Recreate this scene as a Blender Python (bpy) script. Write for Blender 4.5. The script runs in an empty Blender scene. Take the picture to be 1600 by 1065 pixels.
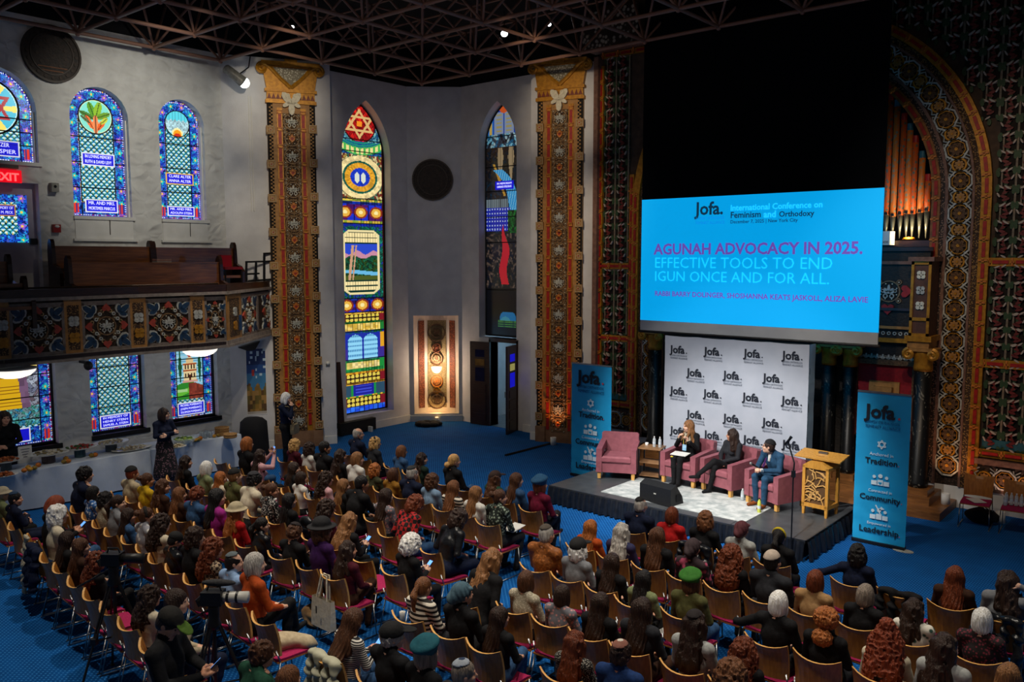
import bpy, bmesh, math, random
import numpy as np
from mathutils import Vector, Matrix
random.seed(7); rng = np.random.RandomState(7)
S = bpy.context.scene
COL = S.collection
pi = math.pi
# ---------------------------------------------------------------- camera
FPX, HC, YAW = 1330.0, 4.65, math.radians(40.3)
PIT = math.atan((532.5-403)/FPX)
cf = np.array([-math.sin(YAW)*math.cos(PIT), math.cos(YAW)*math.cos(PIT), -math.sin(PIT)])
cr = np.array([math.cos(YAW), math.sin(YAW), 0.0]); cu = np.cross(cr, cf); CP = np.array([0, 0, HC])
def ray(x, y): return cf+(x-800)/FPX*cr-(y-532.5)/FPX*cu
def atz(x, y, z=0): d = ray(x, y); return Vector(CP+d*((z-HC)/d[2]))
def aty(x, y, Y): d = ray(x, y); return Vector(CP+d*(Y/d[1]))
def atx(x, y, X): d = ray(x, y); return Vector(CP+d*(X/d[0]))
cam_d = bpy.data.cameras.new('camera'); cam = bpy.data.objects.new('camera', cam_d); COL.objects.link(cam)
cam_d.sensor_width = 36; cam_d.lens = 36*FPX/1600; cam_d.clip_end = 200; cam_d.clip_start = .1
cam.matrix_world = Matrix(((cr[0], cu[0], -cf[0], 0), (cr[1], cu[1], -cf[1], 0), (cr[2], cu[2], -cf[2], HC), (0, 0, 0, 1)))
S.camera = cam
# ---------------------------------------------------------------- world, exposure, large lights
S.view_settings.view_transform = 'Standard'; S.view_settings.look = 'None'
S.view_settings.exposure = 0.0; S.view_settings.gamma = 1.0; S.view_settings.use_curve_mapping = False
wd = bpy.data.worlds.new('room_ambience'); S.world = wd; wd.use_nodes = True
wd.node_tree.nodes['Background'].inputs[0].default_value = (.70, .74, .86, 1)
wd.node_tree.nodes['Background'].inputs[1].default_value = AMB = .11
def spot(name, loc, target, energy, size=40, blend=.5, col=(1, .95, .88), r=.12):
    l = bpy.data.lights.new(name, 'SPOT'); l.energy = energy; l.spot_size = math.radians(size); l.spot_blend = blend
    l.color = col; l.shadow_soft_size = r
    o = bpy.data.objects.new(name, l); COL.objects.link(o); o.location = loc
    o.rotation_euler = (Vector(target)-Vector(loc)).to_track_quat('-Z', 'Y').to_euler()
    return o
def point(name, loc, energy, col=(1, .8, .6), r=.05):
    l = bpy.data.lights.new(name, 'POINT'); l.energy = energy; l.color = col; l.shadow_soft_size = r
    o = bpy.data.objects.new(name, l); COL.objects.link(o); o.location = loc; return o
# theatre spots hung in the truss, aimed at the stage
STAGE_SPOTS = [((-10.8, 6.6, 8.75), (-7.6, 13.7, .8), 3300, 30), ((-4.6, 6.2, 8.75), (-6.6, 13.8, .8), 3300, 30), ((-7.6, 5.6, 8.75), (-7.2, 14.6, 1.6), 1500, 32)]
for i, (a, b, e, s_) in enumerate(STAGE_SPOTS): spot('stage_spot', a, b, e, s_, .6, (1, .97, .93))
# house downlights over the seats
HOUSE = [(-14, 9.6), (-11.5, 6.6), (-8.2, 8.6), (-5, 8.2), (-9.5, 3.5), (-4.5, 4.6), (-2.2, 9.5)]
for x, y in HOUSE: spot('house_downlight', (x, y, 8.8), (x+.3, y+.6, 0), 920, 80, .8, (1, .9, .76), .18)
# wall and pilaster light, with some added fill spots
spot('wall_wash', (-13.2, 8.2, 8.75), (-18.2, 9.0, 7.2), 520, 60, .9, (1, .95, .82), .12)
for tz_ in (8.2, 5.5, 2.6): spot('pilaster_spot', (-11.6, 8.6, 8.75), (-17.65, 12.15, tz_), 780, 26, 1, (1, .86, .64), .1)
for tz_ in (8.2, 5.5, 2.6): spot('pilaster_spot', (-9.8, 10.6, 8.75), (-12.75, 17.0, tz_), 780, 26, 1, (1, .80, .56), .1)
spot('wall_wash', (-12.0, 10.0, 8.75), (-17.2, 16.8, 4.5), 130, 60, .9, (1, .9, .82), .15)
spot('wall_wash', (-9.5, 11.5, 8.75), (-11.4, 17.3, 4.5), 260, 40, .9, (1, .74, .5), .12)  # added warm light for the left grille, no lamp known there
spot('balcony_front_fill', (-9.0, 6.5, 8.75), (-16.2, 9.0, 3.4), 330, 42, .9, (1, .86, .68), .12)  # fill added to lift the dim parapet, not a known fixture
spot('ark_fill', (-4.2, 9.0, 8.75), (-4.9, 17.0, 2.6), 420, 34, .8, (1, .82, .6), .12)  # unseen warm spot added to bring gold back to the capitals
spot('wall_wash', (-3.2, 10.5, 8.75), (-2.9, 17.3, 4.2), 520, 60, .9, (1, .78, .56), .12)  # also added, warms the ornament right of the arch
# unseen warm spots at rear balcony level, added to brighten the truss
spot('truss_fill', (-2.5, 1.0, 6.4), (-10.5, 9.5, 10.4), 200, 80, .9, (1, .78, .64), .3)
spot('truss_fill', (-11.0, 1.5, 6.4), (-10.5, 8.5, 11.0), 70, 90, .9, (1, .8, .68), .3)

# ---------------------------------------------------------------- materials
def lin(c):
    if isinstance(c, str):
        c = [int(c[i:i+2], 16)/255 for i in (0, 2, 4)]
    return tuple((v/12.92 if v <= .04045 else ((v+.055)/1.055)**2.4) for v in c[:3])+(1,)
MATS = {}
def M(name, c1, c2=None, scale=12, rough=.6, metal=0, bump=0, bscale=None, stretch=(1, 1, 1), emit=0, kind='noise', spec=.4, alpha=1, trans=0, coat=0):
    if name in MATS: return MATS[name]
    m = bpy.data.materials.new(name); m.use_nodes = True; MATS[name] = m
    nt = m.node_tree; N = nt.nodes; L = nt.links; b = N['Principled BSDF']
    a = lin(c1); c2 = lin(c2) if c2 else tuple(min(1, v*.8) for v in a[:3])+(1,)
    tc = N.new('ShaderNodeTexCoord'); mp = N.new('ShaderNodeMapping'); mp.inputs['Scale'].default_value = stretch
    L.new(tc.outputs['Object'], mp.inputs[0])
    if kind == 'noise':
        t = N.new('ShaderNodeTexNoise'); t.inputs['Scale'].default_value = scale; t.inputs['Detail'].default_value = 3; o = t.outputs[0]
    elif kind == 'stripes':
        t = N.new('ShaderNodeTexWave'); t.wave_type = 'BANDS'; t.bands_direction = 'Z'; t.inputs['Scale'].default_value = scale; o = t.outputs[1]
    elif kind == 'hair':
        t = N.new('ShaderNodeTexNoise'); t.inputs['Scale'].default_value = scale; t.inputs['Detail'].default_value = 5
        mp.inputs['Scale'].default_value = (7, 7, .8); o = t.outputs[0]
    elif kind == 'checker':
        t = N.new('ShaderNodeTexChecker'); t.inputs['Scale'].default_value = scale; o = t.outputs[1]
    elif kind == 'cells':
        t = N.new('ShaderNodeTexVoronoi'); t.inputs['Scale'].default_value = scale; o = t.outputs[0]
    elif kind == 'marble':
        t = N.new('ShaderNodeTexNoise'); t.inputs['Scale'].default_value = scale; t.inputs['Detail'].default_value = 8; t.inputs['Distortion'].default_value = 3; o = t.outputs[0]
    L.new(mp.outputs[0], t.inputs[0])
    r = N.new('ShaderNodeValToRGB'); L.new(o, r.inputs[0])
    lo, hi = {'noise': (.35, .65), 'hair': (.35, .65), 'stripes': (.48, .52), 'checker': (.4, .6), 'cells': (.25, .45), 'marble': (.60, .66)}[kind]
    r.color_ramp.elements[0].position = lo; r.color_ramp.elements[1].position = hi
    r.color_ramp.elements[0].color = a; r.color_ramp.elements[1].color = c2
    L.new(r.outputs[0], b.inputs['Base Color'])
    b.inputs['Roughness'].default_value = rough; b.inputs['Metallic'].default_value = metal
    b.inputs['Specular IOR Level'].default_value = spec
    if trans: b.inputs['Transmission Weight'].default_value = trans
    if alpha < 1: b.inputs['Alpha'].default_value = alpha
    if coat: b.inputs['Coat Weight'].default_value = coat
    if emit:
        L.new(r.outputs[0], b.inputs['Emission Color']); b.inputs['Emission Strength'].default_value = emit
    if bump:
        bt = N.new('ShaderNodeTexNoise'); bt.inputs['Scale'].default_value = bscale or scale; bt.inputs['Detail'].default_value = 4
        L.new(mp.outputs[0], bt.inputs[0])
        bn = N.new('ShaderNodeBump'); bn.inputs['Strength'].default_value = bump; bn.inputs['Distance'].default_value = .02
        L.new(bt.outputs[0], bn.inputs['Height']); L.new(bn.outputs[0], b.inputs['Normal'])
    return m
def glass_mat(name, strength):
    m = bpy.data.materials.new(name); m.use_nodes = True; N = m.node_tree.nodes; L = m.node_tree.links; b = N['Principled BSDF']
    a = N.new('ShaderNodeVertexColor'); a.layer_name = 'Col'
    b.inputs['Base Color'].default_value = (.02, .02, .03, 1); L.new(a.outputs[0], b.inputs['Emission Color'])
    b.inputs['Emission Strength'].default_value = strength; b.inputs['Roughness'].default_value = .25
    return m
def relief_plaster():
    m = M('plaster_relief', 'd8d8d4', 'c9c8c4', 3, rough=.75)
    N = m.node_tree.nodes; L = m.node_tree.links; b = N['Principled BSDF']
    tc = N.new('ShaderNodeTexCoord'); v = N.new('ShaderNodeTexVoronoi'); v.inputs['Scale'].default_value = 3.4; v.feature = 'DISTANCE_TO_EDGE'
    w = N.new('ShaderNodeTexWave'); w.wave_type = 'RINGS'; w.inputs['Scale'].default_value = 1.2; w.inputs['Distortion'].default_value = 9; w.inputs['Detail'].default_value = 2
    L.new(tc.outputs['Object'], v.inputs[0]); L.new(tc.outputs['Object'], w.inputs[0])
    mx = N.new('ShaderNodeMath'); mx.operation = 'MULTIPLY'; L.new(v.outputs[0], mx.inputs[0]); L.new(w.outputs[1], mx.inputs[1])
    bn = N.new('ShaderNodeBump'); bn.inputs['Strength'].default_value = 1; bn.inputs['Distance'].default_value = .09
    L.new(mx.outputs[0], bn.inputs['Height']); L.new(bn.outputs[0], b.inputs['Normal']); return m
def carpet_mat():
    m = M('blue_carpet', '0b4f93', '0a4684', 3, rough=.95, spec=.1)
    N = m.node_tree.nodes; L = m.node_tree.links; b = N['Principled BSDF']
    base = b.inputs['Base Color'].links[0].from_socket
    tc = N.new('ShaderNodeTexCoord'); mp = N.new('ShaderNodeMapping'); mp.inputs['Scale'].default_value = (21, 21, 21); mp.inputs['Rotation'].default_value = (0, 0, .785)
    v = N.new('ShaderNodeTexVoronoi'); v.inputs['Scale'].default_value = 1; v.inputs['Randomness'].default_value = 0
    L.new(tc.outputs['Object'], mp.inputs[0]); L.new(mp.outputs[0], v.inputs[0])
    lt = N.new('ShaderNodeMath'); lt.operation = 'LESS_THAN'; lt.inputs[1].default_value = .23; L.new(v.outputs[0], lt.inputs[0])
    mx = N.new('ShaderNodeMix'); mx.data_type = 'RGBA'; L.new(lt.outputs[0], mx.inputs[0]); L.new(base, mx.inputs[6]); mx.inputs[7].default_value = lin('2f78bd')
    L.new(mx.outputs[2], b.inputs['Base Color']); return m
PL = M('plaster', 'd3d3d6', 'c6c6ca', 2.5, rough=.75, bump=.15, bscale=30)
PLR = relief_plaster(); CARPET = carpet_mat()
WHITE = M('white_paint', 'e4e3df', 'dad9d4', 4, rough=.6)
GOLD = M('gold_paint', 'b8801f', '9a6614', 14, rough=.45, metal=.25)
OCHRE = M('ochre_wood', 'a9793f', '8c6230', 9, rough=.55)
BROWN = M('brown_carving', '6b4a2b', '3e2a19', 30, rough=.7, bump=.6, bscale=60)
DARKB = M('dark_backing', '1c130d', '0e0a07', 20, rough=.85)
RED = M('red_paint', 'a3180f', '86120c', 16, rough=.5)
CREAM = M('cream_paint', 'd9d2bd', 'c3baa2', 25, rough=.6)
SILVER = M('silver_paint', 'b9bab2', '96968e', 25, rough=.5)
ORANGEP = M('orange_paint', 'c9772a', 'a85b1c', 20, rough=.5)
BLUEP = M('blue_paint', '1c3a57', '152c44', 18, rough=.5)
TEAL = M('teal_paint', '215a66', '1b4a55', 15, rough=.55)
GREENP = M('leaf_green_paint', '2e4a2a', '223a1f', 20, rough=.6)
GREYB = M('greige_lattice', '7f715e', '665a4a', 14, rough=.65)
DWOOD = M('dark_oak', '3b2115', '27150d', 5, rough=.35, stretch=(1, 1, 8), coat=.2)
PEWW = M('pew_oak', '87522a', '64391a', 4, rough=.35, stretch=(8, .6, 8), coat=.2)
CHAIRW = M('chair_plywood', 'b0702e', '975d24', 5, rough=.4, stretch=(7, 7, 1), coat=.15)
CHAIRE = M('plywood_edge', 'd9a55c', 'c08c48', 20, rough=.5)
MAGENTA = M('magenta_fabric', 'a3114f', '8c0d43', 60, rough=.9)
CHROME = M('chrome', 'a4a7ab', '909397', 10, rough=.38, metal=1)
BLACKM = M('black_metal', '0e0e10', '161618', 20, rough=.45)
BLACKC = M('black_cloth', '0a0a0d', '111116', 40, rough=.9, bump=.3)
TRUSS = M('truss_bronze', '8f6b5b', '735143', 8, rough=.45)
CEIL = M('ceiling_black', '05060b', '08090f', 4, rough=.9)
MARBLE = M('black_marble', '0b0b0b', '6f6a5e', 5, rough=.4, kind='marble', stretch=(1, 1, .6))
MAUVE = M('mauve_leather', '985862', '884d57', 10, rough=.45, bump=.1, bscale=90)
PALEW = M('pale_wood', 'd9a95f', 'c7944c', 6, rough=.45, stretch=(6, 6, 1))
SKINS = [M('skin_%d' % i, c, None, 30, rough=.55) for i, c in enumerate(['d9a184', 'c98f70', 'e2b196', 'b57d5c'])]
def E(name, c, s): return M(name, c, c, emit=s)

# ---------------------------------------------------------------- mesh helpers
class MB:
    def __init__(s): s.v = []; s.f = []; s.m = []; s.c = []
    def face(s, idx, m=0): s.f.append(idx); s.m.append(m)
    def box(s, c, d, m=0, rot=None):
        b = len(s.v); h = [x/2 for x in d]; c = Vector(c)
        for sx in (-1, 1):
            for sy in (-1, 1):
                for sz in (-1, 1):
                    p = Vector((sx*h[0], sy*h[1], sz*h[2])); p = rot @ p if rot else p; s.v.append(p+c)
        for q in ((0, 1, 3, 2), (4, 6, 7, 5), (0, 4, 5, 1), (2, 3, 7, 6), (0, 2, 6, 4), (1, 5, 7, 3)): s.face([b+i for i in q], m)
        return s
    def bb(s, x0, x1, y0, y1, z0, z1, m=0): return s.box(((x0+x1)/2, (y0+y1)/2, (z0+z1)/2), (abs(x1-x0), abs(y1-y0), abs(z1-z0)), m)
    def tube(s, pts, r, n=6, m=0, cap=True):
        pts = [Vector(p) for p in pts]; b = len(s.v); rr = r if isinstance(r, (list, tuple)) else [r]*len(pts)
        up = None
        for i, p in enumerate(pts):
            d = (pts[min(i+1, len(pts)-1)]-pts[max(i-1, 0)]).normalized()
            if up is None: up = Vector((0, 0, 1)) if abs(d.z) < .9 else Vector((1, 0, 0))
            u = d.cross(up).normalized(); w = u.cross(d).normalized(); up = w
            for k in range(n):
                a = 2*pi*k/n; s.v.append(p+(u*math.cos(a)+w*math.sin(a))*rr[i])
        for i in range(len(pts)-1):
            for k in range(n): s.face([b+i*n+k, b+i*n+(k+1) % n, b+(i+1)*n+(k+1) % n, b+(i+1)*n+k], m)
        if cap:
            s.face([b+k for k in range(n)][::-1], m); s.face([b+(len(pts)-1)*n+k for k in range(n)], m)
        return s
    def lathe(s, prof, n=16, m=0, c=(0, 0, 0), cap=True):
        b = len(s.v); c = Vector(c)
        for r, z in prof:
            for k in range(n): s.v.append(c+Vector((r*math.cos(2*pi*k/n), r*math.sin(2*pi*k/n), z)))
        for i in range(len(prof)-1):
            for k in range(n): s.face([b+i*n+k, b+i*n+(k+1) % n, b+(i+1)*n+(k+1) % n, b+(i+1)*n+k], m)
        if cap:
            s.face([b+k for k in range(n)][::-1], m); s.face([b+(len(prof)-1)*n+k for k in range(n)], m)
        return s
    def prism(s, poly, y0, y1, m=0, ms=None):          # polygon in x,z ; extruded in y (front = y0)
        b = len(s.v); n = len(poly)
        for x, z in poly: s.v.append(Vector((x, y0, z)))
        for x, z in poly: s.v.append(Vector((x, y1, z)))
        s.face(list(range(b, b+n)), m); s.face(list(range(b+n, b+2*n))[::-1], m)
        for i in range(n): s.face([b+i, b+n+i, b+n+(i+1) % n, b+(i+1) % n], ms if ms is not None else m)
        return s
    def ring(s, r0, r1, y0, y1, n=20, m=0, c=(0, 0), rot=0):   # flat ring in x,z
        b = len(s.v)
        for k in range(n):
            a = 2*pi*k/n+rot
            for r, y in ((r0, y0), (r1, y0), (r1, y1), (r0, y1)): s.v.append(Vector((c[0]+r*math.cos(a), y, c[1]+r*math.sin(a))))
        for k in range(n):
            for j in range(4): s.face([b+k*4+j, b+k*4+(j+1) % 4, b+((k+1) % n)*4+(j+1) % 4, b+((k+1) % n)*4+j], m)
        return s
    def disc(s, r, y0, y1, n=12, m=0, c=(0, 0), rot=0):
        return s.prism([(c[0]+r*math.cos(2*pi*k/n+rot), c[1]+r*math.sin(2*pi*k/n+rot)) for k in range(n)], y0, y1, m)
    def grid(s, P, m=0, closed=False):                # P[i][j] points
        b = len(s.v); ni = len(P); nj = len(P[0])
        for row in P:
            for p in row: s.v.append(Vector(p))
        for i in range(ni-1):
            for j in range(nj-1 if not closed else nj): s.face([b+i*nj+j, b+i*nj+(j+1) % nj, b+(i+1)*nj+(j+1) % nj, b+(i+1)*nj+j], m)
        return s
    def ell(s, c, r, n=10, k=6, m=0):
        return s.lathe([(max(1e-4, math.cos(-pi/2+pi*i/k)), math.sin(-pi/2+pi*i/k)) for i in range(k+1)], n, m, cap=False)._tr(c, r, n*(k+1))
    def _tr(s, c, r, cnt):
        for i in range(len(s.v)-cnt, len(s.v)): p = s.v[i]; s.v[i] = Vector((p[0]*r[0]+c[0], p[1]*r[1]+c[1], p[2]*r[2]+c[2]))
        return s
    def mesh(s, name, mats, smooth=False, fix=True):
        me = bpy.data.meshes.new(name); me.from_pydata([tuple(v) for v in s.v], [], s.f)
        for mt in (mats if isinstance(mats, (list, tuple)) else [mats]): me.materials.append(mt)
        me.polygons.foreach_set('material_index', s.m)
        if smooth: me.polygons.foreach_set('use_smooth', [True]*len(s.f))
        me.update()
        if fix:
            bm = bmesh.new(); bm.from_mesh(me); bmesh.ops.recalc_face_normals(bm, faces=bm.faces); bm.to_mesh(me); bm.free()
        return me
    def build(s, name, mats, parent=None, mw=None, smooth=False): return put(name, s.mesh(name, mats, smooth), parent, mw)
def put(name, me, parent=None, mw=None):
    o = bpy.data.objects.new(name, me); COL.objects.link(o)
    if parent is not None: o.parent = parent
    if mw is not None: o.matrix_local = mw
    return o
def T(x, y=0, z=0): return Matrix.Translation((x, y, z)) if not isinstance(x, Vector) else Matrix.Translation(x)
def RZ(a): return Matrix.Rotation(a, 4, 'Z')
def RX(a): return Matrix.Rotation(a, 4, 'X')
def RY(a): return Matrix.Rotation(a, 4, 'Y')
def SC(x, y=None, z=None): return Matrix.Diagonal((x, y if y is not None else x, z if z is not None else x, 1))
def tag(o, label, cat=None, group=None, kind=None):
    o['label'] = label
    if cat: o['category'] = cat
    if group: o['group'] = group
    if kind: o['kind'] = kind
    return o
def thing(name, label, cat, loc=(0, 0, 0), rz=0, group=None):
    o = bpy.data.objects.new(name, None); COL.objects.link(o); o.location = loc; o.rotation_euler = (0, 0, rz); o.empty_display_size = .1
    return tag(o, label, cat, group)
def struct(o, label=None): o['kind'] = 'structure'; (label and o.__setitem__('label', label)); return o
def frame(p, q, z=0):      # local x from p to q (plan), local -y faces the room when p->q runs left to right as seen from inside
    d = Vector((q[0]-p[0], q[1]-p[1], 0)); return T(p[0], p[1], z) @ RZ(math.atan2(d.y, d.x)), d.length
def text(name, s, mat, parent, mw, width=None, size=1, align='LEFT', bold=0, ext=.002, height=None):
    c = bpy.data.curves.new(name, 'FONT'); c.body = s; c.size = size; c.align_x = align; c.offset = bold; c.extrude = ext; c.resolution_u = 2
    o = bpy.data.objects.new(name, c); COL.objects.link(o)
    bpy.context.view_layer.update()
    me = bpy.data.meshes.new_from_object(o.evaluated_get(bpy.context.evaluated_depsgraph_get()))
    bpy.data.objects.remove(o)
    me.materials.clear(); me.materials.append(mat)
    if width:
        xs = [v.co.x for v in me.vertices]; w = max(xs)-min(xs); k = width/w
        me.transform(SC(k, k if not height else height/size, 1))
    return put(name, me, parent, mw @ RX(pi/2))
# ================================================================ ROOM
from mathutils.geometry import tessellate_polygon
XL, YF, ZT = -18.26, 17.33, 9.35
def opening(x0, x1, z0, z1, kind='flat', n=14):
    c = (x0+x1)/2; w = (x1-x0)/2
    if kind == 'flat': return [(x0, z0), (x1, z0), (x1, z1), (x0, z1)]
    if kind == 'round':
        zs = z1-w; return [(x0, z0), (x1, z0)]+[(c+w*math.cos(pi*i/n), zs+w*math.sin(pi*i/n)) for i in range(n+1)]
    # pointed
    R = w*2.1; zs = z1-math.sqrt(R*R-(R-w)**2); amax = math.acos((R-w)/R); p = [(x0, z0), (x1, z0)]
    p += [(x1-R+R*math.cos(amax*i/n), zs+R*math.sin(amax*i/n)) for i in range(n+1)]
    p += [(x0+R-R*math.cos(amax*i/n), zs+R*math.sin(amax*i/n)) for i in range(n-1, -1, -1)]
    return p
def wall(name, p, q, z0, z1, holes=(), mat=None, depth=.3, label=None):
    F, L = frame(p, q)
    outer = [(0, z0), (L, z0), (L, z1), (0, z1)]
    loops = [outer]+[list(h) for h in holes]
    flat = [Vector((a, 0, b)) for lp in loops for a, b in lp]
    tris = tessellate_polygon([[Vector((a, b, 0)) for a, b in lp] for lp in loops])
    mb = MB(); mb.v = flat
    for t in tris: mb.face(list(t))
    for h in holes:
        n = len(h); b = len(mb.v)
        for a, c in h: mb.v.append(Vector((a, 0, c)))
        for a, c in h: mb.v.append(Vector((a, depth, c)))
        for i in range(n): mb.face([b+i, b+(i+1) % n, b+n+(i+1) % n, b+n+i])
    me = mb.mesh(name, mat or PL, fix=False)
    # face the room
    bm = bmesh.new(); bm.from_mesh(me)
    for f in bm.faces:
        if abs(f.normal.y) > .9 and f.normal.y > 0: f.normal_flip()
    bm.to_mesh(me); bm.free()
    return struct(put(name, me, None, F), label), F
# black band above the plaster
mb = MB(); mb.bb(-18.5, -18.35, -8, 19, ZT-.02, 10.62); mb.bb(-18.5, 4.6, 17.9, 18.0, ZT-.02, 10.62); struct(mb.build('wall_upper', CEIL), 'black upper wall behind the truss')
# floor
mb = MB(); mb.bb(-19.5, 6, -8, 18.8, -.1, 0); struct(mb.build('floor', CARPET), 'blue carpet with pale dots covering the hall floor')
mb = MB(); mb.bb(-20, 7, -9, 19.5, 10.6, 10.7); struct(mb.build('ceiling', CEIL), 'black ceiling above the space frame')
Y0 = 3.0
def ly(px, py, X=XL): return atx(px, py, X).y-Y0
def lz(px, py, X=XL): return atx(px, py, X).z
W2 = (ly(112, 250), ly(203, 250), 5.50, 8.18); W3 = (ly(250, 250), ly(320, 250), 5.50, 8.18)
W1 = (ly(58, 200)-1.55, ly(58, 200), lz(55, 256), 8.30)
LW1 = (ly(90, 650)-1.75, ly(90, 650), .86, 3.0); LW2 = (ly(143, 650), ly(229, 650), .90, 3.0); LW3 = (ly(268, 620), ly(341, 620), .92, 3.0)
DR = (ly(62, 330)-1.4, ly(62, 330), 3.55, lz(62, 287))
hl = [opening(*W1, 'round'), opening(*W2, 'round'), opening(*W3, 'round'), opening(*LW1), opening(*LW2), opening(*LW3), opening(*DR)]
wl, FL = wall('wall_left', (XL, Y0), (XL, 11.08), 0, ZT, hl, PLR, .30, 'white relief plastered side wall with round-headed windows')
# pier with pilaster, recess walls, niche wall, second pier
PLp, PLq = (XL, 11.08), (-17.04, 13.27)
PRp, PRq = (-13.61, 16.78), (-11.95, 17.33)
wall('wall_pier_left', PLp, PLq, 0, ZT, (), PL)
wall('wall_return_left', PLq, (-17.75, 13.27), 0, ZT, (), PL)
LANL = (atx(537, 400, -17.75).y-13.27, atx(612, 400, -17.75).y-13.27, .42, 8.78)
wall('wall_recess_left', (-17.75, 13.27), (-17.75, 16.42), 0, ZT, [opening(*LANL, 'pointed')], PL, .32)
Fn, Ln = frame((-17.75, 16.42), (-16.66, 17.45))
NX0, NX1 = .13, Ln-.10
wall('wall_niche', (-17.75, 16.42), (-16.66, 17.45), 0, ZT, [opening(NX0, NX1, .22, 3.03)], PL, .02)
RW = 17.45
DOOR = (aty(767, 600, RW).x+16.66, aty(807, 600, RW).x+16.66, 0.001, 2.36)
LANR = (aty(748, 350, RW).x+16.66, aty(807, 350, RW).x+16.66, 2.46, 8.82)
wall('wall_recess_right', (-16.66, RW), (-13.61, RW), 0, ZT, [opening(*LANR, 'pointed'), opening(*DOOR)], PL, .32)
wall('wall_return_right', (-13.61, RW), PRp, 0, ZT, (), PL)
wall('wall_pier_right', PRp, PRq, 0, ZT, (), PL)
# curved back of niche
P = []
for i in range(13):
    t = i/12; x = NX0+(NX1-NX0)*t; yb = .02+.30*math.sin(pi*t)**.8
    P.append([(x, yb, .22), (x, yb, 3.03)])
mb = MB(); mb.grid(P); a = [(p[0][0], p[0][1]) for p in P]
for z in (.22, 3.03):
    b = len(mb.v); mb.v += [Vector((x, y, z)) for x, y in a]; mb.face(list(range(b, b+13)))
NICHEM = M('niche_plaster', 'e3d3c4', 'd8c6b6', 3, rough=.7)
niche = struct(mb.build('wall_niche_back', NICHEM, None, Fn), 'curved back of the lit niche')
# front wall with great arch
ACX, ACZ, AR, AI = -7.15, 5.8, 3.75, 2.87
FRX0 = PRq[0]
holeA = [(ACX-AI-FRX0, .35), (ACX+AI-FRX0, .35)]+[(ACX-FRX0+AI*math.cos(pi*i/32), ACZ+AI*math.sin(pi*i/32)) for i in range(33)]
WFM = M('front_wall_dark', '4a382c', '35281f', 6, rough=.75)
wall('wall_front', (FRX0, YF), (4.5, YF), 0, 10.6, [holeA], WFM, .25, 'dark ornamented front wall pierced by a great round arch')
mb = MB(); mb.bb(ACX-3.6, ACX+3.6, YF+1.5, YF+1.6, 0, 10); mb.bb(ACX-3.2, ACX-3.1, YF+.2, YF+1.6, 0, 10); mb.bb(ACX+3.1, ACX+3.2, YF+.2, YF+1.6, 0, 10)
struct(mb.build('wall_arch_back', CEIL), 'dark back of the organ arch')
# white base of the front wall
mb = MB(); mb.bb(ACX+AI-.02, 4.5, YF-.05, YF, 0, .40); struct(mb.build('baseboard_front', WHITE))
mb = MB(); mb.bb(FRX0, ACX-AI+.02, YF-.05, YF, 0, .50); struct(mb.build('baseboard_front_left', WHITE))
mb = MB(); mb.bb(0, Ln, -.03, 0, 0, .17); struct(mb.build('baseboard_niche', WHITE, None, Fn))
for nm, p, q in (('baseboard_recess_left', (-17.75, 13.27), (-17.75, 16.42)), ('baseboard_pier_left', PLp, PLq), ('baseboard_pier_right', PRp, PRq), ('baseboard_recess_right', (-14.4, RW), (-13.61, RW))):
    F_, L_ = frame(p, q); mb = MB(); mb.bb(0, L_, -.03, 0, 0, .2); struct(mb.build(nm, WHITE, None, F_))
# corridor behind the door
HALL = M('hall_paint', 'c8d2d8', 'bcc6cc', 3, rough=.7)
mb = MB(); mb.bb(-16.4, -12.5, RW+1.9, RW+2.0, 0, 3.2); mb.bb(-16.5, -16.4, RW+.33, RW+2, 0, 3.2); mb.bb(-12.6, -12.5, RW+.33, RW+2, 0, 3.2); mb.bb(-16.4, -12.6, RW+.33, RW+2, 3.1, 3.2)
struct(mb.build('wall_corridor', HALL), 'pale corridor wall seen through the open door')
mb = MB(); mb.bb(-16.4, -12.6, RW-.0, RW+2, -.02, .004); struct(mb.build('floor_corridor', M('grey_lino', '6f7c84', '5d6970', 5, rough=.3)))
cw = MB(); cw.bb(-15.9, -14.0, RW+1.86, RW+1.9, 1.25, 2.55); cwo = struct(cw.build('window_corridor', M('window_frame_grey', '6a5f57', '5a5049', 8, rough=.5)), 'bright corridor window with two panes')
for z0, z1 in ((1.3, 1.86), (1.95, 2.5)):
    for x0, x1 in ((-15.82, -15.0), (-14.9, -14.08)):
        mb = MB(); mb.bb(x0, x1, RW+1.83, RW+1.87, z0, z1); mb.build('pane', E('daylight_pane', '8fd2f2', .85), cwo)
point('corridor_light', (-14.2, RW+1.2, 2.9), 25, (.75, .9, 1), .2)

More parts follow.
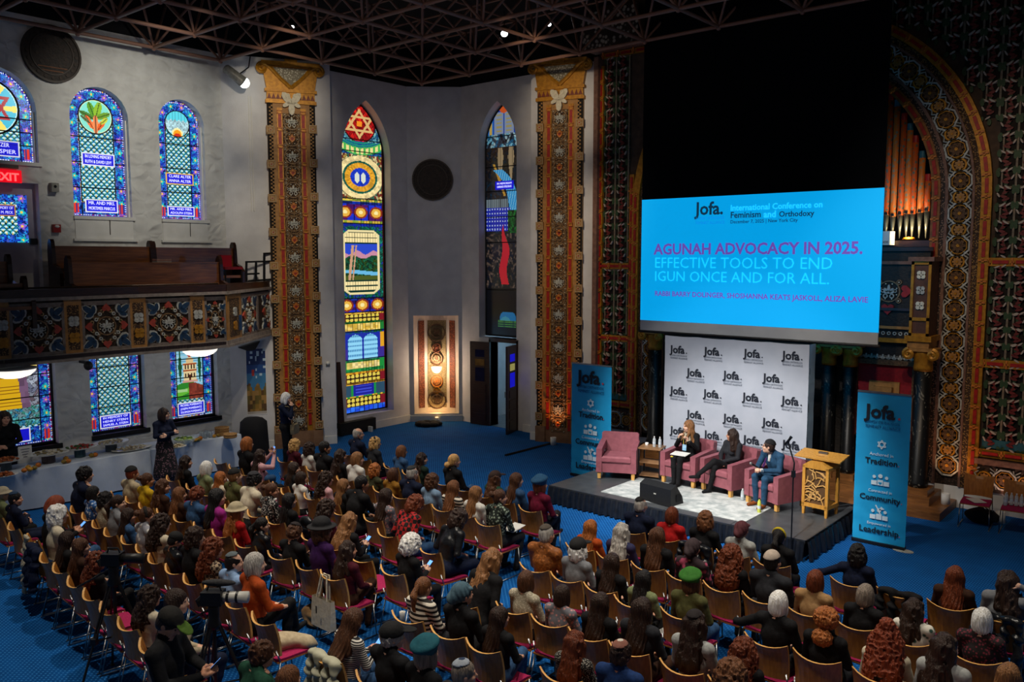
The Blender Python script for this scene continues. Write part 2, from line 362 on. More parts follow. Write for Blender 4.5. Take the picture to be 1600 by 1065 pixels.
# ---------------- double door
def door(name, hinge, ang, w, side, label):
    F = T(hinge[0], hinge[1], 0) @ RZ(ang); d = struct(put(name, None, None, F), label) if False else None
    mb = MB(); mb.bb(0, w, -.025, .025, .01, 2.34)
    o = struct(mb.build(name, DWOOD, None, F), label)
    for z0, z1 in ((.12, .34), (.40, .62), (.68, .90), (.96, 1.16)):
        m2 = MB(); m2.bb(.12*w/.6, w-.12*w/.6, -.037, .037, z0, z1); m2.build('panel', DWOOD, o)
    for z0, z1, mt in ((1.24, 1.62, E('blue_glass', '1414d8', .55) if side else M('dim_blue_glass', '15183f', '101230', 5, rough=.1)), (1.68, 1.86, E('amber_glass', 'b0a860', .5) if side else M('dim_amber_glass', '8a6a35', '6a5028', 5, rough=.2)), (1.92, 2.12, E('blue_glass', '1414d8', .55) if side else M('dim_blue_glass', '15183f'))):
        m2 = MB(); m2.bb(.16*w/.6, w-.16*w/.6, -.032, .032, z0, z1); m2.build('glass_pane', mt, o)
    m2 = MB(); m2.tube([(w-.06, -.07, .98), (w-.06, -.07, 1.14)], .012); m2.build('handle', CHROME, o)
    return o
dl = DOOR[0]-16.66; dr_ = DOOR[1]-16.66
door('door_1', (dl, RW-.03), math.radians(180+8), .66, 0, 'dark wooden door leaf folded back against the niche wall')
door('door_2', (dr_+.02, RW-.03), math.radians(-73), .66, 1, 'dark wooden door leaf with glowing blue and amber panes')
mb = MB(); mb.bb(dl-.06, dl, RW-.02, RW+.3, 0, 2.42); mb.bb(dr_, dr_+.06, RW-.02, RW+.3, 0, 2.42); mb.bb(dl-.06, dr_+.06, RW-.02, RW+.3, 2.36, 2.46); struct(mb.build('trim_door', DWOOD))

# ---------------- space frame
ZB, DXT, DYT, X0T, Y0T = 9.05, 1.632, 1.547, -17.63, 7.61
strut_me = MB().tube([(0, 0, 0), (0, 0, 1)], 1, 6).mesh('strut', TRUSS, smooth=True)
sf = struct(thing('space_frame', 'bronze tubular space frame of triangulated struts below the black ceiling', 'ceiling truss'))
def bn(i, j): return Vector((X0T+DXT*i, Y0T+DYT*j, ZB))
def tn(i, j): return Vector((X0T+DXT*(i+.5), Y0T+DYT*(j+.5), ZB+1.25))
def hasb(i, j):
    if i < 0 or i > 9 or j > 5 or j < -4: return False
    return not (i == 0 and j > 2)
bars = []
for i in range(0, 10):
    for j in range(-4, 6):
        if not hasb(i, j): continue
        a = bn(i, j)
        for di, dj in ((1, 0), (0, 1)):
            if hasb(i+di, j+dj): bars.append((a, bn(i+di, j+dj), .04))
        for di in (-1, 0):
            for dj in (-1, 0):
                bars.append((a, tn(i+di, j+dj), .026))
for i in range(-1, 10):
    for j in range(-5, 6):
        for di, dj in ((1, 0), (0, 1)):
            if i+di < 10 and j+dj < 6: bars.append((tn(i, j), tn(i+di, j+dj), .026))
def inview(p):
    v = np.array(p)-CP; z = v@cf
    if z < 1: return False
    return -60 < 800+FPX*(v@cr)/z < 1660 and -60 < 532.5-FPX*(v@cu)/z
vis = [b for b in bars if inview(b[0]) or inview(b[1])]
vis.sort(key=lambda b: ((b[0]+b[1])/2-Vector(CP)).length)
for a, b, r in vis[:300]:
    d = b-a; o = put('strut', strut_me, sf); o.matrix_local = T(a) @ d.to_track_quat('Z', 'Y').to_matrix().to_4x4() @ SC(r, r, d.length)
rest = MB()
for a, b, r in vis[300:]: rest.tube([a, b], r, 5)
if rest.v: o = rest.build('far_struts', TRUSS, sf); o['kind'] = 'stuff'
node_me = MB().ell((0, 0, 0), (.06, .06, .075), 8, 5).mesh('node', TRUSS, smooth=True)
for i in range(10):
    for j in range(-4, 6):
        if hasb(i, j) and inview(bn(i, j)): put('node', node_me, sf, T(bn(i, j)))
# lamps in the ceiling / truss
LAMPE = E('lamp_lens', 'ffffff', 6)
def can_light(p, tgt, label, s=1):
    t = thing('ceiling_spotlight', label, 'spotlight', p); q = (Vector(tgt)-Vector(p)).to_track_quat('-Z', 'Y').to_matrix().to_4x4() @ SC(s)
    MB().lathe([(.02, .24), (.075, .22), (.085, .02), (.09, -.06), (.075, -.06)], 12, cap=False).build('can', BLACKM, t, q, True)
    MB().lathe([(.001, -.045), (.074, -.045)], 12, cap=False).build('lens', LAMPE, t, q)
    MB().tube([(0, 0, .1), (0, 0, .5)], .012, 5).build('yoke', BLACKM, t)
    return t
can_light(atz(788, 51, 9.9), (-7, 8, 2), 'bright oval spotlight hanging in the truss above the second pilaster', 1.1)
can_light(atz(858, 37, 10.2), (-7, 8, 2), 'small lit spotlight beside the brighter one in the truss', .7)
can_light(atz(217, 21, 10.2), (-9, 6, 0), 'round downlight in the black ceiling above the medallion wall', .8)
can_light(atz(457, 41, 10.2), (-9, 6, 0), 'faint downlight behind the truss above the first pilaster', .6)
# big spotlight on the wall near the first pilaster
p = atx(380, 128, -17.5)
t = thing('wall_spotlight', 'grey cylindrical spotlight hanging by the first pilaster, lens glowing white', 'spotlight', p)
q = (Vector((-9, 9.6, 1))-p).to_track_quat('-Z', 'Y').to_matrix().to_4x4()
q2 = Matrix.Rotation(0, 4, 'X')
ax = (atx(352, 106, -17.6)-p)
mb = MB(); mb.tube([ax*1.05, ax*.98, ax*.5, ax*.12, (0, 0, 0)], [.06, .10, .11, .12, .13], 12); mb.build('housing', M('lamp_grey', '8d8f8c', '6e706d', 10, rough=.4), t, None, True)
mb = MB(); mb.ell((0, 0, 0), (.12, .12, .12), 12, 8); mb.build('lens', E('spot_lens', 'f4ffff', 5), t, T(-ax*.06), True)
mb = MB(); mb.tube([ax*.4, Vector((0, .15, .35)), Vector((0, .2, .6))], .015, 5); mb.build('cable', BLACKM, t)
spot('wall_spot_beam', p-ax.normalized()*.2, (-11, 12.5, 0), 90, 60, .7, (.9, .97, 1), .1)
# ================================================================ STAINED GLASS
GLASS = glass_mat('stained_glass', 1.15); GLASSD = glass_mat('stained_glass_low', .8)
LEAD = M('lead_came', '0a0a0c', '131316', 20, rough=.6); DFR = M('window_frame_dark', '15100e', '0d0a09', 9, rough=.5)
def L3(h): return np.array(lin(h)[:3])
def hsh(ix, iy, k=0):
    n = (ix.astype(np.int64)*73856093) ^ (iy.astype(np.int64)*19349663) ^ (k*83492791)
    return ((n*2654435761) % 4294967296)/4294967296.0
BL = [L3(h) for h in ('0a2aa8', '1458c8', '1f86d4', '2f9fd8', '08166a', '1646b8', '1b6fc0', '1450c0', '3a54b8')]
def shards(u, v, pal, s=.055, k=0):
    iv = np.floor(v/s+.5*np.sin(u*23+k)); iu = np.floor(u/s+.5*np.sin(v*19+k)); h = hsh(iu, iv, k)
    c = np.array(pal)[(h*len(pal)).astype(int) % len(pal)]
    fu = u/s+.5*np.sin(v*19+k)-iu; fv = v/s+.5*np.sin(u*23+k)-iv
    lead = (fu < .12) | (fv < .12)
    c = c*(.7+.5*hsh(iu, iv, k+5))[:, None]
    c[lead] *= .15
    return c
def lattice(u, v, s=.118):
    p = u/s+v/s; q = u/s-v/s; fp = p-np.floor(p); fq = q-np.floor(q); t = fp-fq; w = fp+fq-1
    c = np.zeros((len(u), 3)); c[:] = L3('4fb8cc'); c[(t > .05) & (np.abs(w) < .42)] = L3('d4eef0'); c[t < -.12] = L3('128a80'); c[t < -.42] = L3('0b5a58')
    c[(np.abs(w) < .13) & (t > -.35) & (t < .2)] = L3('e8c060'); c[(t > .5)] = L3('2f86c0')
    c[(fp < .16) | (fq > .84)] = L3('06201f'); return c
def dots(u, v, s=.07):
    h = hsh(np.floor(u/s), np.floor(v/s), 3); c = np.zeros((len(u), 3)); c[:] = L3('1b2aa8')
    fu = u/s-np.floor(u/s)-.5; fv = v/s-np.floor(v/s)-.5; r = fu**2+fv**2
    c[(r < .12)] = L3('d8e4f4'); c[(r < .14) & (h > .7)] = L3('b81e24'); c[(r < .14) & (h > .86)] = L3('f0c040'); return c
def border(u, v, uc, seed=0):
    c = shards(u, v, BL, .05, seed)
    for k, (hx, off) in enumerate((('8a58c0', 0.0), ('1fb0b4', .27))):
        vv = (v+off+seed*.13) % .54-.27; r = np.sqrt(((u-uc))**2+vv**2)
        a = np.arctan2(vv, u-uc); m = r < .058*(1+.25*np.cos(5*a)); c[m] = L3(hx)*(.7+.6*hsh(np.floor(u[m]/.025), np.floor(v[m]/.025), 9))[:, None]
        c[r < .022] = L3('f0c040'); 
    return c
def mosaic(name, pts_in, rect, colfn, F, parent, y, mat, cell=.021):
    x0, x1, z0, z1 = rect; nx = max(2, int(round((x1-x0)/cell))); nz = max(2, int(round((z1-z0)/cell)))
    gx = np.linspace(x0, x1, nx+1); gz = np.linspace(z0, z1, nz+1)
    cx, cz = np.meshgrid((gx[:-1]+gx[1:])/2, (gz[:-1]+gz[1:])/2, indexing='ij')
    keep = np.ones(cx.shape, bool) if pts_in is None else pts_in(cx, cz)
    I, J = np.nonzero(keep)
    if len(I) == 0: return None
    col = colfn(cx[I, J], cz[I, J])
    V = np.stack(np.meshgrid(gx, gz, indexing='ij'), -1).reshape(-1, 2)
    idx = lambda i, j: i*(nz+1)+j
    Q = np.stack([idx(I, J), idx(I+1, J), idx(I+1, J+1), idx(I, J+1)], 1)
    used, inv = np.unique(Q, return_inverse=True); Q = inv.reshape(Q.shape); V = V[used]
    me = bpy.data.meshes.new(name); me.from_pydata(np.column_stack([V[:, 0], np.full(len(V), y), V[:, 1]]).tolist(), [], Q.tolist())
    at = me.color_attributes.new('Col', 'FLOAT_COLOR', 'CORNER')
    cc = np.ones((len(Q)*4, 4)); cc[:, :3] = np.repeat(np.clip(col, 0, 1), 4, 0); at.data.foreach_set('color', cc.ravel())
    me.materials.append(mat); return put(name, me, parent, None)
def inpoly(poly):
    P = np.array(poly)
    def f(x, z):
        r = np.zeros(x.shape, bool); j = len(P)-1
        for i in range(len(P)):
            (xi, zi), (xj, zj) = P[i], P[j]
            if zi != zj: r ^= ((zi > z) != (zj > z)) & (x < (xj-xi)*(z-zi)/(zj-zi)+xi)
            j = i
        return r
    return f
def bars_of(win, F, segs, y, r=.012, name='lead_bar'):
    for a, b in segs: MB().tube([(a[0], y, a[1]), (b[0], y, b[1])], r, 5).build(name, LEAD, win)
def plaque(win, x0, x1, z0, z1, y, lines, frame_col='e8e8f0', mat='1a1ad8', strength=.9):
    mb = MB(); mb.bb(x0, x1, y-.012, y, z0, z1); pq = mb.build('plaque', E('plaque_blue', mat, strength*.75), win)
    fr = MB(); t = .022
    for a in ((x0-t, x1+t, z1, z1+t), (x0-t, x1+t, z0-t, z0), (x0-t, x0, z0, z1), (x1, x1+t, z0, z1)): fr.bb(a[0], a[1], y-.016, y, a[2], a[3])
    fr.build('rim', E('rim_'+frame_col, frame_col, .7), pq)
    n = len(lines); h = (z1-z0)
    for i, s in enumerate(lines):
        text('lettering', s, E('letter_white', 'eef0ff', .9), pq, T((x0+x1)/2, y-.016, z1-h*(i+.78)/n*.96), width=(x1-x0)*.86 if len(s) > 9 else (x1-x0)*.5, size=h/n*.8, align='CENTER', height=h/n*.85)
    return pq
def side_window(name, W, kind, med, label, plaques=(), mat=None, depth=.2, mid=None, dark=False):
    x0, x1, z0, z1 = W; mat = mat or GLASS
    win = struct(put(name, None, None, FL), label); y = depth
    out = opening(x0+.02, x1-.02, z0+.03, z1-.02, kind); pin = inpoly(out); bw = min(.25, (x1-x0)*.23)
    a, b = x0+bw, x1-bw
    w = (x1-x0)/2; cx = (x0+x1)/2; zs = z1-w if kind == 'round' else z1-.35
    mcz = zs+.02; mr = (b-a)/2*1.0
    if kind == 'round':
        inner = opening(a, b, z0+.32, mcz+mr, 'round')
    else: inner = opening(a, b, z0+.38, z1-.06)
    inn = inpoly(inner)
    def bcol(u, v):
        c = border(u, v, np.where(u < cx, (x0+a)/2, (x1+b)/2), 1)
        top = v > zs if kind == 'round' else v > 1e9
        if kind == 'round' and top.any():
            r = np.sqrt((u-cx)**2+(v-zs)**2); th = np.arctan2(v-zs, u-cx)
            c2 = border((r-(w+mr)/2)+.0, th*w*.8, np.zeros_like(u), 2); c[top] = c2[top]
        e = np.minimum(np.minimum(u-x0-.02, x1-.02-u), v-z0-.03)
        if kind == 'round': e = np.where(v > zs, w-.02-np.sqrt((u-cx)**2+(v-zs)**2), e)
        m = e < .038; c[m] = dots(u[m], v[m], .045)[:]
        m = (v < z0+.30) & (v > z0+.09) & ((u < a-.06) | (u > b+.06)) & (e > .06); c[m] = np.where((np.abs(((u[m]-x0)/.07) % 1-.5) < .3)[:, None], L3('d8301a'), L3('3a2a78'))
        ei = np.minimum(np.abs(u-a), np.abs(u-b)); m = (ei < .022) & (v < mcz) & (v > z0+.3); c[m] = dots(u[m], v[m], .045)
        return c
    mosaic('border_glass', lambda x, z: pin(x, z) & ~inn(x, z), (x0, x1, z0, z1), bcol, FL, win, y, mat, .0155)
    medc = (cx, mcz, mr) if kind == 'round' and med else None
    def latin(x, z):
        k = inn(x, z)
        if medc: k &= (x-cx)**2+(z-mcz)**2 > (mr*.98)**2
        if mid: k &= ~((z > mid[0]) & (z < mid[1]))
        return k
    mosaic('lattice_panel', latin, (a, b, z0+.3, z1), lattice, FL, win, y, mat, .0125)
    if medc:
        mosaic('medallion', lambda x, z: (x-cx)**2+(z-mcz)**2 <= (mr*.98)**2, (cx-mr, cx+mr, mcz-mr, mcz+mr), lambda u, v: med((u-cx)/mr, (v-mcz)/mr), FL, win, y-.004, mat, .016)
        MB().ring(mr*.96, mr*1.03, y-.014, y-.002, 28, 0, (cx, mcz)).build('medallion_came', LEAD, win)
    if mid: mosaic('picture_panel', None, (a, b, mid[0], mid[1]), lambda u, v: mid[2]((u-a)/(b-a), (v-mid[0])/(mid[1]-mid[0])), FL, win, y, mat, .0165)
    segs = [((a, z0+.04), (a, mcz if kind == 'round' else z1-.05)), ((b, z0+.04), (b, mcz if kind == 'round' else z1-.05))]
    n = 4
    for i in range(1, n):
        zz = z0+(zs-z0)*i/n+.1; segs.append(((x0+.03, zz), (x1-.03, zz)))
    bars_of(win, FL, segs, y-.008)
    # outer frame
    fm = DFR if dark else WHITE
    fr = MB(); t = .10 if dark else .03
    if dark:
        fr.bb(x0, x1, y-.06, y+.02, z0, z0+.04); fr.bb(x1-.04, x1, y-.06, y+.02, z0, z1); fr.bb(x0-.02, x1+.06, -.04, y, z0-.10, z0)
    else:
        fr.bb(x0-.02, x1+.05, -.05, y, z0-.05, z0+.02); fr.bb(x1-.03, x1, y-.1, y, z0, zs)
    fr.build('window_frame', fm, win)
    mb = MB(); mb.prism(opening(x0, x1, z0, z1, kind), y+.03, y+.05); mb.build('backing', LEAD, win)
    for pl in plaques: plaque(win, *pl[:4], y-.006, *pl[4:])
    return win
def med_star(x, y):
    r = np.hypot(x, y); th = np.arctan2(y, x); c = np.zeros((len(x), 3)); c[:] = L3('38b4d0')
    ray_ = np.abs(((th/(pi/3)+.5) % 1)-.5) < .13; c[ray_ & (r > .45)] = L3('f2d860')
    for k in (0, 1):
        y2 = y*(1 if k == 0 else -1); d = np.maximum.reduce([-y2-.35, (y2*.5+x*.866)-.35, (y2*.5-x*.866)-.35]); c[np.abs(d) < .06] = L3('a01828')
    c[r > .93] = L3('c8f0f0'); return c
def med_bush(x, y):
    c = np.zeros((len(x), 3)); c[:] = L3('7fdcc8'); c[np.hypot(x, y) > .92] = L3('d8f0c0')
    for cx_, cy_, a, l, w_, h in ((-.2, .35, 1.9, .5, .2, '5a9a20'), (.15, .4, 1.3, .5, .22, '8ab828'), (-.5, .05, 2.7, .45, .16, '4a7a28'), (.45, .1, .4, .45, .18, '6a9a28'), (-.35, -.35, 2.1, .45, .15, 'f07030'), (0, -.45, 1.57, .55, .17, 'f08a50'), (.35, -.4, 1.0, .45, .15, 'e86020'), (.5, -.2, .7, .3, .12, 'c8d040'), (-.6, -.2, 2.5, .3, .1, '687848')):
        dx, dy = x-cx_, y-cy_; u = dx*math.cos(a)+dy*math.sin(a); v = -dx*math.sin(a)+dy*math.cos(a); m = (u/l)**2+(v/w_)**2 < 1; c[m] = L3(h); c[m & (np.abs(v) < .03)] *= .3
    return c
def med_city(x, y):
    c = np.zeros((len(x), 3)); c[:] = L3('58d0e0'); c[np.abs((x*4) % 1-.5) < .06] *= .6
    m = (y < .15+.18*np.abs(np.sin(x*9))) & (y > -.75); c[m] = (L3('b8e0e8')*(.4+.7*hsh(np.floor(x[m]*9), np.floor(y[m]*9)))[:, None]); 
    c[np.hypot(x, y+.75) < .45] = L3('f8e8a0'); c[np.hypot(x, y+.8) < .34] = L3('f09a10'); c[(np.hypot(x, y+1.) < .3)] = L3('c83010'); return c
def pic_stairs(u, v):
    c = shards(u*1.1, v*1.5, [L3(h) for h in ('8a8a8a', '6a6f86', '9aa0b0', '70606a', 'a8b0c0')], .08, 4)
    m = (v < .24); c[m] = shards(u[m]*2, v[m]*3, [L3(h) for h in ('2a7fa8', '58b0b8', '3a8a78', '6a8a90')], .1, 2)
    w_ = .14+.1*(1-v); m = (np.abs(u-.52) < w_) & (v > .22) & (v < .64); c[m] = L3('e8b414'); c[m & (((v*26) % 1) < .16)] = L3('8a5a08')
    w2 = w_+.13; m2 = (np.abs(u-.52) < w2) & ~m & (v > .22) & (v < .64); c[m2] = (L3('7a5a78')*(.6+.6*hsh(np.floor(u[m2]*14), np.floor(v[m2]*14)))[:, None])
    r = np.hypot((u-.52), (v-.84)*1.3); c[(r > .1) & (r < .16)] = L3('a8845a'); y2 = (v-.84)*1.3; x2 = u-.52
    for s_ in (1, -1):
        d = np.maximum.reduce([-y2*s_-.08, (y2*s_*.5+x2*.866)-.08, (y2*s_*.5-x2*.866)-.08]); c[np.abs(d) < .016] = L3('c89a60')
    m = (np.abs(v-.70+((u-.52)**2)*-.35) < .035); c[m] = L3('f0d070'); m = (np.abs(np.abs(u-.52)-.24) < .07) & (np.abs(v-.86) < .05); c[m] = L3('68c0e0'); return c
def pic_house(u, v):
    c = np.zeros((len(u), 3)); c[:] = L3('8fd4ee'); c[((v*14) % 1) < .4] = L3('b0dcec'); c[((v*14) % 1) < .12] = L3('4f90b0')
    g = v < .26+.07*np.sin(u*3.2+.3); c[g] = L3('2f8a28'); c[g & (np.abs(v-.10-.16*u) < .05)] = L3('68c038'); c[g & (u > .45) & (v < .30)] = (L3('8a3a28')*(.5+.8*hsh(np.floor(u[g & (u > .45) & (v < .30)]*12), np.floor(v[g & (u > .45) & (v < .30)]*20)))[:, None])
    c[g & (u < .4) & (v > .14) & (v < .2)] = L3('a8d890')
    for cx_ in (.15, .88): m = (np.abs(u-cx_) < .07*(1-np.abs(v-.62)/.36)) & (v > .30) & (v < .95); c[m] = L3('14502a')
    m = (u > .27) & (u < .76) & (v > .34) & (v < .68); c[m] = L3('f0d8a0'); m2 = (np.abs(u-.51) < .14) & (v >= .66) & (v < .80-.25*np.abs(u-.51)); c[m2] = L3('e8c890')
    c[(np.hypot(u-.51, (v-.84)*1.6) < .08)] = L3('b02818'); c[(np.abs(v-.66) < .012) & (u > .25) & (u < .78)] = L3('a84818'); c[(np.abs(v-.54) < .012) & (u > .25) & (u < .78)] = L3('a84818')
    for zc in (.60, .45):
        for xc in (.34, .45, .57, .68): c[(np.abs(u-xc) < .025) & (np.abs(v-zc) < .04)] = L3('3a2418')
    c[(np.abs(u-.51) < .035) & (v > .34) & (v < .46)] = L3('5a2a10'); c[(v > .31) & (v < .35) & (u > .22) & (u < .8)] = L3('d8a090'); return c
wy = W2
side_window('window_1', W1, 'round', med_star, 'round-headed stained window with a red six-pointed star above the exit sign', [(W1[1]-.95, W1[1]-.30, W1[2]+.14, W1[2]+.40, ['SPITZER', '& C. SPIER'])])
side_window('window_2', W2, 'round', med_bush, 'round-headed stained window with green leaves and flames in its roundel', [(W2[0]+.30, W2[1]-.27, W2[2]+1.10, W2[2]+1.32, ['IN LOVING MEMORY', 'RUTH & DAVID LEVY']), (W2[0]+.33, W2[1]-.24, W2[2]+.13, W2[2]+.36, ['MR. AND MRS.', 'MORTIMER MARCUS'])])
side_window('window_3', W3, 'round', med_city, 'round-headed stained window with a rising sun in its roundel', [(W3[0]+.24, W3[1]-.22, W3[2]+.83, W3[2]+1.04, ['CLARE ALTER', 'ANNA ALTER'], 'e8b440'), (W3[0]+.25, W3[1]-.22, W3[2]+.12, W3[2]+.30, ['MR. AND MRS.', 'ADOLPH STEIN'])])
side_window('window_4', LW1, 'flat', None, 'lower stained window with golden stairs under the balcony', [(LW1[1]-1.28, LW1[1]-.48, LW1[2]+.12, LW1[2]+.36, ['EL STROOK', 'N STROOK'])], GLASSD, .22, (LW1[2]+.42, LW1[3]-.10, pic_stairs), True)
side_window('window_5', LW2, 'flat', None, 'lower stained window filled with fish-scale lattice glass', [(LW2[0]+.28, LW2[1]-.28, LW2[2]+.10, LW2[2]+.34, ['IN MEMORY OF', 'HENRY STERN', 'SAMUEL A. STERN']), (LW2[0]+.26, LW2[1]-.28, 2.62, 2.86, ["WITH DEDICATION AND LOVE", 'JUDY & EARLE KAZIS'])], GLASSD, .22, None, True)
side_window('window_6', LW3, 'flat', None, 'lower stained window picturing a domed white building on a green hill', [(LW3[0]+.27, LW3[1]-.27, LW3[2]+.11, LW3[2]+.36, ['MICHAEL POMERANTZ', 'JOSEPH POMERANTZ', 'SOLOMON POMERANTZ'])], GLASSD, .22, (LW3[2]+.45, 2.62, pic_house), True)
# balcony door with its stained pane
dw = (DR[0], DR[1]); mb = MB(); mb.bb(DR[0], DR[1], .2, .25, DR[2], DR[3])
d3 = struct(mb.build('door_3', M('balcony_door_paint', 'b9b5c4', 'a9a5b6', 5, rough=.5), None, FL), 'white balcony door with a stained pane below the exit sign')
gx0, gx1, gz0, gz1 = DR[1]-1.05, DR[1]-.16, lz(20, 378), lz(20, 303)
def dcol(u, v):
    c = border(u, v, np.where(u < (gx0+gx1)/2, gx0+.1, gx1-.1), 3); m = (u > gx0+.2) & (u < gx1-.2) & (v > gz0+.14) & (v < gz1-.14); c[m] = lattice(u[m], v[m]); return c
mosaic('stained_pane', None, (gx0, gx1, gz0, gz1), dcol, FL, d3, .19, GLASS)
plaque(d3, gx0+.23, gx1-.24, gz1-.40, gz1-.22, .185, ['IN MEMORY OF', 'SETH M. PECK'], 'c88a50')
mb = MB(); mb.bb(DR[0]+.1, DR[1]-.12, .18, .2, 3.75, 4.35); mb.build('lower_panel', WHITE, d3); mb = MB(); mb.bb(gx1+.02, DR[1]-.02, .15, .2, gz0-.04, gz0+.08); mb.build('lock', BLACKM, d3)
# ---- tall lancets
GLL = glass_mat('lancet_glass', 1.0); GLR = glass_mat('lancet_glass_dim', .62)
def lancet(name, F, W, y, colfn, mat, label, py0, py1, glassw=None):
    x0, x1, z0, z1 = W; win = struct(put(name, None, None, F), label)
    out = opening(x0+.02, x1-.02, z0+.05, z1-.05, 'pointed'); pin = inpoly(out); zz0, zz1 = z0+.05, z1-.05; cx = (x0+x1)/2; w = (x1-x0)/2-.02
    # split in stacked panels
    cuts = [py0]+PYC[name]+[py1]
    tz = lambda py: zz0+(py1-py)/(py1-py0)*(zz1-zz0)
    for k in range(len(cuts)-1):
        zt, zb = tz(cuts[k]), tz(cuts[k+1])
        mosaic('glass_panel', pin, (x0, x1, zb, zt), lambda u, v: colfn((u-cx)/w, py1-(v-zz0)/(zz1-zz0)*(py1-py0)), F, win, y, mat, .0195)
        if k: MB().tube([(x0+.03, y-.01, zt), (x1-.03, y-.01, zt)], .013, 5).build('lead_bar', LEAD, win)
    mb = MB(); mb.prism(out, y+.02, y+.04); mb.build('backing', LEAD, win)
    fr = MB(); n = len(out)
    for i in range(n):
        a = out[i]; b = out[(i+1) % n]; fr.tube([(a[0], y-.01, a[1]), (b[0], y-.01, b[1])], .022, 5)
    fr.build('window_frame', LEAD, win); return win
PYC = {'window_7': [222, 240, 312, 350, 466, 488, 518, 562, 600], 'window_8': [215, 262, 300, 340, 380, 455]}
def colA(u, p):
    v = p; n = len(u); c = shards(u*.6, v*.012, [L3(h) for h in ('103a8a', '1a5a98', '14603a', '0e2a60')], .06, 3); mpx = 29.0  # half width in px-like units
    U = u*34.0   # make circles round
    def ring(cy, r0, r1, h, jit=1):
        r = np.hypot(U, (v-cy)); m = (r >= r0) & (r < r1); c[m] = L3(h)*(.65+.6*hsh(np.floor(np.arctan2(v[m]-cy, U[m])*8), np.floor(r[m]/4)))[:, None]
    def band(a, b, h1, h2, s=.12, k=0):
        m = (v >= a) & (v < b); hh = hsh(np.floor(u[m]/s), np.floor(v[m]/5), k); c[m] = np.where((hh > .5)[:, None], L3(h1), L3(h2))*(.7+.5*hsh(np.floor(u[m]/s), np.floor(v[m]/4), k+1))[:, None]; c[m & (np.abs((u/s) % 1) < .14)] *= .2
    m = v < 176; c[m] = L3('1a3ae0')
    m = (v > 174) & (v < 224); c[m] = shards(u[m]*.6, v[m]*.012, [L3(h) for h in ('2a6a90', '58a0b0', '1a4a78', '88b8b0')], .045, 8)
    r = np.hypot(U/.86, (v-198)*.95); m = r < 27; c[m] = shards(u[m]*.6, v[m]*.013, [L3(h) for h in ('c01414', 'a80e10', 'd82018', '8a0a0c')], .1, 5); c[(r >= 25.5) & (r < 27.5)] = L3('300404')
    y2 = -(v-198); x2 = U
    for s_ in (1, -1):
        d = np.maximum.reduce([-y2*s_-10, (y2*s_*.5+x2*.866)-10, (y2*s_*.5-x2*.866)-10]); c[np.abs(d) < 1.6] = L3('d8b070')
    c[(np.abs(U) < 4) & (np.abs(v-198) < 4)] = L3('f09020')
    m = (v >= 224) & (v < 240); c[m] = L3('1a8a70'); c[m & ((((v+U*U*.012) / 4) % 1) < .35)] = L3('0a4a8a')
    m = (v+U*U*.010 >= 233) & (v+U*U*.010 < 245); c[m] = L3('48b050'); mm = m & (np.abs((U/7) % 1-.5) < .28) & (v+U*U*.01 > 235) & (v+U*U*.01 < 243); c[mm] = L3('f0dc90')
    m = (v >= 245) & (v < 313); c[m] = shards(u[m]*.6, v[m]*.012, [L3(h) for h in ('d8c890', '3a6a50', 'a88a40', '803020')], .05, 2)
    ring(279, 0, 33.5, '104a40'); ring(279, 25, 33, 'f0d898'); ring(279, 22.5, 25, '0e5a48'); ring(279, 13.5, 22, 'e0a028'); ring(279, 0, 14, '1838c0'); 
    for s_ in (-1, 1): m = (np.hypot((U-s_*4.5)/3.6, (v-280)/8) < 1); c[m] = L3('d8e0d0')
    band(313, 317, 'd8b840', '6a8a28'); band(317, 321, '1030a0', '0a1a60'); band(321, 345, '1a2ec0', '501060', .3)
    def rosettes(cy):
        for k in (-.66, 0, .66):
            r = np.hypot((u-k)*34, v-cy); c[r < 9.5] = L3('e8b040'); c[(r > 7) & (r < 9.5)] = L3('8a3010'); c[(r < 3)] = L3('f8e8a0')
    rosettes(333); band(345, 350, 'd8b840', '88a030'); band(350, 354, '1020a0', '102a80')
    m = (v >= 354) & (v < 466); c[m] = shards(u[m]*.6, v[m]*.012, [L3(h) for h in ('0e6a50', '0a5040', '107a68', '183a90')], .05, 6)
    ins = (np.abs(u) < .78) & (v > 360) & (v < 460) & (np.abs(u)*30+np.abs(v-410) < 66); c[ins] = L3('e8d8a0')
    i2 = (np.abs(u) < .68) & (v > 363) & (v < 457) & (np.abs(u)*30+np.abs(v-410) < 62); c[i2] = L3('0a3028')
    for a, b in ((365, 371), (373, 379), (440, 446), (448, 454)):
        m = i2 & (v > a) & (v < b); c[m] = L3('f0dca0')*(.5+.6*(np.abs((u[m]*9) % 1-.5) > .12))[:, None]
    m = i2 & (v > 382) & (v < 438); c[m] = L3('2848c8'); c[m & (v > 395+3*np.sin(u*9))] = L3('c88aa0'); c[m & (v > 402+3*np.sin(u*7+1))] = L3('104830'); mk = m & (v > 404); c[mk] = shards(u[mk]*.6, v[mk]*.012, [L3(h) for h in ('0f5a3a', '0a3a28', '1a6a48', '284818')], .05, 4)
    c[m & (v > 422) & (np.abs(v-426-4*u) < 3)] = L3('68b8e0'); c[m & (v > 431)] = L3('4a5a20')
    for t in (-.5, -.38, -.55): c[m & (np.abs(u-t-(438-v)*.003) < .03) & (v > 384)] = L3('c89a78')
    band(466, 470, '102a90', '0a1a50'); band(470, 488, '1a28b0', '30105a', .3); rosettes(477); band(488, 491, 'e0b040', 'b08020')
    def tracery(a, b):
        m = (v >= a) & (v < b); c[m] = L3('2a1408'); c[m & (np.abs(np.sin(u*17))*np.abs(np.sin((v-a)/(b-a)*2*pi)) > .35)] = L3('e0c850'); c[m & (np.abs(u) > .74)] = L3('7a1420')
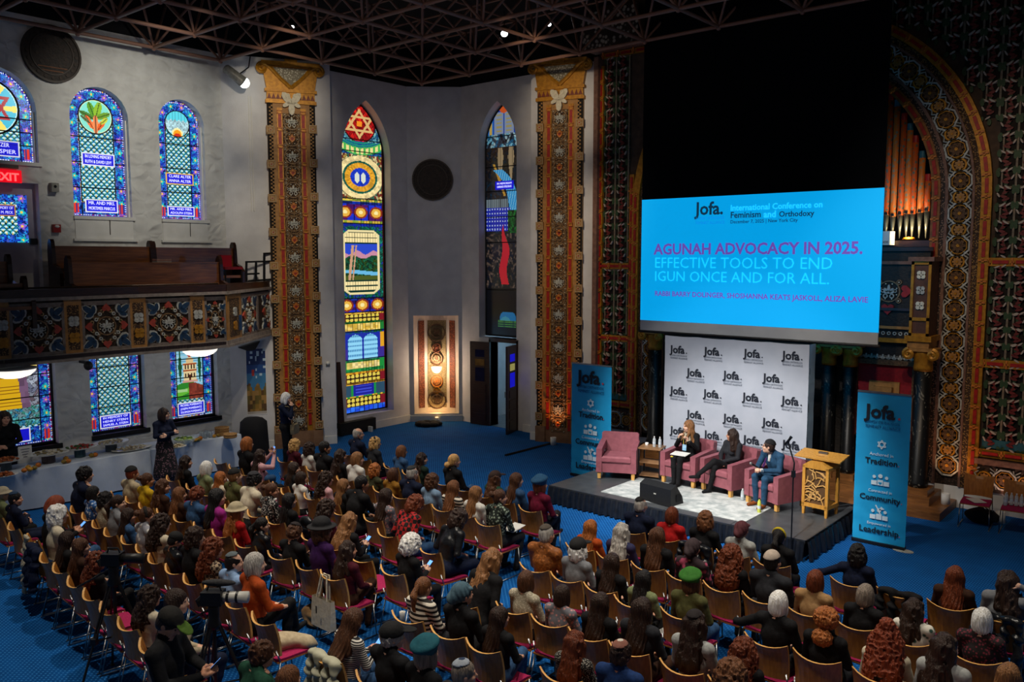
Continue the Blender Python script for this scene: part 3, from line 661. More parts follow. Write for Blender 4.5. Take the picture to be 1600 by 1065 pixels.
    tracery(491, 503); band(503, 506, '1a6a28', '104a1a'); band(506, 517, 'f0d070', 'd8b040', .11); m = (v >= 506) & (v < 517) & (np.abs(u) > .75); c[m] = L3('1a7a30')
    band(517, 521, '0e5a28', '103a90')
    m = (v >= 521) & (v < 563); c[m] = L3('1a2aa0'); c[m & (np.abs(u) > .76)] = L3('e0a020'); c[m & (np.abs(u) > .66) & (v > 545)] = L3('3a2a90')
    for s_ in (-1, 1):
        uu = u-s_*.33; mt = m & (np.abs(uu) < .30) & (v > 523+7*(uu/.3)**2); c[mt] = L3('8fd4f4'); c[mt & (((v-524)/7.5 % 1) < .4) & (np.abs((u*14) % 1-.5) < .3)] = L3('3a80b8')
    band(563, 567, '1a7a30', '0e5a28'); band(567, 577, 'f0d890', 'd8c060', .12); m = (v >= 563) & (v < 580) & (np.abs(u) > .7); c[m] = L3('1a8a38'); band(577, 582, '0f6a30', '208a40'); band(582, 585, 'e0a020', 'a06010')
    tracery(585, 599); band(599, 602, 'e0a828', 'b07818'); m = (v >= 602) & (v < 620); c[m] = L3('1a1e90'); c[m & (np.abs(u) > .5)] = L3('2a4a60'); c[m & (np.abs(np.abs(u)-.5) < .05)] = L3('1a8a40'); c[m & (np.abs(u) < .36) & (((v-604)/5 % 1) < .35)] = L3('3a48c8')
    band(620, 623, 'd8b030', '2a8a30'); tracery(623, 637); band(637, 646, '1a48d8', '2a6ae8', .2)
    e = np.abs(u) > .94; c[e] = L3('300808'); return c
def colB(u, p):
    v = p; U = u*29; c = shards(u*.5, v*.011, [L3(h) for h in ('0a1a28', '141414', '1a2430', '0c2a40', '201a18')], .05, 3)
    m = v < 230; c[m] = L3('1040a8'); c[m & (np.abs(u) > .6)] = L3('2a78d0'); c[m & (np.abs(u-(-.72)) < .07)] = L3('c8a850')
    t = (v > 178) & (v < 214); 
    for s_ in (-1, 1): mt = t & (np.abs(u-s_*.27) < .25) & (v > 176+5*((u-s_*.27)/.25)**2); c[mt] = L3('8a98b0'); c[mt & (np.abs((v/6) % 1-.5) < .2) & (np.abs(u-s_*.27) < .14)] = L3('a89a60')
    c[(v < 180) & (np.hypot(U, v-173) < 7)] = L3('d85a20')
    m = (v > 212) & (v < 232); c[m] = shards(u[m]*.5, v[m]*.011, [L3(h) for h in ('68a8c0', '283848', 'a0c0c8', '1a5a80', '101820')], .06, 9)
    m = (v >= 232) & (v < 282); c[m] = shards(u[m]*.5, v[m]*.011, [L3(h) for h in ('1a1410', '2a221c', '0e1a28', '201810')], .05, 7)
    for cu_ in (-.2, .38): mt = (np.abs(u-cu_) < .17*(1-np.abs(v-248)/45)) & (v > 233) & (v < 285); c[mt] = L3('a08a68'); c[mt & (np.abs((u-cu_)/.07 % 1) < .2)] *= .4
    c[(np.abs(u+.5-(v-262)*.012) < .06) & (v > 258) & (v < 308)] = L3('c09030')
    wf = np.abs(u-(-.3+.9*(1-np.exp(-(v-268)/22)))) < .26; m = wf & (v > 266) & (v < 332); c[m] = L3('2a98d8'); c[m & (((u*8+v*.05) % 1) < .25)] = L3('88d0f0')
    m = (v > 312) & (v < 326) & (u < .2); c[m] = L3('788890'); c[m & (((u*9) % 1) < .3)] = L3('202830')
    m = (v > 326) & (v < 362) & (u < .35); c[m] = L3('1a2ab0'); c[m & (np.hypot(((u*7) % 1)-.5, ((v*.16) % 1)-.5) < .22)] = L3('c8d8f8')
    m = (v > 330) & (v < 372) & (u > .2); c[m] = shards(u[m]*.5, v[m]*.011, [L3(h) for h in ('0e4a1a', '1a6a28', '0a2a14')], .05, 5)
    m = (v > 366) & (v < 452); c[m] = shards(u[m]*.5, v[m]*.011, [L3(h) for h in ('1a1614', '101418', '3a302a', '0e1420', '5a4a40')], .045, 6)
    c[(np.abs(u-.02-.08*np.sin(v*.1)) < .20*np.clip((v-350)/40, 0, 1)) & (v > 350) & (v < 446)] = L3('c01828')
    m = v > 452; c[m] = L3('05070a'); c[(np.hypot(U-6, v-500) < 13) & (v > 490)] = L3('1a6aa0'); c[(np.hypot(U-2, v-505) < 8)] = L3('3a88a0'); m = (v > 503) & (v < 515) & (np.abs(u-.15) < .5); c[m] = L3('0a2a2a'); c[m & (((v-503)/3 % 1) < .4) & (np.abs((u*12) % 1-.5) < .3)] = L3('5aa040')
    return c
FRL, _ = frame((-17.75, 13.27), (-17.75, 16.42)); FRR, _ = frame((-16.66, RW), (-13.61, RW))
lancet('window_7', FRL, LANL, .28, colA, GLL, 'tall pointed stained window with a red egg-shaped star on top', 167, 646)
lancet('window_8', FRR, LANR, .28, colB, GLR, 'tall dark pointed stained window with waterfall and red flame above the door', 167, 528)
pw = bpy.data.objects['window_8']; zc = LANR[2]+(528-292)/(528-167)*(LANR[3]-LANR[2])
plaque(pw, (LANR[0]+LANR[1])/2-.26, (LANR[0]+LANR[1])/2+.34, zc-.09, zc+.09, .26, ['IN MEMORIAM', 'LOUIS BLACK  ESTELLE BLACK'], '1a1ad8')
# ================================================================ PILASTERS
def plane_hit(px, py, p, q):
    d = ray(px, py); n = np.array([-(q[1]-p[1]), q[0]-p[0], 0]); n /= np.linalg.norm(n)
    t = ((np.array([p[0], p[1], HC])-CP)@n)/(d@n); h = CP+d*t; e = np.array([q[0]-p[0], q[1]-p[1]]); e /= np.linalg.norm(e)
    return float((h[:2]-np.array(p))@e), float(h[2])
def heart(s, n=14, inv=False):
    r = []
    for i in range(n):
        t = 2*pi*i/n; x = .062*16*math.sin(t)**3; z = .062*(13*math.cos(t)-5*math.cos(2*t)-2*math.cos(3*t)-math.cos(4*t))
        r.append((s*x, s*z*(-1 if inv else 1)))
    return r if not inv else r[::-1]
def petal(l, w, a, c=(0, 0), n=8):
    return [(c[0]+math.cos(a)*(l/2+l/2*math.cos(2*pi*i/n))-math.sin(a)*w/2*math.sin(2*pi*i/n), c[1]+math.sin(a)*(l/2+l/2*math.cos(2*pi*i/n))+math.cos(a)*w/2*math.sin(2*pi*i/n)) for i in range(n)]
def vines(mb, s):
    for sx in (-1, 1):
        for sz in (-1, 1):
            mb.ring(.15*s, .24*s, -.02, 0, 9, 1, (sx*.86*s, sz*.84*s)); mb.disc(.07*s, -.03, 0, 6, 2, (sx*.86*s, sz*.84*s)); mb.prism(petal(.3*s, .12*s, math.atan2(sz, -sx), (sx*.84*s, sz*.5*s)), -.025, 0, 1)
def palmette_mesh(name, m1, m2, s=1):
    mb = MB(); mb.ring(.88*s, 1.0*s, -.02, 0, 20, 1)
    for a, l in ((90, .75), (45, .6), (135, .6), (10, .5), (170, .5)): mb.prism(petal(l*s, .26*s, math.radians(a), (0, -.12*s)), -.035, 0, 0)
    for sx in (-1, 1):
        mb.ring(.13*s, .22*s, -.03, 0, 10, 0, (sx*.28*s, -.42*s)); mb.ring(.10*s, .17*s, -.03, 0, 8, 0, (sx*.55*s, .05*s))
    mb.disc(.10*s, -.045, 0, 8, 0, (0, -.12*s))
    for k in range(8): a = pi/8+k*pi/4; mb.disc(.06*s, -.03, 0, 6, 2, (.74*s*math.cos(a), .74*s*math.sin(a)))
    vines(mb, s)
    return mb.mesh(name, [m1, m2, CREAM])
def heartmed_mesh(name, m1, m2, s=1):
    mb = MB(); mb.ring(.84*s, .96*s, -.02, 0, 20, 1); mb.prism([(x, z-.05*s) for x, z in heart(.42*s, inv=False)], -.03, 0, 0); mb.prism([(x, z+.0*s) for x, z in heart(.2*s)], -.04, 0, 3)
    for a in (35, 75, 105, 145): mb.prism(petal(.5*s, .16*s, math.radians(a), (0, .1*s)), -.03, 0, 0)
    for k in range(6): a = k*pi/3; mb.disc(.07*s, -.03, 0, 6, 2, (.66*s*math.cos(a), .66*s*math.sin(a)))
    vines(mb, s)
    return mb.mesh(name, [m1, m2, CREAM, RED])
PM_W = palmette_mesh('palmette', SILVER, M('bronze_vine', '8a6a44', '6a4f32', 20, rough=.5), .19)
PM_O = heartmed_mesh('heart_medallion', ORANGEP, M('bronze_vine', '8a6a44'), .18)
SQR = MB(); SQR.box((0, -.02, 0), (.20, .04, .20), 0)
for dx, dz, w_, h_ in ((0, .08, .17, .02), (0, -.08, .17, .02), (.08, 0, .02, .17), (-.08, 0, .02, .17)): SQR.box((dx, -.045, dz), (w_, .02, h_), 1)
for k in range(6): SQR.prism(petal(.055, .03, k*pi/3), -.055, -.03, 1)
SQR.disc(.018, -.065, -.03, 8, 2)
SQR = SQR.mesh('square_rosette', [OCHRE, M('rosette_buff', 'b39b74', '9c855f', 20), RED])
RBAR = MB().box((0, -.008, 0), (.075, .016, .30), 0).mesh('red_bar', RED)
CLMP = MB(); CLMP.box((0, -.02, .03), (.13, .03, .02)); CLMP.box((0, -.02, -.03), (.13, .03, .02)); CLMP.box((-.05, -.02, 0), (.02, .03, .06)); CLMP.box((.05, -.02, 0), (.02, .03, .06)); CLMP = CLMP.mesh('clamp', ORANGEP)
CARVE = M('carved_vine', 'a07a48', '3a2615', 34, rough=.7, kind='cells', bump=.8, bscale=70)
CHKM = M('check_relief', '9a6c38', '1d130b', 1, rough=.7)
def volute(mb, c, r, sgn, m=0, turns=1.6):
    pts = []
    for i in range(22): t = i/21; a = pi/2+sgn*0+(-sgn)*t*turns*2*pi; rr = r*(1-t*.8); pts.append((c[0]+rr*math.cos(a), -.16, c[1]+rr*math.sin(a)))
    mb.tube(pts, .045, 6, m)
def pilaster(p, q, x0, x1, top, label):
    F, L = frame(p, q); w = x1-x0; cx = (x0+x1)/2
    t = thing('ornate_pilaster', label, 'pilaster'); t['kind'] = 'structure'; t.matrix_world = F @ T(cx, -.001, 0)
    mb = MB(); zb = top-.98
    mb.bb(-w*.5, w*.5, -.10, 0, .38, zb); mb.build('shaft', OCHRE, t)
    mb = MB(); mb.bb(-w*.52, -w*.30, -.16, 0, 0, .40); mb.bb(w*.30, w*.52, -.16, 0, 0, .40); mb.bb(-w*.3, w*.3, -.12, 0, 0, .40); mb.build('plinth', M('plinth_tan', '8f6a4c', '7a583e', 6, rough=.6), t)
    mb = MB(); mb.bb(-w*.182, w*.182, -.115, -.10, .40, zb-.22); mb.build('carved_field', CARVE, t)
    for s in (-1, 1):
        mb = MB(); mb.bb(s*w*.19, s*w*.30, -.118, -.10, .4, zb-.10); mb.build('gold_channel', GOLD, t)
        mb = MB(); mb.bb(s*w*.385, s*w*.50, -.112, -.10, .4, zb); o = mb.build('check_strip', DARKB, t)
        ck = MB(); z = .42; k = 0; cs = w*.034
        while z < zb-.03:
            for c_ in range(2):
                if (c_+k) % 2 == 0: ck.box((s*(w*.405+c_*cs*1.15), -.118, z), (cs, .02, cs))
            z += cs*1.12; k += 1
        o2 = ck.build('check_blocks', M('check_gold', 'a77c46', '8a6434', 20, rough=.6), o); o2['kind'] = 'stuff'
    z = zb-.42; k = 0
    while z > .45:
        put('palmette' if k % 2 == 0 else 'heart_medallion', PM_W if k % 2 == 0 else PM_O, t, T(0, -.115, z))
        for s in (-1, 1):
            put('red_bar', RBAR, t, T(s*w*.245, -.118, z+.02)); put('clamp', CLMP, t, T(s*w*.245, -.118, z+.22))
            if k % 2 == (0 if s < 0 else 0): put('square_rosette', SQR, t, T(s*w*.44, -.10, z-.15-(.06 if s < 0 else 0)) @ SC(1, 1.2, 1))
        z -= .40; k += 1
    # capital
    c = MB(); c.bb(-w*.53, w*.53, -.16, 0, zb, zb+.08); c.bb(-w*.50, w*.50, -.13, 0, zb+.08, zb+.26); c.bb(-w*.54, w*.54, -.18, 0, zb+.26, zb+.33)
    c.prism([(-w*.5, zb+.33), (w*.5, zb+.33), (w*.58, zb+.86), (-w*.58, zb+.86)], -.14, 0); c.bb(-w*.60, w*.60, -.24, 0, zb+.86, zb+.95); cap = c.build('capital', GOLD, t)
    sc = MB(); sc.prism([(-.05, zb+.36), (.05, zb+.36), (w*.36, zb+.82), (-w*.36, zb+.82)], -.165, -.14); sc.build('scale_field', M('scale_silver', 'b8b4a2', '6d6553', 24, kind='cells', rough=.5), cap)
    vo = MB()
    for s in (-1, 1):
        vo.tube([(0, -.17, zb+.36), (s*w*.2, -.18, zb+.55), (s*w*.42, -.19, zb+.80), (s*w*.56, -.19, zb+.90)], [.05, .045, .045, .05], 6); volute(vo, (s*w*.585, zb+.78), .12, s)
    vo.build('volute', GOLD, cap)
    db = MB()
    for i in range(11):
        x = -w*.45+i*w*.09
        if abs(x) > .14: db.prism(heart(.05), -.015, 0, 0) if False else db.prism([(x-.05, zb+.10), (x+.05, zb+.10), (x, zb+.23)], -.145, -.13)
    db.build('frieze_leaf', M('frieze_red', '7c3018', '5e2412', 20, rough=.5), cap)
    mb = MB(); mb.bb(-w*.13, w*.13, -.28, -.2, zb+.84, zb+1.0); mb.build('abacus_flower', GOLD, cap)
    pm = MB()
    for s in (-1, 1):
        pm.prism(petal(.34, .17, math.radians(90-s*38), (0, zb-.02)), -.22, -.17); pm.prism(petal(.20, .10, math.radians(-90+s*60), (s*.03, zb+.02)), -.22, -.17); pm.ring(.03, .055, -.235, -.2, 10, 0, (s*.085, zb+.17))
    pm.prism(petal(.30, .15, math.radians(-90), (0, zb+.02)), -.22, -.16); pm.build('cream_palmette', CREAM, t)
    return t
x0, z_ = plane_hit(420, 300, PLp, PLq); x1, z_ = plane_hit(494, 300, PLp, PLq)
pilaster(PLp, PLq, x0, x1, plane_hit(452, 98, PLp, PLq)[1], 'gilded carved pilaster beside the balcony end, tall with volute capital')
x0, z_ = plane_hit(842, 300, PRp, PRq); x1, z_ = plane_hit(912, 300, PRp, PRq)
pilaster(PRp, PRq, x0, x1, plane_hit(872, 94, PRp, PRq)[1], 'gilded carved pilaster between the door recess and the big screen')
# warm uplight at its foot
p = plane_hit(873, 690, PRp, PRq); F_, _ = frame(PRp, PRq)
u = F_ @ Vector((p[0], -.42, 0)); t = thing('floor_uplight', 'small white uplight on the carpet before the second pilaster', 'uplight', u)
MB().lathe([(.07, 0), (.075, .2), (.06, .2), (.055, .1)], 10).build('housing', WHITE, t, None, True); MB().lathe([(.001, .12), (.055, .12)], 10, cap=False).build('lens', E('warm_lens', 'ff9a50', 6), t)
spot('uplight_beam', u+Vector((0, 0, .22)), u+Vector((-.12, .36, 2.0)), 46, 75, .8, (1, .38, .12), .04)
# ================================================================ NICHE DECOR, MEDALLIONS
mbn = lambda x: .02+.30*math.sin(pi*(x-NX0)/(NX1-NX0))**.8
NRED = M('terracotta_lattice', 'b5613a', '6e3620', 30, rough=.6, kind='cells'); NGR = M('niche_sage', 'b09a6c', '86724c', 30, rough=.6, kind='cells')
for a, b, mt, nm in ((.10, .28, NRED, 'lattice_strip'), (.30, .72, NGR, 'rosette_panel'), (.74, .92, NRED, 'lattice_strip')):
    if nm == 'lattice_strip': a, b = (a, a+.13) if a < .5 else (b-.13, b)
    wN = NX1-NX0; P = [[(NX0+wN*(a+(b-a)*i/6), mbn(NX0+wN*(a+(b-a)*i/6))-.015, .36), (NX0+wN*(a+(b-a)*i/6), mbn(NX0+wN*(a+(b-a)*i/6))-.015, 2.88)] for i in range(7)]
    MB().grid(P).build(nm, mt, niche)
nc = (NX0+NX1)/2
for z, r, mt in ((2.52, .26, BROWN), (2.08, .13, NRED), (1.78, .17, BROWN), (1.12, .17, ORANGEP), (.86, .10, GOLD), (.58, .27, BROWN)):
    mb = MB(); mb.ring(r*.86, r, .24, .30, 24, 0, (nc, z)); mb.ring(r*.5, r*.58, .24, .30, 20, 0, (nc, z))
    for k in range(8): mb.prism(petal(r*.42, r*.16, k*pi/4, (nc, z)), .26, .30, 0)
    mb.build('rosette', mt, niche)
sl = thing('niche_lamp', 'white half-bowl wall lamp glowing in the niche', 'wall lamp'); sl.matrix_world = Fn @ T(nc, .13, 1.52)
MB().lathe([(.001, -.15), (.07, -.135), (.12, -.09), (.15, -.02), (.155, .03), (.14, .03)], 16, cap=False).build('bowl', E('lamp_bowl', 'ffe0c4', 1.5), sl, SC(1, .8, 1), True)
point('niche_lamp_light', Fn @ Vector((nc, -.03, 1.28)), 13, (1, .72, .42), .06); point('niche_up_light', Fn @ Vector((nc, .06, 1.75)), 16, (1, .75, .55), .05)
u2 = Fn @ Vector((nc, -.12, 0)); t = thing('niche_uplight', 'tiny white uplight standing before the niche', 'uplight', u2); MB().lathe([(.06, 0), (.06, .14), (.045, .14)], 8).build('housing', WHITE, t, None, True)
MB().lathe([(.001, .142), (.045, .142)], 8, cap=False).build('lens', E('warm_lens2', 'ffc070', 5), t)
point('niche_foot_light', Fn @ Vector((nc, .05, .34)), 4.5, (1, .62, .25), .03)
def medallion(name, mw, r, label):
    t = thing(name, label, 'medallion'); t.matrix_world = mw
    MB().disc(r, -.06, 0, 36).build('disc', M('bronze_dark', '30231b', '1c1510', 14, rough=.6, bump=.5, bscale=25), t)
    MB().ring(r*.93, r, -.09, -.05, 36).build('rim', M('bronze_rim', '3a2b20', '241a13', 20, rough=.5), t); MB().ring(r*.70, r*.74, -.08, -.05, 32).build('inner_rim', M('bronze_rim', '3a2b20'), t)
    f = MB()
    for k in range(20): a = k*pi/10; f.disc(r*.06, -.075, -.05, 6, 0, (r*.83*math.cos(a), r*.83*math.sin(a)))
    for k in range(9): f.disc(r*.07, -.07, -.05, 7, 0, (r*.5*math.cos(k*.7+.4), r*.45*math.sin(k*.7+.4)))
    f.build('relief', M('bronze_relief', '38281c', '241912', 30, rough=.6), t)['kind'] = 'stuff'; return t
mc = plane_hit(676, 281, (-17.75, 16.42), (-16.66, 17.45)); r_ = (aty(676, 249, 16.9)-aty(676, 281, 16.9)).length
medallion('bronze_medallion', Fn @ T(mc[0], -.002, mc[1]), .57, 'dark bronze round medallion above the lit niche')
pm = atx(79, 85, XL); mt_ = medallion('carved_medallion', FL @ T(pm.y-Y0, -.002, pm.z), .56, 'large bronze round medallion high on the side wall')
MB().bb(-.28, .28, -.075, -.06, -.27, -.25).build('inscription_band', M('bronze_letters', '7a4a2a', '6a3f22', 20), mt_); MB().bb(-.2, .2, -.075, -.06, -.34, -.32).build('inscription_band', M('bronze_letters', '7a4a2a'), mt_)
# ================================================================ FRONT WALL ORNAMENT
fw = thing('arch_surround', 'gilded band of octagon rosettes framing the great arch', 'arch ornament'); fw['kind'] = 'structure'
def arcstrip(r0, r1, y0, y1, name, mat, a0=0, a1=180, legs=(.4, ACZ), n=40, par=fw):
    mb = MB(); pts = []
    if a0 == 0: pts.append(((ACX+r0, legs[0]), (ACX+r1, legs[0])))
    for i in range(n+1): a = math.radians(a0+(a1-a0)*i/n); pts.append(((ACX+r0*math.cos(a), ACZ+r0*math.sin(a)), (ACX+r1*math.cos(a), ACZ+r1*math.sin(a))))
    if a1 == 180: pts.append(((ACX-r0, legs[0]), (ACX-r1, legs[0])))
    P = [[(a[0], y1, a[1]), (a[0], y0, a[1]), (b[0], y0, b[1]), (b[0], y1, b[1])] for a, b in pts]
    mb.grid(P, closed=True); return mb.build(name, mat, par)
def path(r, s):   # position along arch: s metres up the leg from z=0 then over the arch
    if s < ACZ: return (ACX+r, s, 0)
    a = (s-ACZ)/r; return (ACX+r*math.cos(a), ACZ+r*math.sin(a), a)
PINKST = M('rose_stone', '7d5a4a', '64463a', 12, rough=.65)
arcstrip(2.87, 3.75, YF-.05, YF, 'arch_ground', M('arch_ground', '4a3528', '281b13', 22, rough=.75, kind='cells', bump=.5))
arcstrip(2.98, 3.03, YF-.09, YF, 'inner_bead', PINKST); arcstrip(3.43, 3.47, YF-.09, YF, 'outer_bead', PINKST)
arcstrip(3.58, 3.75, YF-.12, YF, 'gold_trim', GOLD); arcstrip(2.75, 2.90, YF-.10, YF+.05, 'inner_gold_trim', M('inner_gold', '8f5a26', '6e431a', 10, rough=.5))
arcstrip(3.47, 3.57, YF-.07, YF, 'vine_band', CARVE); arcstrip(2.90, 2.98, YF-.08, YF, 'lace_band', M('lace', '8a6a55', '241812', 30, kind='cells', rough=.7))
OCT = MB(); OCT.ring(.185, .215, -.05, 0, 8, 1, rot=pi/8); OCT.ring(.145, .16, -.04, 0, 8, 2, rot=pi/8)
for k in range(8): OCT.prism(petal(.13, .07, k*pi/4), -.04, 0, 0)
OCT.disc(.03, -.06, 0, 8, 2)
OCT = OCT.mesh('octagon_rosette', [BROWN, SILVER, GOLD])
RND = MB(); RND.ring(.10, .13, -.05, 0, 14, 1)
for k in range(8): RND.prism(petal(.09, .05, k*pi/4), -.04, 0, 0)
RND.disc(.022, -.055, 0, 8, 1)
for s in (-1, 1):
    for sz in (-1, 1):
        RND.tube([(s*.10, -.03, sz*.12), (s*.17, -.03, sz*.07), (s*.13, -.03, 0)], .014, 4, 2); RND.tube([(s*.09, -.03, sz*.19), (s*.19, -.03, sz*.12), (s*.21, -.03, sz*.2)], .013, 4, 2)
RND = RND.mesh('round_rosette', [OCHRE, GOLD, SILVER])
s = .78; k = 0
while s < ACZ+3.22*1.5:
    x, z, a = path(3.235, s)
    for sgn in (1, -1):
        if sgn < 0 and s > 3.6: continue
        put('octagon_rosette' if k % 2 == 0 else 'round_rosette', OCT if k % 2 == 0 else RND, fw, T(x if sgn > 0 else 2*ACX-x, YF-.05, z) @ RY(-a))
    s += .2925; k += 1
TB = MB().box((0, -.01, 0), (.06, .02, .26), 0).mesh('red_inset', RED); TC = MB(); TC.box((0, -.02, 0), (.15, .03, .03)); TC.box((0, -.02, 0), (.04, .03, .07)); TC = TC.mesh('trim_knot', ORANGEP)
for r, y in ((3.665, YF-.12), (2.825, YF-.10)):
    s = .62
    while s < ACZ+r*1.5:
        x, z, a = path(r, s); put('red_inset', TB, fw, T(x, y, z) @ RY(-a)); x, z, a = path(r, s+.19); put('trim_knot', TC, fw, T(x, y, z) @ RY(-a))
        if s < 6 and r > 3: x, z, a = path(r, s); put('red_inset', TB, fw, T(2*ACX-x, y, z)); put('trim_knot', TC, fw, T(2*ACX-x, y, z+.19))
        s += .38
# grille panels
FLW = MB()
for sx, sz, a, m in ((-.05, .07, 40, 0), (.05, .02, 140, 0), (-.04, -.04, 20, 0), (.05, -.09, 160, 0)): FLW.prism(petal(.13, .055, math.radians(a), (sx, sz)), -.05, -.01, m)
for sx, sz, a in ((-.09, .11, 25), (.02, .12, 35), (-.02, -.13, -30), (.08, -.03, 60)): FLW.prism(petal(.10, .03, math.radians(a), (sx, sz)), -.065, -.02, 1)
for sx, sz, a in ((-.12, .02, 100), (.12, .06, 80), (-.11, -.10, 250), (.11, -.12, 290), (0, .17, 90), (0, -.17, 270)): FLW.prism(petal(.12, .07, math.radians(a), (sx, sz)), -.04, 0, 2)
FLW = FLW.mesh('flower_relief', [M('flower_red', '6e1f1c', '571614', 20), M('flower_white', 'b5a79a', '968a7e', 20), GREENP])
VB = MB().box((0, -.02, .5), (.034, .03, 1), 0).mesh('lattice_bar', GREYB); HB = MB().box((.5, -.018, 0), (1, .03, .03), 0).mesh('lattice_bar', GREYB)
def grille(name, x0, x1, z0, z1, label, cw=.30, ch=.30, clip=None, trims=()):
    t = thing(name, label, 'wall panel', (0, YF, 0)); t['kind'] = 'structure'; back = MB()
    nx = max(1, round((x1-x0)/cw)); nz = round((z1-z0)/ch); cw = (x1-x0)/nx; ch = (z1-z0)/nz
    mb = MB()
    ok = clip or (lambda x, z: True)
    for i in range(nx):
        for j in range(nz):
            if ok(x0+(i+.5)*cw, z0+(j+.5)*ch): mb.bb(x0+i*cw, x0+(i+1)*cw, -.012, -.002, z0+j*ch, z0+(j+1)*ch)
    mb.build('panel_ground', DARKB, t)
    for j in range(nz):
        for i in range(nx):
            x, z = x0+(i+.5)*cw, z0+(j+.5)*ch
            if not ok(x, z): continue
            put('flower_relief', FLW, t, T(x-.02, -.012, z) @ SC((1 if (i+j) % 2 else -1), 1, 1))
            put('lattice_bar', VB, t, T(x+cw*.42, -.012, z-ch*.5) @ SC(1, 1, ch)); put('lattice_bar', HB, t, T(x-cw*.5, -.012, z+ch*.47) @ SC(cw, 1, 1))
            if (i+j) % 2: put('lattice_bar', VB, t, T(x-cw*.28, -.012, z-ch*.5) @ SC(.8, 1, ch))
    return t
def gtrim(t, a, b, wd=.15):  # gold trim with red insets from a to b (x,z)
    a = Vector((a[0], 0, a[1])); b = Vector((b[0], 0, b[1])); d = b-a; L = d.length; ang = math.atan2(d.z, d.x); Mx = T(a) @ RY(-ang)
    mb = MB(); mb.bb(0, L, -.07, 0, -wd/2, wd/2); tr = mb.build('gold_trim', GOLD, t, Mx)
    n = max(1, round(L/.38))
    for i in range(n):
        put('red_inset', TB, t, Mx @ T((i+.5)*L/n, -.07, 0) @ RY(pi/2)); put('trim_knot', TC, t, Mx @ T(i*L/n, -.07, 0) @ RY(pi/2))
out_ = lambda x, z: (z < ACZ and abs(x-ACX) > AR+.05) or math.hypot(x-ACX, z-ACZ) > AR+.12 and (z >= ACZ)
RX0 = ACX+AR
gr = grille('flower_grille', RX0+.04, RX0+2.6, 1.20, 2.72, 'lowest grille of painted flowers right of the arch', cw=.32); gtrim(gr, (RX0, 1.10), (RX0+2.6, 1.10)); gtrim(gr, (RX0, 2.75), (RX0+2.6, 2.75))
mb = MB(); mb.bb(RX0+.04, RX0+2.6, -.05, -.01, 1.20, 1.36); mb.build('teal_strip', TEAL, gr)
mb = MB(); mb.bb(RX0-.05, RX0+2.6, -.14, 0, .90, 1.0); mb.build('sill', PINKST, gr); mb = MB(); mb.bb(RX0-.05, RX0+2.6, -.09, 0, .4, .90); mb.build('dado', M('dado_carved', '6a4a34', '2a1c13', 14, kind='cells', bump=.6), gr)
for i in range(7): put('octagon_rosette' if i % 2 else 'round_rosette', OCT if i % 2 else RND, gr, T(RX0+.12+i*.33, -.09, .66) @ SC(.95))
gr = grille('flower_grille', RX0+.04, RX0+2.6, 2.84, 4.50, 'middle grille of painted flowers right of the arch', cw=.32); gtrim(gr, (RX0, 4.58), (RX0+2.6, 4.58))
grille('flower_grille', ACX+1.6, RX0+2.9, 4.68, 10.5, 'upper grille of painted flowers climbing around the arch', cw=.32, clip=lambda x, z: (z < ACZ and x > RX0+.05) or (z >= ACZ and math.hypot(x-ACX, z-ACZ) > AR+.14))
LX0, LX1 = PRq[0]+.06, ACX-AR
gl = grille('flower_grille', LX0+.12, LX1-.14, 4.55, 9.35, 'tall grille of painted flowers left of the big screen', cw=.31)
gtrim(gl, (LX0+.05, 1.2), (LX0+.05, 9.2), .12); gtrim(gl, (LX1-.05, 1.2), (LX1-.05, 6.6), .12); gtrim(gl, (LX0+.1, 9.42), (LX1+.8, 9.42), .12); gtrim(gl, (LX0, 4.46), (LX1, 4.46), .14)
mb = MB(); mb.bb(LX0-.16, LX1+2, -.3, 0, 9.5, 9.75); mb.build('cornice', PINKST, gl)
gl = grille('flower_grille', LX0+.12, LX1-.14, 2.82, 4.38, 'middle grille of painted flowers behind the slim blue banner', cw=.31); gtrim(gl, (LX0, 2.72), (LX1, 2.72), .14)
gl = grille('flower_grille', LX0+.12, LX1-.14, 1.35, 2.64, 'lowest grille of painted flowers behind the empty armchair', cw=.31); gtrim(gl, (LX0, 1.12), (LX1, 1.12), .14)
mb = MB(); mb.bb(LX0+.12, LX1-.14, -.05, -.01, 1.22, 1.36); mb.build('teal_strip', TEAL, gl); mb = MB(); mb.bb(LX0, LX1, -.09, 0, .5, 1.0); mb.build('dado', M('dado_carved', '6a4a34'), gl)
for i in range(3): put('octagon_rosette' if i % 2 else 'round_rosette', OCT if i % 2 else RND, gl, T(LX0+.25+i*.33, -.09, .76) @ SC(.95))
# silver vine bracket above
mb = MB(); mb.bb(LX0-.4, LX0+1.2, YF-.32, YF-.3, 9.5, 10.4); t = tag(mb.build('vine_spandrel', M('vine_spandrel', 'a99f90', '2c1f18', 9, kind='cells', rough=.5)), 'silver vine carving in the corner above the left grille', 'carving')
mb = MB(); mb.bb(FRX0-.02, FRX0+.10, YF-.2, YF, 0, 9.4); struct(mb.build('trim_1', PINKST))
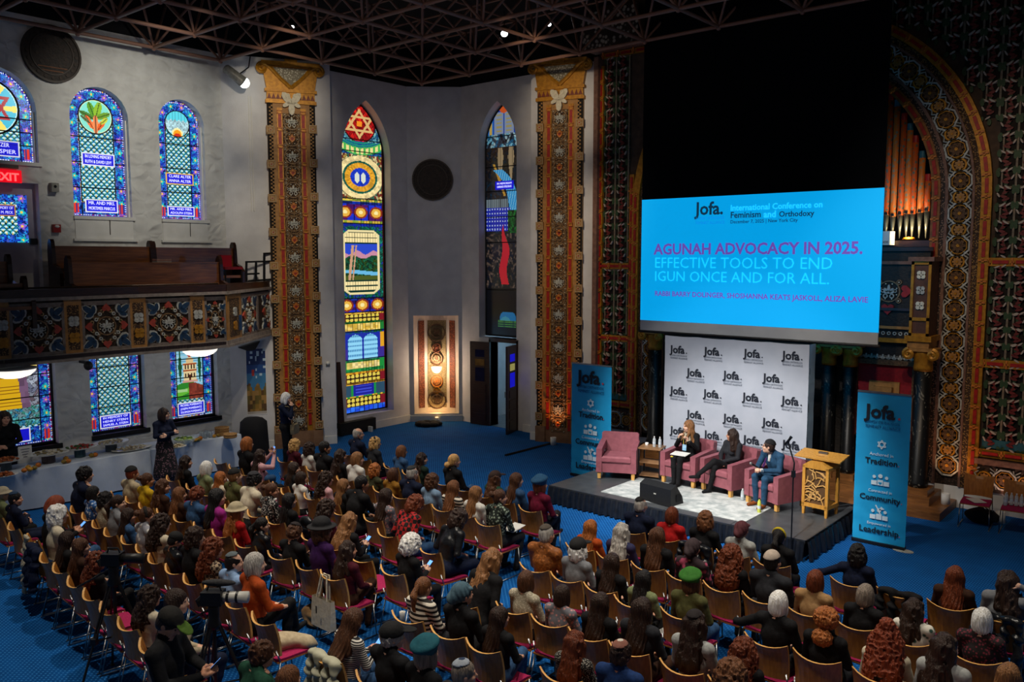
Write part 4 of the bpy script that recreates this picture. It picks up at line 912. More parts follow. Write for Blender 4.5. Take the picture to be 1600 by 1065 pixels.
# ================================================================ ORGAN
org = thing('organ_pipes', 'row of painted organ pipes standing under the great arch', 'organ')
PIPE = M('pipe_pattern', '5e6a5c', 'c9571c', 16, rough=.5, kind='cells', stretch=(1, 1, .8)); PIPE2 = M('pipe_pattern_pale', '8a8a74', 'd0742c', 13, rough=.5, kind='cells')
yo = YF+.35
for i, (px, py, bt) in enumerate(((1384, 120, 338), (1393, 146, 336), (1403, 156, 338), (1413.5, 177, 336), (1423, 193, 334), (1431.5, 212, 334), (1442, 236, 332), (1451, 272, 330))):
    pt = aty(px, py, yo); b0 = aty(px, bt, yo); f0 = aty(px, 372, yo); r = .058
    mb = MB(); mb.lathe([(r, b0.z-pt.z), (r, 0), (r*.7, 0)], 12); pp = mb.build('pipe', PIPE if i % 2 else PIPE2, org, T(pt.x, yo, pt.z), True)
    MB().lathe([(r*1.03, -.13), (r*1.03, .003)], 12).build('cap', RED if i % 2 == 1 else TEAL, pp)
    MB().lathe([(r*.15, f0.z-b0.z), (r*.95, 0)], 10).build('foot', M('pipe_metal', '8f9486', '7a7f72', 8, rough=.35, metal=.5), pp, T(0, 0, b0.z-pt.z), True)
    MB().box((0, -r*.96, .03), (.06, .02, .05)).build('mouth', BLACKM, pp, T(0, 0, b0.z-pt.z))
pz = aty(1430, 376, yo).z
mb = MB(); mb.bb(ACX-2.8, ACX+2.8, YF+.05, YF+1.2, pz-.12, pz); mb.build('wind_chest', DWOOD, org)
tl = thing('organ_lamp', 'small lamp lighting the foot of the organ pipes', 'lamp', aty(1420, 374, yo-.15)); MB().lathe([(.12, 0), (.10, .04), (.02, .05)], 12).build('shade', GOLD, tl, None, True)
point('organ_lamp_light', aty(1420, 366, yo-.3), 22, (1, .72, .4), .05)
mb = MB(); q = aty(1384, 372, YF-.1); mb.box(q, (.24, .3, .26)); t = tag(mb.build('keyboard_sign', WHITE), 'white box sign on the ledge beside the screen edge', 'sign'); text('lettering', 'MOOS', BLACKM, t, T(q.x-.09, q.y-.16, q.z-.10), width=.18)
# ================================================================ ARK
WOODF = M('bimah_wood', '8a5a2e', '6e4522', 4, rough=.4, stretch=(1, 6, 6))
mb = MB(); mb.bb(ACX-3.45, ACX+3.42, 16.1, YF+.3, 0, .15); b = struct(mb.build('floor_bimah', WOODF), 'wooden platform before the ark')
mb = MB(); mb.bb(ACX-3.2, ACX+3.15, 16.45, YF+.3, .15, .30); mb.build('step', WOODF, b)
def column(x, y, r, z0, z1, label):
    t = thing('marble_column', label, 'column', (x, y, 0))
    MB().bb(-r*1.5, r*1.5, -r*1.5, r*1.5, z0, z0+.12).build('base', WOODF, t)
    MB().lathe([(r*1.1, z0+.12), (r*1.12, z0+.2), (r, z0+.24), (r*.97, z1-.42)], 18).build('shaft', MARBLE, t, None, True)
    c = MB().lathe([(r*1.02, z1-.42), (r*1.08, z1-.36), (r*1.02, z1-.30), (r*1.1, z1-.18), (r*1.35, z1-.08), (r*1.3, z1-.06)], 18).build('capital', GOLD, t, None, True)
    v = MB(); 
    for s in (-1, 1): volute(v, (s*r*1.3, z1-.10), .09, s, turns=1.4)
    v.build('volute', GOLD, c, T(0, -r*.4, 0)); MB().bb(-r*1.6, r*1.6, -r*1.5, r*1.5, z1-.05, z1).build('abacus', OCHRE, t)
zc = aty(1436, 543, 16.75).z
column(aty(1437, 690, 16.75).x, 16.75, .155, .30, zc, 'black marble column with gold capital behind the larger banner')
column(aty(1291, 690, 16.95).x, 16.95, .135, .30, zc-.05, 'black marble column nearest the logo backdrop, first of the twin pair')
column(aty(1324, 690, 16.95).x, 16.95, .135, .30, zc-.05, 'black marble column of the twin pair, next to the red panel')
column(aty(1022, 640, 16.75).x, 16.75, .155, .30, zc, 'black marble column behind the side table with water bottles')
ark = thing('ark_facade', 'dark carved ark front with gilded frieze and red panel', 'ark', (0, YF-.25, 0)); ark['kind'] = 'structure'
mb = MB(); mb.bb(ACX-AI+.05, ACX+AI-.05, 0, .3, zc, pz-.15); mb.bb(ACX-AI+.05, ACX+AI-.05, .05, .3, .3, zc); mb.build('body', M('ark_dark', '17130f', '221a13', 18, rough=.6, bump=.5), ark)
for z, h, mt in ((zc+.04, .08, GOLD), (zc+.30, .05, OCHRE), (pz-.45, .06, PINKST), (zc+.65, .05, DWOOD), (pz-.2, .07, DWOOD)):
    MB().bb(ACX-AI, ACX+AI, -.06, 0, z, z+h).build('moulding', mt, ark)
ob = MB()
for i in range(16):
    x = ACX+1.2+i*.105
    ob.ring(.02, .036, -.02, 0, 8, 0, (x, zc+.21)); ob.prism(petal(.1, .04, pi/2, (x, zc-.30)), .03, .05); ob.prism(petal(.1, .03, pi/4, (x, zc-.30)), .03, .05); ob.prism(petal(.1, .03, 3*pi/4, (x, zc-.30)), .03, .05)
o = ob.build('frieze_ornament', SILVER, ark); o['kind'] = 'stuff'
for i in range(3): put('palmette', PM_W, ark, T(aty(1389, 455, YF-.27).x-i*.9, -.01, aty(1389, 455, YF-.27).z) @ SC(1.1)); put('heart', MB().prism(heart(.12), -.03, 0).mesh('heart', RED), ark, T(aty(1387, 482, YF-.27).x-i*.9, -.01, aty(1387, 482, YF-.27).z)); put('heart', MB().prism(heart(.12), -.03, 0).mesh('heart', RED), ark, T(aty(1416, 455, YF-.27).x-i*.9, -.01, aty(1416, 455, YF-.27).z) @ RY(-pi/2))
# red panel niche
a = aty(1342, 566, YF-.3); b = aty(1427, 580, YF-.3)
mb = MB(); mb.bb(a.x, b.x, -.06, .06, 1.2, a.z); rp = mb.build('red_panel', M('red_velvet', '8f0f1d', '7a0c18', 20, rough=.8), ark)
fr = MB(); fr.bb(a.x-.08, b.x+.08, -.12, 0, a.z, a.z+.09); fr.bb(a.x-.09, a.x, -.12, 0, 1.2, a.z); fr.bb(b.x, b.x+.09, -.12, 0, 1.2, a.z); fr.build('panel_frame', M('frame_bronze', '6a5238', '3a2b1c', 25, rough=.5), rp)
bx = MB(); cxr = (a.x+b.x)/2; zr = a.z-.52; bx.prism([(cxr-.28, zr-.2), (cxr+.28, zr-.2), (cxr+.28, zr+.2), (cxr-.28, zr+.2)], -.10, -.06); bx.prism([(cxr-.17, zr-.12), (cxr+.17, zr-.12), (cxr+.17, zr+.1), (cxr-.17, zr+.1)], -.2, -.10); bx.build('carved_boss', OCHRE, rp)
# tower post
p0 = aty(1428, 408, 16.85); p1 = aty(1452, 525, 16.85); xw = .17
tw = thing('tower_post', 'square gilded post with flower panel above the marble column', 'post', ((p0.x+p1.x)/2+.02, 16.85, zc)); tw['kind'] = 'structure'
h = p0.z-zc
MB().bb(-xw, xw, -.15, .35, .22, h).build('shaft', M('tower_side', '5a3626', '452a1e', 10, rough=.6), tw); MB().bb(-xw*1.35, xw*1.35, -.22, .4, .12, .22).build('ledge', GOLD, tw); MB().bb(-xw*1.1, xw*1.1, -.18, .4, 0, .12).build('block', OCHRE, tw); MB().bb(-xw*1.3, xw*1.3, -.22, .45, h, h+.08).build('cap_moulding', PINKST, tw)
fr = MB(); fr.bb(-xw, -xw*.72, -.18, -.15, .22, h); fr.bb(xw*.72, xw, -.18, -.15, .22, h); fr.bb(-xw, xw, -.18, -.15, h-.06, h); fr.bb(-xw, xw, -.18, -.15, .5, .56); fr.bb(-xw, xw, -.18, -.15, .22, .27); fr.build('gold_frame', GOLD, tw)
for i, (z, mt) in enumerate(((.78, CREAM), (1.06, SILVER), (1.34, CREAM))):
    f = MB(); [f.disc(.042, -.18, -.15, 8, 0, (.045*math.cos(k*pi/2+pi/4), z+.045*math.sin(k*pi/2+pi/4))) for k in range(4)]; f.build('flower', mt, tw)
# ================================================================ SCREEN
YS = 15.55
scr = thing('projection_screen', 'huge hanging projection screen showing a bright blue title slide', 'screen')
sx0 = aty(1002, 400, YS).x; sx1 = aty(1377, 400, YS).x; zt = (aty(1002, 314, YS).z+aty(1378, 291, YS).z)/2; zb = (aty(1003, 500, YS).z+aty(1373, 519, YS).z)/2; zg = (aty(1003, 516, YS).z+aty(1373, 538, YS).z)/2
MB().bb(sx0, sx1, YS, YS+.03, zt, 10.5).build('black_drop', M('screen_black', '03060c', '04080f', 4, rough=.95, spec=.1), scr)
MB().bb(sx0, sx1, YS, YS+.03, zg, zb).build('lower_border', M('screen_grey', 'b9bcc0', 'b0b3b8', 3, rough=.8), scr)
img = MB().bb(sx0, sx1, YS-.004, YS+.03, zb, zt).build('lit_slide', E('slide_blue', '00a2e8', .88), scr)
MB().tube([(sx0-.03, YS+.015, zg-.02), (sx1+.03, YS+.015, zg-.02)], .03, 8).build('bottom_bar', BLACKM, scr)
PURP = E('slide_purple', '6a4fb0', .8); CYAN = E('slide_cyan', '16cdf2', 1.0); NAVY = E('slide_navy', '0f3c58', .6); FAINT = E('slide_faint', '0d86c0', .8); CY2 = E('slide_cyan_dim', '20ccf6', 1.0)
def st(s_, xl, xr, py, mat, bold=0, h=None): a = aty(xl, py, YS-.006); b = aty(xr, py, YS-.006); text('lettering', s_, mat, img, T(a.x, YS-.008, a.z), width=b.x-a.x, bold=bold, ext=.001, height=h)
st('Jofa.', 1087, 1132, 335.5, NAVY, .025); st('JEWISH ORTHODOX', 1087, 1132, 343.5, FAINT, 0, .085); st('FEMINIST ALLIANCE', 1087, 1132, 350.5, FAINT, 0, .085)
st('International Conference on', 1141, 1284, 329, CY2, .015); st('Feminism', 1141, 1188, 340.5, NAVY, .02); st('and', 1193, 1212, 339.5, CY2, .02); st('Orthodoxy', 1217, 1272, 338.5, NAVY, .02); st('December 7, 2025 | New York City', 1141, 1246, 349, NAVY, .012)
st('AGUNAH ADVOCACY IN 2025.', 1022, 1349, 397, PURP, .03); st('EFFECTIVE TOOLS TO END', 1022, 1298, 418, CYAN, -.008); st('IGUN ONCE AND FOR ALL.', 1022, 1293, 438.5, CYAN, -.008)
st('RABBI BARRY DOLINGER, SHOSHANNA KEATS JASKOLL, ALIZA LAVIE', 1023, 1356, 461.5, PURP, .022)
# ================================================================ BALCONY
ZB0, ZB1 = 2.79, 3.90
BY = [(-80, 580.5), (0, 573.8), (219, 553), (353, 542), (435, 519)]
def bpt(px):
    for (a, ya), (b, yb) in zip(BY, BY[1:]):
        if a <= px <= b: return atz(px, ya+(yb-ya)*(px-a)/(b-a), ZB0)
bal = thing('balcony', 'curved balcony with carved painted parapet panels along the side wall', 'balcony'); bal['kind'] = 'structure'
poly = [bpt(x) for x, _ in BY]
s0 = poly[0]; far = Vector((s0.x+.0, s0.y-3, ZB0))
slab = MB(); pl_ = [far]+poly; n = len(pl_); w_ = [(XL+.01, p.y) for p in pl_]
for z0, z1 in ((ZB0+.05, ZB0+.30),):
    b = len(slab.v)
    for p in pl_: slab.v += [Vector((p.x, p.y, z0)), Vector((p.x, p.y, z1)), Vector((min(p.x, XL+.01) if p.x < XL else XL+.01, p.y, z1)), Vector((XL+.01, p.y, z0))]
    for i in range(n-1):
        for k in range(4): slab.face([b+i*4+k, b+i*4+(k+1) % 4, b+(i+1)*4+(k+1) % 4, b+(i+1)*4+k])
slab.build('slab', WHITE, bal)
mb = MB(); mb.bb(XL+.02, -17.0, 2, 10.9, ZB0+.3, 3.75); mb.bb(-17.0, -16.45, 2, 10.3, ZB0+.3, 3.42); mb.build('tier', M('balcony_blue_carpet', '14365c', '102c4c', 6, rough=.95), bal)
PANG = M('panel_ground', '3a2a1c', '22180f', 26, rough=.7, bump=.6, bscale=50)
def wing(mb, c, a, s):
    for l, w2, da in ((.30, .13, 0), (.19, .10, .95), (.19, .10, -.95)):
        mb.prism(petal((l+.05)*s, (w2+.05)*s, a+da, (c[0]-.025*s*math.cos(a), c[1]-.025*s*math.sin(a))), -.03, 0, 1); mb.prism(petal(l*s, w2*s, a+da, c), -.045, 0, 0)
    for da in (1.2, -1.2): mb.ring(.022*s, .045*s, -.05, 0, 10, 1, (c[0]+.15*s*math.cos(a+pi+da*.45), c[1]+.15*s*math.sin(a+pi+da*.45)))
def big_panel(p, q, dim=False):
    d = q-p; L = Vector((d.x, d.y, 0)).length; F = T(p.x, p.y, ZB0) @ RZ(math.atan2(d.y, d.x)); h = ZB1-ZB0
    o = MB().bb(0, L, -.02, .08, .12, h).build('parapet_panel', PANG, bal, F)
    fr = MB(); fr.bb(0, .05, -.05, 0, .14, h-.06); fr.bb(L-.05, L, -.05, 0, .14, h-.06); fr.bb(0, L, -.05, 0, .14, .20); fr.bb(0, L, -.05, 0, h-.12, h-.04); fr.build('panel_frame', M('parapet_grey', '7b6f66', '655a52', 12, rough=.6), o)
    cx, cz = L/2, (.20+h-.12)/2; s = min(L, .95)
    put('palmette', PM_W, o, T(cx, -.02, cz) @ SC(s*1.05, 1, .95))
    hm = MB().prism(heart(.092*s), -.035, 0).mesh('heart', M('heart_red', 'a5402e', '8c3324', 18, rough=.5))
    ho = MB().ring(.02*s, .04*s, -.03, 0, 9, 0, (.085*s, -.06)).ring(.02*s, .04*s, -.03, 0, 9, 0, (-.085*s, -.06)).mesh('scroll_pair', M('scroll_buff', 'a58b62', '8a724d', 20))
    for k, (dx, dz) in enumerate(((0, .34), (.36, 0), (0, -.34), (-.36, 0))):
        put('heart', hm, o, T(cx+dx*s, -.02, cz+dz) @ RY(k*pi/2+(pi if False else pi))); put('scroll_pair', ho, o, T(cx+dx*s, -.02, cz+dz) @ RY(k*pi/2))
    wg = MB()
    for sx in (-1, 1):
        for sz in (-1, 1):
            w1 = MB(); wing(w1, (cx+sx*.27*s, cz+sz*.24), math.atan2(sz*.75, sx), .85*s); w1.build('blue_wing', [BLUEP, SILVER], o, T(0, -.02, 0))
    lf = MB()
    for k in range(12):
        a = k*pi/6+.26; lf.prism(petal(.10, .05, a+1.2, (cx+.27*s*math.cos(a), cz+.27*math.sin(a))), -.03, 0)
    lf.build('leaf_scroll', BROWN, o, T(0, -.02, 0))['kind'] = 'stuff'
def strip(p, q):
    d = q-p; L = Vector((d.x, d.y, 0)).length; F = T(p.x, p.y, ZB0) @ RZ(math.atan2(d.y, d.x)); h = ZB1-ZB0
    o = MB().bb(0, L, -.05, .08, .12, h).build('parapet_strip', OCHRE, bal, F); MB().bb(L*.16, L*.84, -.056, -.05, .2, h-.1).build('carved_field', CARVE, o)
    for z, mt in ((.42, GOLD), (.72, SILVER)):
        f = MB(); [f.disc(.055, -.08, -.05, 8, 0, (L/2+.055*math.cos(k*pi/2+pi/4), z+.055*math.sin(k*pi/2+pi/4))) for k in range(4)]; f.build('flower', mt, o)
for a, b, k in ((-70, -8, 'p'), (-8, 17, 's'), (17, 102, 'p'), (102, 129, 's'), (129, 204, 'p'), (204, 229, 's'), (229, 298, 'p'), (298, 320, 's'), (320, 353, 'p'), (353, 375, 's'), (375, 401, 'p'), (401, 434, 'p')):
    (big_panel if k == 'p' else strip)(bpt(a), bpt(b))
def along(mb, pts, y0, y1, z0, z1, m=0):
    for p, q in zip(pts, pts[1:]):
        d = q-p; L = Vector((d.x, d.y, 0)).length; R = RZ(math.atan2(d.y, d.x)).to_3x3(); mb.box(p+R @ Vector((L/2, (y0+y1)/2, (z0+z1)/2)), (L+.02, y1-y0, z1-z0), m, R)
mb = MB(); along(mb, pl_, -.10, .12, 0, .05); along(mb, pl_, -.07, .12, .05, .14); mb.build('lower_moulding', M('parapet_moulding', '8d8279', '756b63', 10, rough=.6), bal)
dn = MB(); pts2 = [poly[0]+(poly[1]-poly[0])*t for t in np.linspace(0, 1, 14)]+[poly[1]+(poly[2]-poly[1])*t for t in np.linspace(.03, 1, 46)]+[poly[2]+(poly[3]-poly[2])*t for t in np.linspace(.03, 1, 30)]
for p, q in zip(pts2, pts2[1:]):
    d = q-p; R = RZ(math.atan2(d.y, d.x)).to_3x3(); dn.box(p+R @ Vector((0, -.075, .095)), (.055, .02, .06), 0, R)
dn.build('dentils', M('dentil_dark', '2a1a1a', '1e1212', 10), bal)['kind'] = 'stuff'
mb = MB(); along(mb, pl_, -.10, .14, ZB1-ZB0, ZB1-ZB0+.06); mb.build('upper_moulding', M('parapet_moulding', '8d8279'), bal)
mb = MB(); along(mb, pl_, -.06, .30, ZB1-ZB0+.06, ZB1-ZB0+.20); mb.build('hand_rail', DWOOD, bal)
rl = thing('brass_rail', 'thin dark metal rail running above the balcony parapet', 'rail')
rp_ = [p+Vector((-.22, 0, 1.33)) for p in pl_[:5]]; 
for i, (p, q) in enumerate(zip(rp_, rp_[1:])): MB().tube([p, q], .018, 6).build('rail', M('rail_bronze', '4a3a30', '3a2d25', 8, rough=.35, metal=.6), rl)
for t in (.3, .62, .9):
    p = rp_[1]+(rp_[3]-rp_[1])*t; MB().tube([p, p-Vector((0, 0, .27))], .016, 6).build('post', M('rail_bronze', '4a3a30'), rl)
# iron end railing
ir = thing('iron_railing', 'black iron railing at the balcony end beside the pilaster', 'railing')
Xr = -17.75
for px, y0, y1 in ((385, 408, 452), (400, 408, 447), (413, 396, 446), (425, 394, 445)):
    a = atx(px, y0, Xr); b = atx(px, y1, Xr); MB().tube([a, b], .03, 6).build('post', BLACKM, ir)
for (a, b) in (((385, 409), (426, 408)), ((388, 439), (426, 436)), ((412, 396), (432, 395)), ((386, 428), (405, 427))): MB().tube([atx(*a, Xr), atx(*b, Xr)], .024, 6).build('rail', BLACKM, ir)
# pews
def pew(X, pa, pb, py, label, h=.62, seat=True):
    a = atx(pa, py, X); b = atx(pb, py, X); z1 = (a.z+b.z)/2; L = b.y-a.y
    t = thing('pew', label, 'pew', (X, a.y, z1-h), 0, 'balcony pews')
    MB().bb(-.04, .04, 0, L, 0, h).build('back', PEWW, t); MB().bb(-.06, .05, 0, L, h, h+.03).build('back_rail', PEWW, t)
    MB().bb(-.03, .40, 0, L, -.02, .04).build('seat', PEWW, t); MB().bb(.05, .09, 0, L, .15, .22).build('book_rack', DWOOD, t)
    for y in (0, L):
        e = MB(); e.prism([(-.10, -.35), (.42, -.35), (.42, .12), (.30, .24), (.12, .30), (.10, h-.02), (.08, h+.10), (.04, h+.16), (-.02, h+.16), (-.07, h+.10), (-.10, h-.05)], -.035, .035); e.build('pew_end', DWOOD, t, T(0, y, 0))
    return t
pew(-17.55, 80, 234, 387, 'oak pew back against the wall below the first round-headed windows'); pew(-17.55, 238, 364, 389, 'oak pew at the rear with a red cushion chair beside it')
pew(-16.75, 106, 342, 412, 'long oak pew in front of the two rear pews', .66); pew(-16.75, -60, 12, 411, 'oak pew end at the far edge beside the balcony door', .6)
pew(-16.35, -60, 37, 446, 'low front pew end at the balcony edge below the door', .4)
t = thing('red_chair', 'small chair with a bright red upright back on the balcony', 'chair', atx(358, 418, -17.3)); zz = t.location.z
MB().bb(-.2, .2, -.22, .22, -.04, .02).build('seat', M('red_seat', '8a1420', '74101a', 20), t); MB().box((-.15, .02, .14), (.04, .26, .28)).build('back', E('red_back_glow', 'a8101f', .05), t)  # back has a faint glow added to its red
for x, y in ((-.17, -.2), (.17, -.2), (-.17, .2), (.17, .2)): MB().tube([(x, y, -.03), (x, y, -.42)], .015, 5).build('leg', BLACKM, t)
p = atx(253, 408, -17.2); 
for k in range(2): tag(MB().box((0, 0, 0), (.2, .32, .04)).build('book', M('book_pale%d' % k, ('c8b8a8', 'b88a78')[k], None, 8), None, T(p.x, p.y, p.z+.05*k-.02)), ('pale book under another on the pew rack', 'upper book lying on the pew rack')[k], 'book')
# ================================================================ SIDE WALL THINGS
q = atx(14, 275, XL+.08)
t = thing('exit_sign', 'glowing red exit sign above the balcony door', 'sign', q); MB().bb(-.04, .02, -.62, .22, -.12, .12).build('case', E('exit_red', 'e8081c', .9), t)
text('lettering', 'EXIT', E('exit_letter', 'ff5a5a', 1.6), t, T(.025, -.26, -.085) @ RZ(pi/2), width=.42, bold=.03); MB().bb(-.05, .0, -.5, .18, .15, .22).build('bracket', M('bracket_grey', '7a7468', '666055', 8), t)
q = atx(84, 293, XL+.06); t = thing('wall_camera', 'small grey camera box on the relief wall right of the exit sign', 'camera', q); MB().bb(-.06, .08, -.07, .07, -.09, .09).build('case', M('box_grey', '8f8d86', '7a7871', 8), t); MB().ell((.08, 0, .02), (.03, .03, .03), 8, 6).build('lens', BLACKM, t)
q = atx(88, 356, XL+.05); t = thing('fire_alarm', 'small red fire alarm on the wall above the rear pew', 'alarm', q); MB().bb(-.05, .05, -.07, .07, -.09, .07).build('case', M('alarm_red', 'a01a14', '8a1510', 8, rough=.4), t); MB().ell((.05, 0, .03), (.03, .05, .03), 8, 5).build('strobe', WHITE, t)
mb = MB()
for k, (a, b) in enumerate((((388, 150), (396, 330)), ((392, 150), (400, 330)))):
    x0, z0 = plane_hit(*a, PLp, PLq); x1, z1 = plane_hit(*b, PLp, PLq); mb.tube([(x0, -.02, z0), (x0, -.02, z1)], .012, 5)
tag(mb.build('wall_conduit', WHITE, None, frame(PLp, PLq)[0]), 'thin white conduits running down the pier beside the pilaster', 'conduit')
# window aprons
for W_, nm in ((W2, 'trim_2'), (W3, 'trim_3')):
    mb = MB(); mb.bb(W_[0]-.05, W_[1]+.08, -.07, 0, W_[2]-.50, W_[2]-.45); mb.bb(W_[0], W_[1], -.02, 0, W_[2]-.45, W_[2]); struct(mb.build(nm, WHITE, None, FL))
for W_ in (W2, W3):
    tag(MB().tube([(0, 0, 0), (0, .01, -.38)], .008, 5).build('window_cord', BLACKM, None, FL @ T((W_[0]+W_[1])/2+.1, -.04, W_[2]+.02)), 'black cord hanging below the %s window' % ('leaf roundel' if W_ is W2 else 'sun roundel'), 'cord')
# poster
F_, _ = frame(PLp, PLq); (xa, za), (xb, zb_) = plane_hit(384, 545, PLp, PLq), plane_hit(417, 645, PLp, PLq)
def pcol(u, v):
    u = (u-xa)/(xb-xa); v = (v-zb_)/(za-zb_); c = np.zeros((len(u), 3)); c[:] = L3('1a4a8c'); c[v > .75] = L3('0e2f66'); c[(v < .62)] = L3('3a7aa8'); h = hsh(np.floor(u*9), np.floor(v*26), 2); c[(v > .55) & (h > .87)] = L3('b8d0e0')
    m = v < .42+.06*np.sin(u*14); c[m] = np.array([L3('8a6a2a'), L3('6a5a28'), L3('a07a40'), L3('5a4020')])[(hsh(np.floor(u[m]*7), np.floor(v[m]*14), 6)*4).astype(int)]; c[(np.hypot(u-.34, (v-.63)*2) < .09)] = L3('c83a30'); c[v < .045] = L3('b0a8a0'); return c
def vc_mat(name):
    m = bpy.data.materials.new(name); m.use_nodes = True; a = m.node_tree.nodes.new('ShaderNodeVertexColor'); a.layer_name = 'Col'; m.node_tree.links.new(a.outputs[0], m.node_tree.nodes['Principled BSDF'].inputs['Base Color']); return m
t = thing('night_city_poster', 'tall poster of a starry blue night over a golden town', 'poster'); t.matrix_world = F_
mosaic('print', None, (xa, xb, zb_, za), pcol, F_, t, -.012, vc_mat('poster_print'), .03); MB().bb(xa-.01, xb+.01, -.01, 0, zb_-.02, za+.01).build('backing', WHITE, t)
tag(MB().prism([(0, 0), (.5, .14), (.38, -.06), (.2, -.08)], -.25, 0).build('ceiling_speaker', BLACKM, None, F_ @ T(xa-.18, -.02, za+.06)), 'black wedge speaker under the balcony end', 'speaker')
x_, z_ = plane_hit(512, 567, PLp, PLq); t = thing('wall_sensor', 'small white sensor on the pier right of the pilaster', 'sensor'); t.matrix_world = F_ @ T(x_, -.03, z_); MB().ell((0, 0, 0), (.05, .05, .05), 8, 6).build('dome', WHITE, t, None, True); MB().box((0, .02, -.05), (.1, .03, .05)).build('base', M('box_grey', '8f8d86'), t)
mb = MB(); q0 = atx(528, 640, -17.72).y-13.27; q1 = atx(538, 640, -17.72).y-13.27; mb.prism([(q0, .0), (q1, .0), (q0+(q1-q0)*.45, 1.95), (q0, 1.95)], -.05, -.005); tag(mb.build('folded_panel', DWOOD, None, frame((-17.75, 13.27), (-17.75, 16.42))[0]), 'narrow dark wooden panel leaning at the recess corner', 'panel')
mb = MB(); mb.bb(.55, 1.75, -.16, .0, .02, .34); tag(mb.build('radiator_cover', M('heater_dark', '15110f', '0c0a09', 10), None, FRL), 'low black radiator box under the red-egg window', 'radiator')
t = thing('wall_plate', 'white box on the floor before the low black radiator', 'box', FRL @ Vector((1.5, -.22, 0))); MB().box((0, 0, .07), (.14, .06, .14)).build('case', WHITE, t)
mb = MB(); 
for k in range(7): a = k*.9; mb.ell((.28*math.cos(a), .2*math.sin(a), .07), (.22, .18, .09), 10, 6)
tag(mb.build('black_bag', BLACKC, None, Fn @ T(.55, -.62, 0) @ SC(.8), True), 'crumpled black bag lying on the carpet before the niche', 'bag')
q = atz(668, 720, 0); a = atz(790, 712, 0); b = atz(862, 693, 0)
tag(MB().tube([a+Vector((0, 0, .012)), (a+b)/2+Vector((0, .03, .012)), b+Vector((0, 0, .012))], .035, 5).build('floor_cable', BLACKM), 'dark cable cover crossing the carpet toward the pilaster uplight', 'cable')
# pendant bowls below balcony
for px, py, lb in ((312, 546, 'white half-dome lamp under the balcony before the domed-building window'), (20, 578, 'white half-dome lamp under the balcony at the left edge')):
    c = atz(px, py, 2.74); t = thing('dome_lamp', lb, 'ceiling lamp', c); MB().lathe([(.36, .02), (.34, -.03), (.27, -.09), (.15, -.13), (.001, -.145)], 20, cap=False).build('bowl', E('dome_glow', 'fff6e6', 1.1), t, None, True); MB().lathe([(.37, .04), (.37, .02), (.001, .02)], 20, cap=False).build('rim', WHITE, t)
    point('dome_lamp_light', c+Vector((.1, 0, -.35)), 10, (1, .95, .86), .2)
q = atx(138, 571, XL+.35); t = thing('dome_camera', 'black dome camera on the lower wall between stained windows', 'camera', q); MB().ell((0, 0, 0), (.09, .09, .10), 12, 8).build('dome', BLACKM, t, None, True); MB().box((-.17, 0, .06), (.35, .08, .05)).build('arm', BLACKM, t)
# ================================================================ BUFFET
CLOTH = M('white_tablecloth', 'c9d2de', 'bcc6d3', 3, rough=.85, bump=.25, bscale=6)
tA, tB, tC = atz(-70, 754.5, .75), atz(232, 702, .75), atz(375, 677, .75)
TX = (tA.x+tC.x)/2
def table(y0, y1, xf, label):
    t = thing('buffet_table', label, 'table', (xf-.36, (y0+y1)/2, 0)); L = y1-y0
    MB().bb(-.34, .34, -L/2+.03, L/2-.03, .70, .73).build('table_top', WHITE, t)
    for sx in (-.3, .3):
        for sy in (-L/2+.1, L/2-.1): MB().tube([(sx, sy, 0), (sx, sy, .7)], .018, 6).build('leg', CHROME, t)
    c = MB(); n = 60; ring_ = []
    per = [(.36, -L/2+L*i/n) for i in range(n+1)]+[(.36-.72*i/12, L/2) for i in range(1, 13)]+[(-.36, L/2-L*i/8) for i in range(1, 9)]+[(-.36+.72*i/12, -L/2) for i in range(1, 12)]
    P = []
    for z, amp in ((.745, 0), (.73, .006), (.5, .012), (.25, .02), (.03, .028)):
        P.append([(x*(1+amp*.9/.36)+amp*math.sin(y*11+x*9)*(1 if abs(x) > .3 else 0), y+(amp*math.sin(x*22) if abs(abs(y)-L/2) < .01 else 0)+(amp if y >= L/2-.001 else (-amp if y <= -L/2+.001 else 0)), z) for x, y in per])
    c.grid(P, closed=True); c.face(list(range(len(per))))
    tag(c.build('tablecloth', CLOTH, None, T(t.location), True), 'white cloth draped to the floor over the %s' % label.split(' under')[0], 'tablecloth')
table(tA.y-.5, tB.y+.02, tB.x, 'near buffet table under the golden stairs window'); table(tB.y+.05, tC.y, tC.x+.02, 'far buffet table under the domed-building window')
def tz(px, py, z=.75): return atz(px, py, z)
FOODS = {'pastry': ('b8642a', '8a4216'), 'white': ('d8cdb8', '8a7a50'), 'veg': ('a83228', '3a5a28'), 'greens': ('5a7a2a', '8aa04a'), 'fish': ('c8bfa8', 'a89a80')}
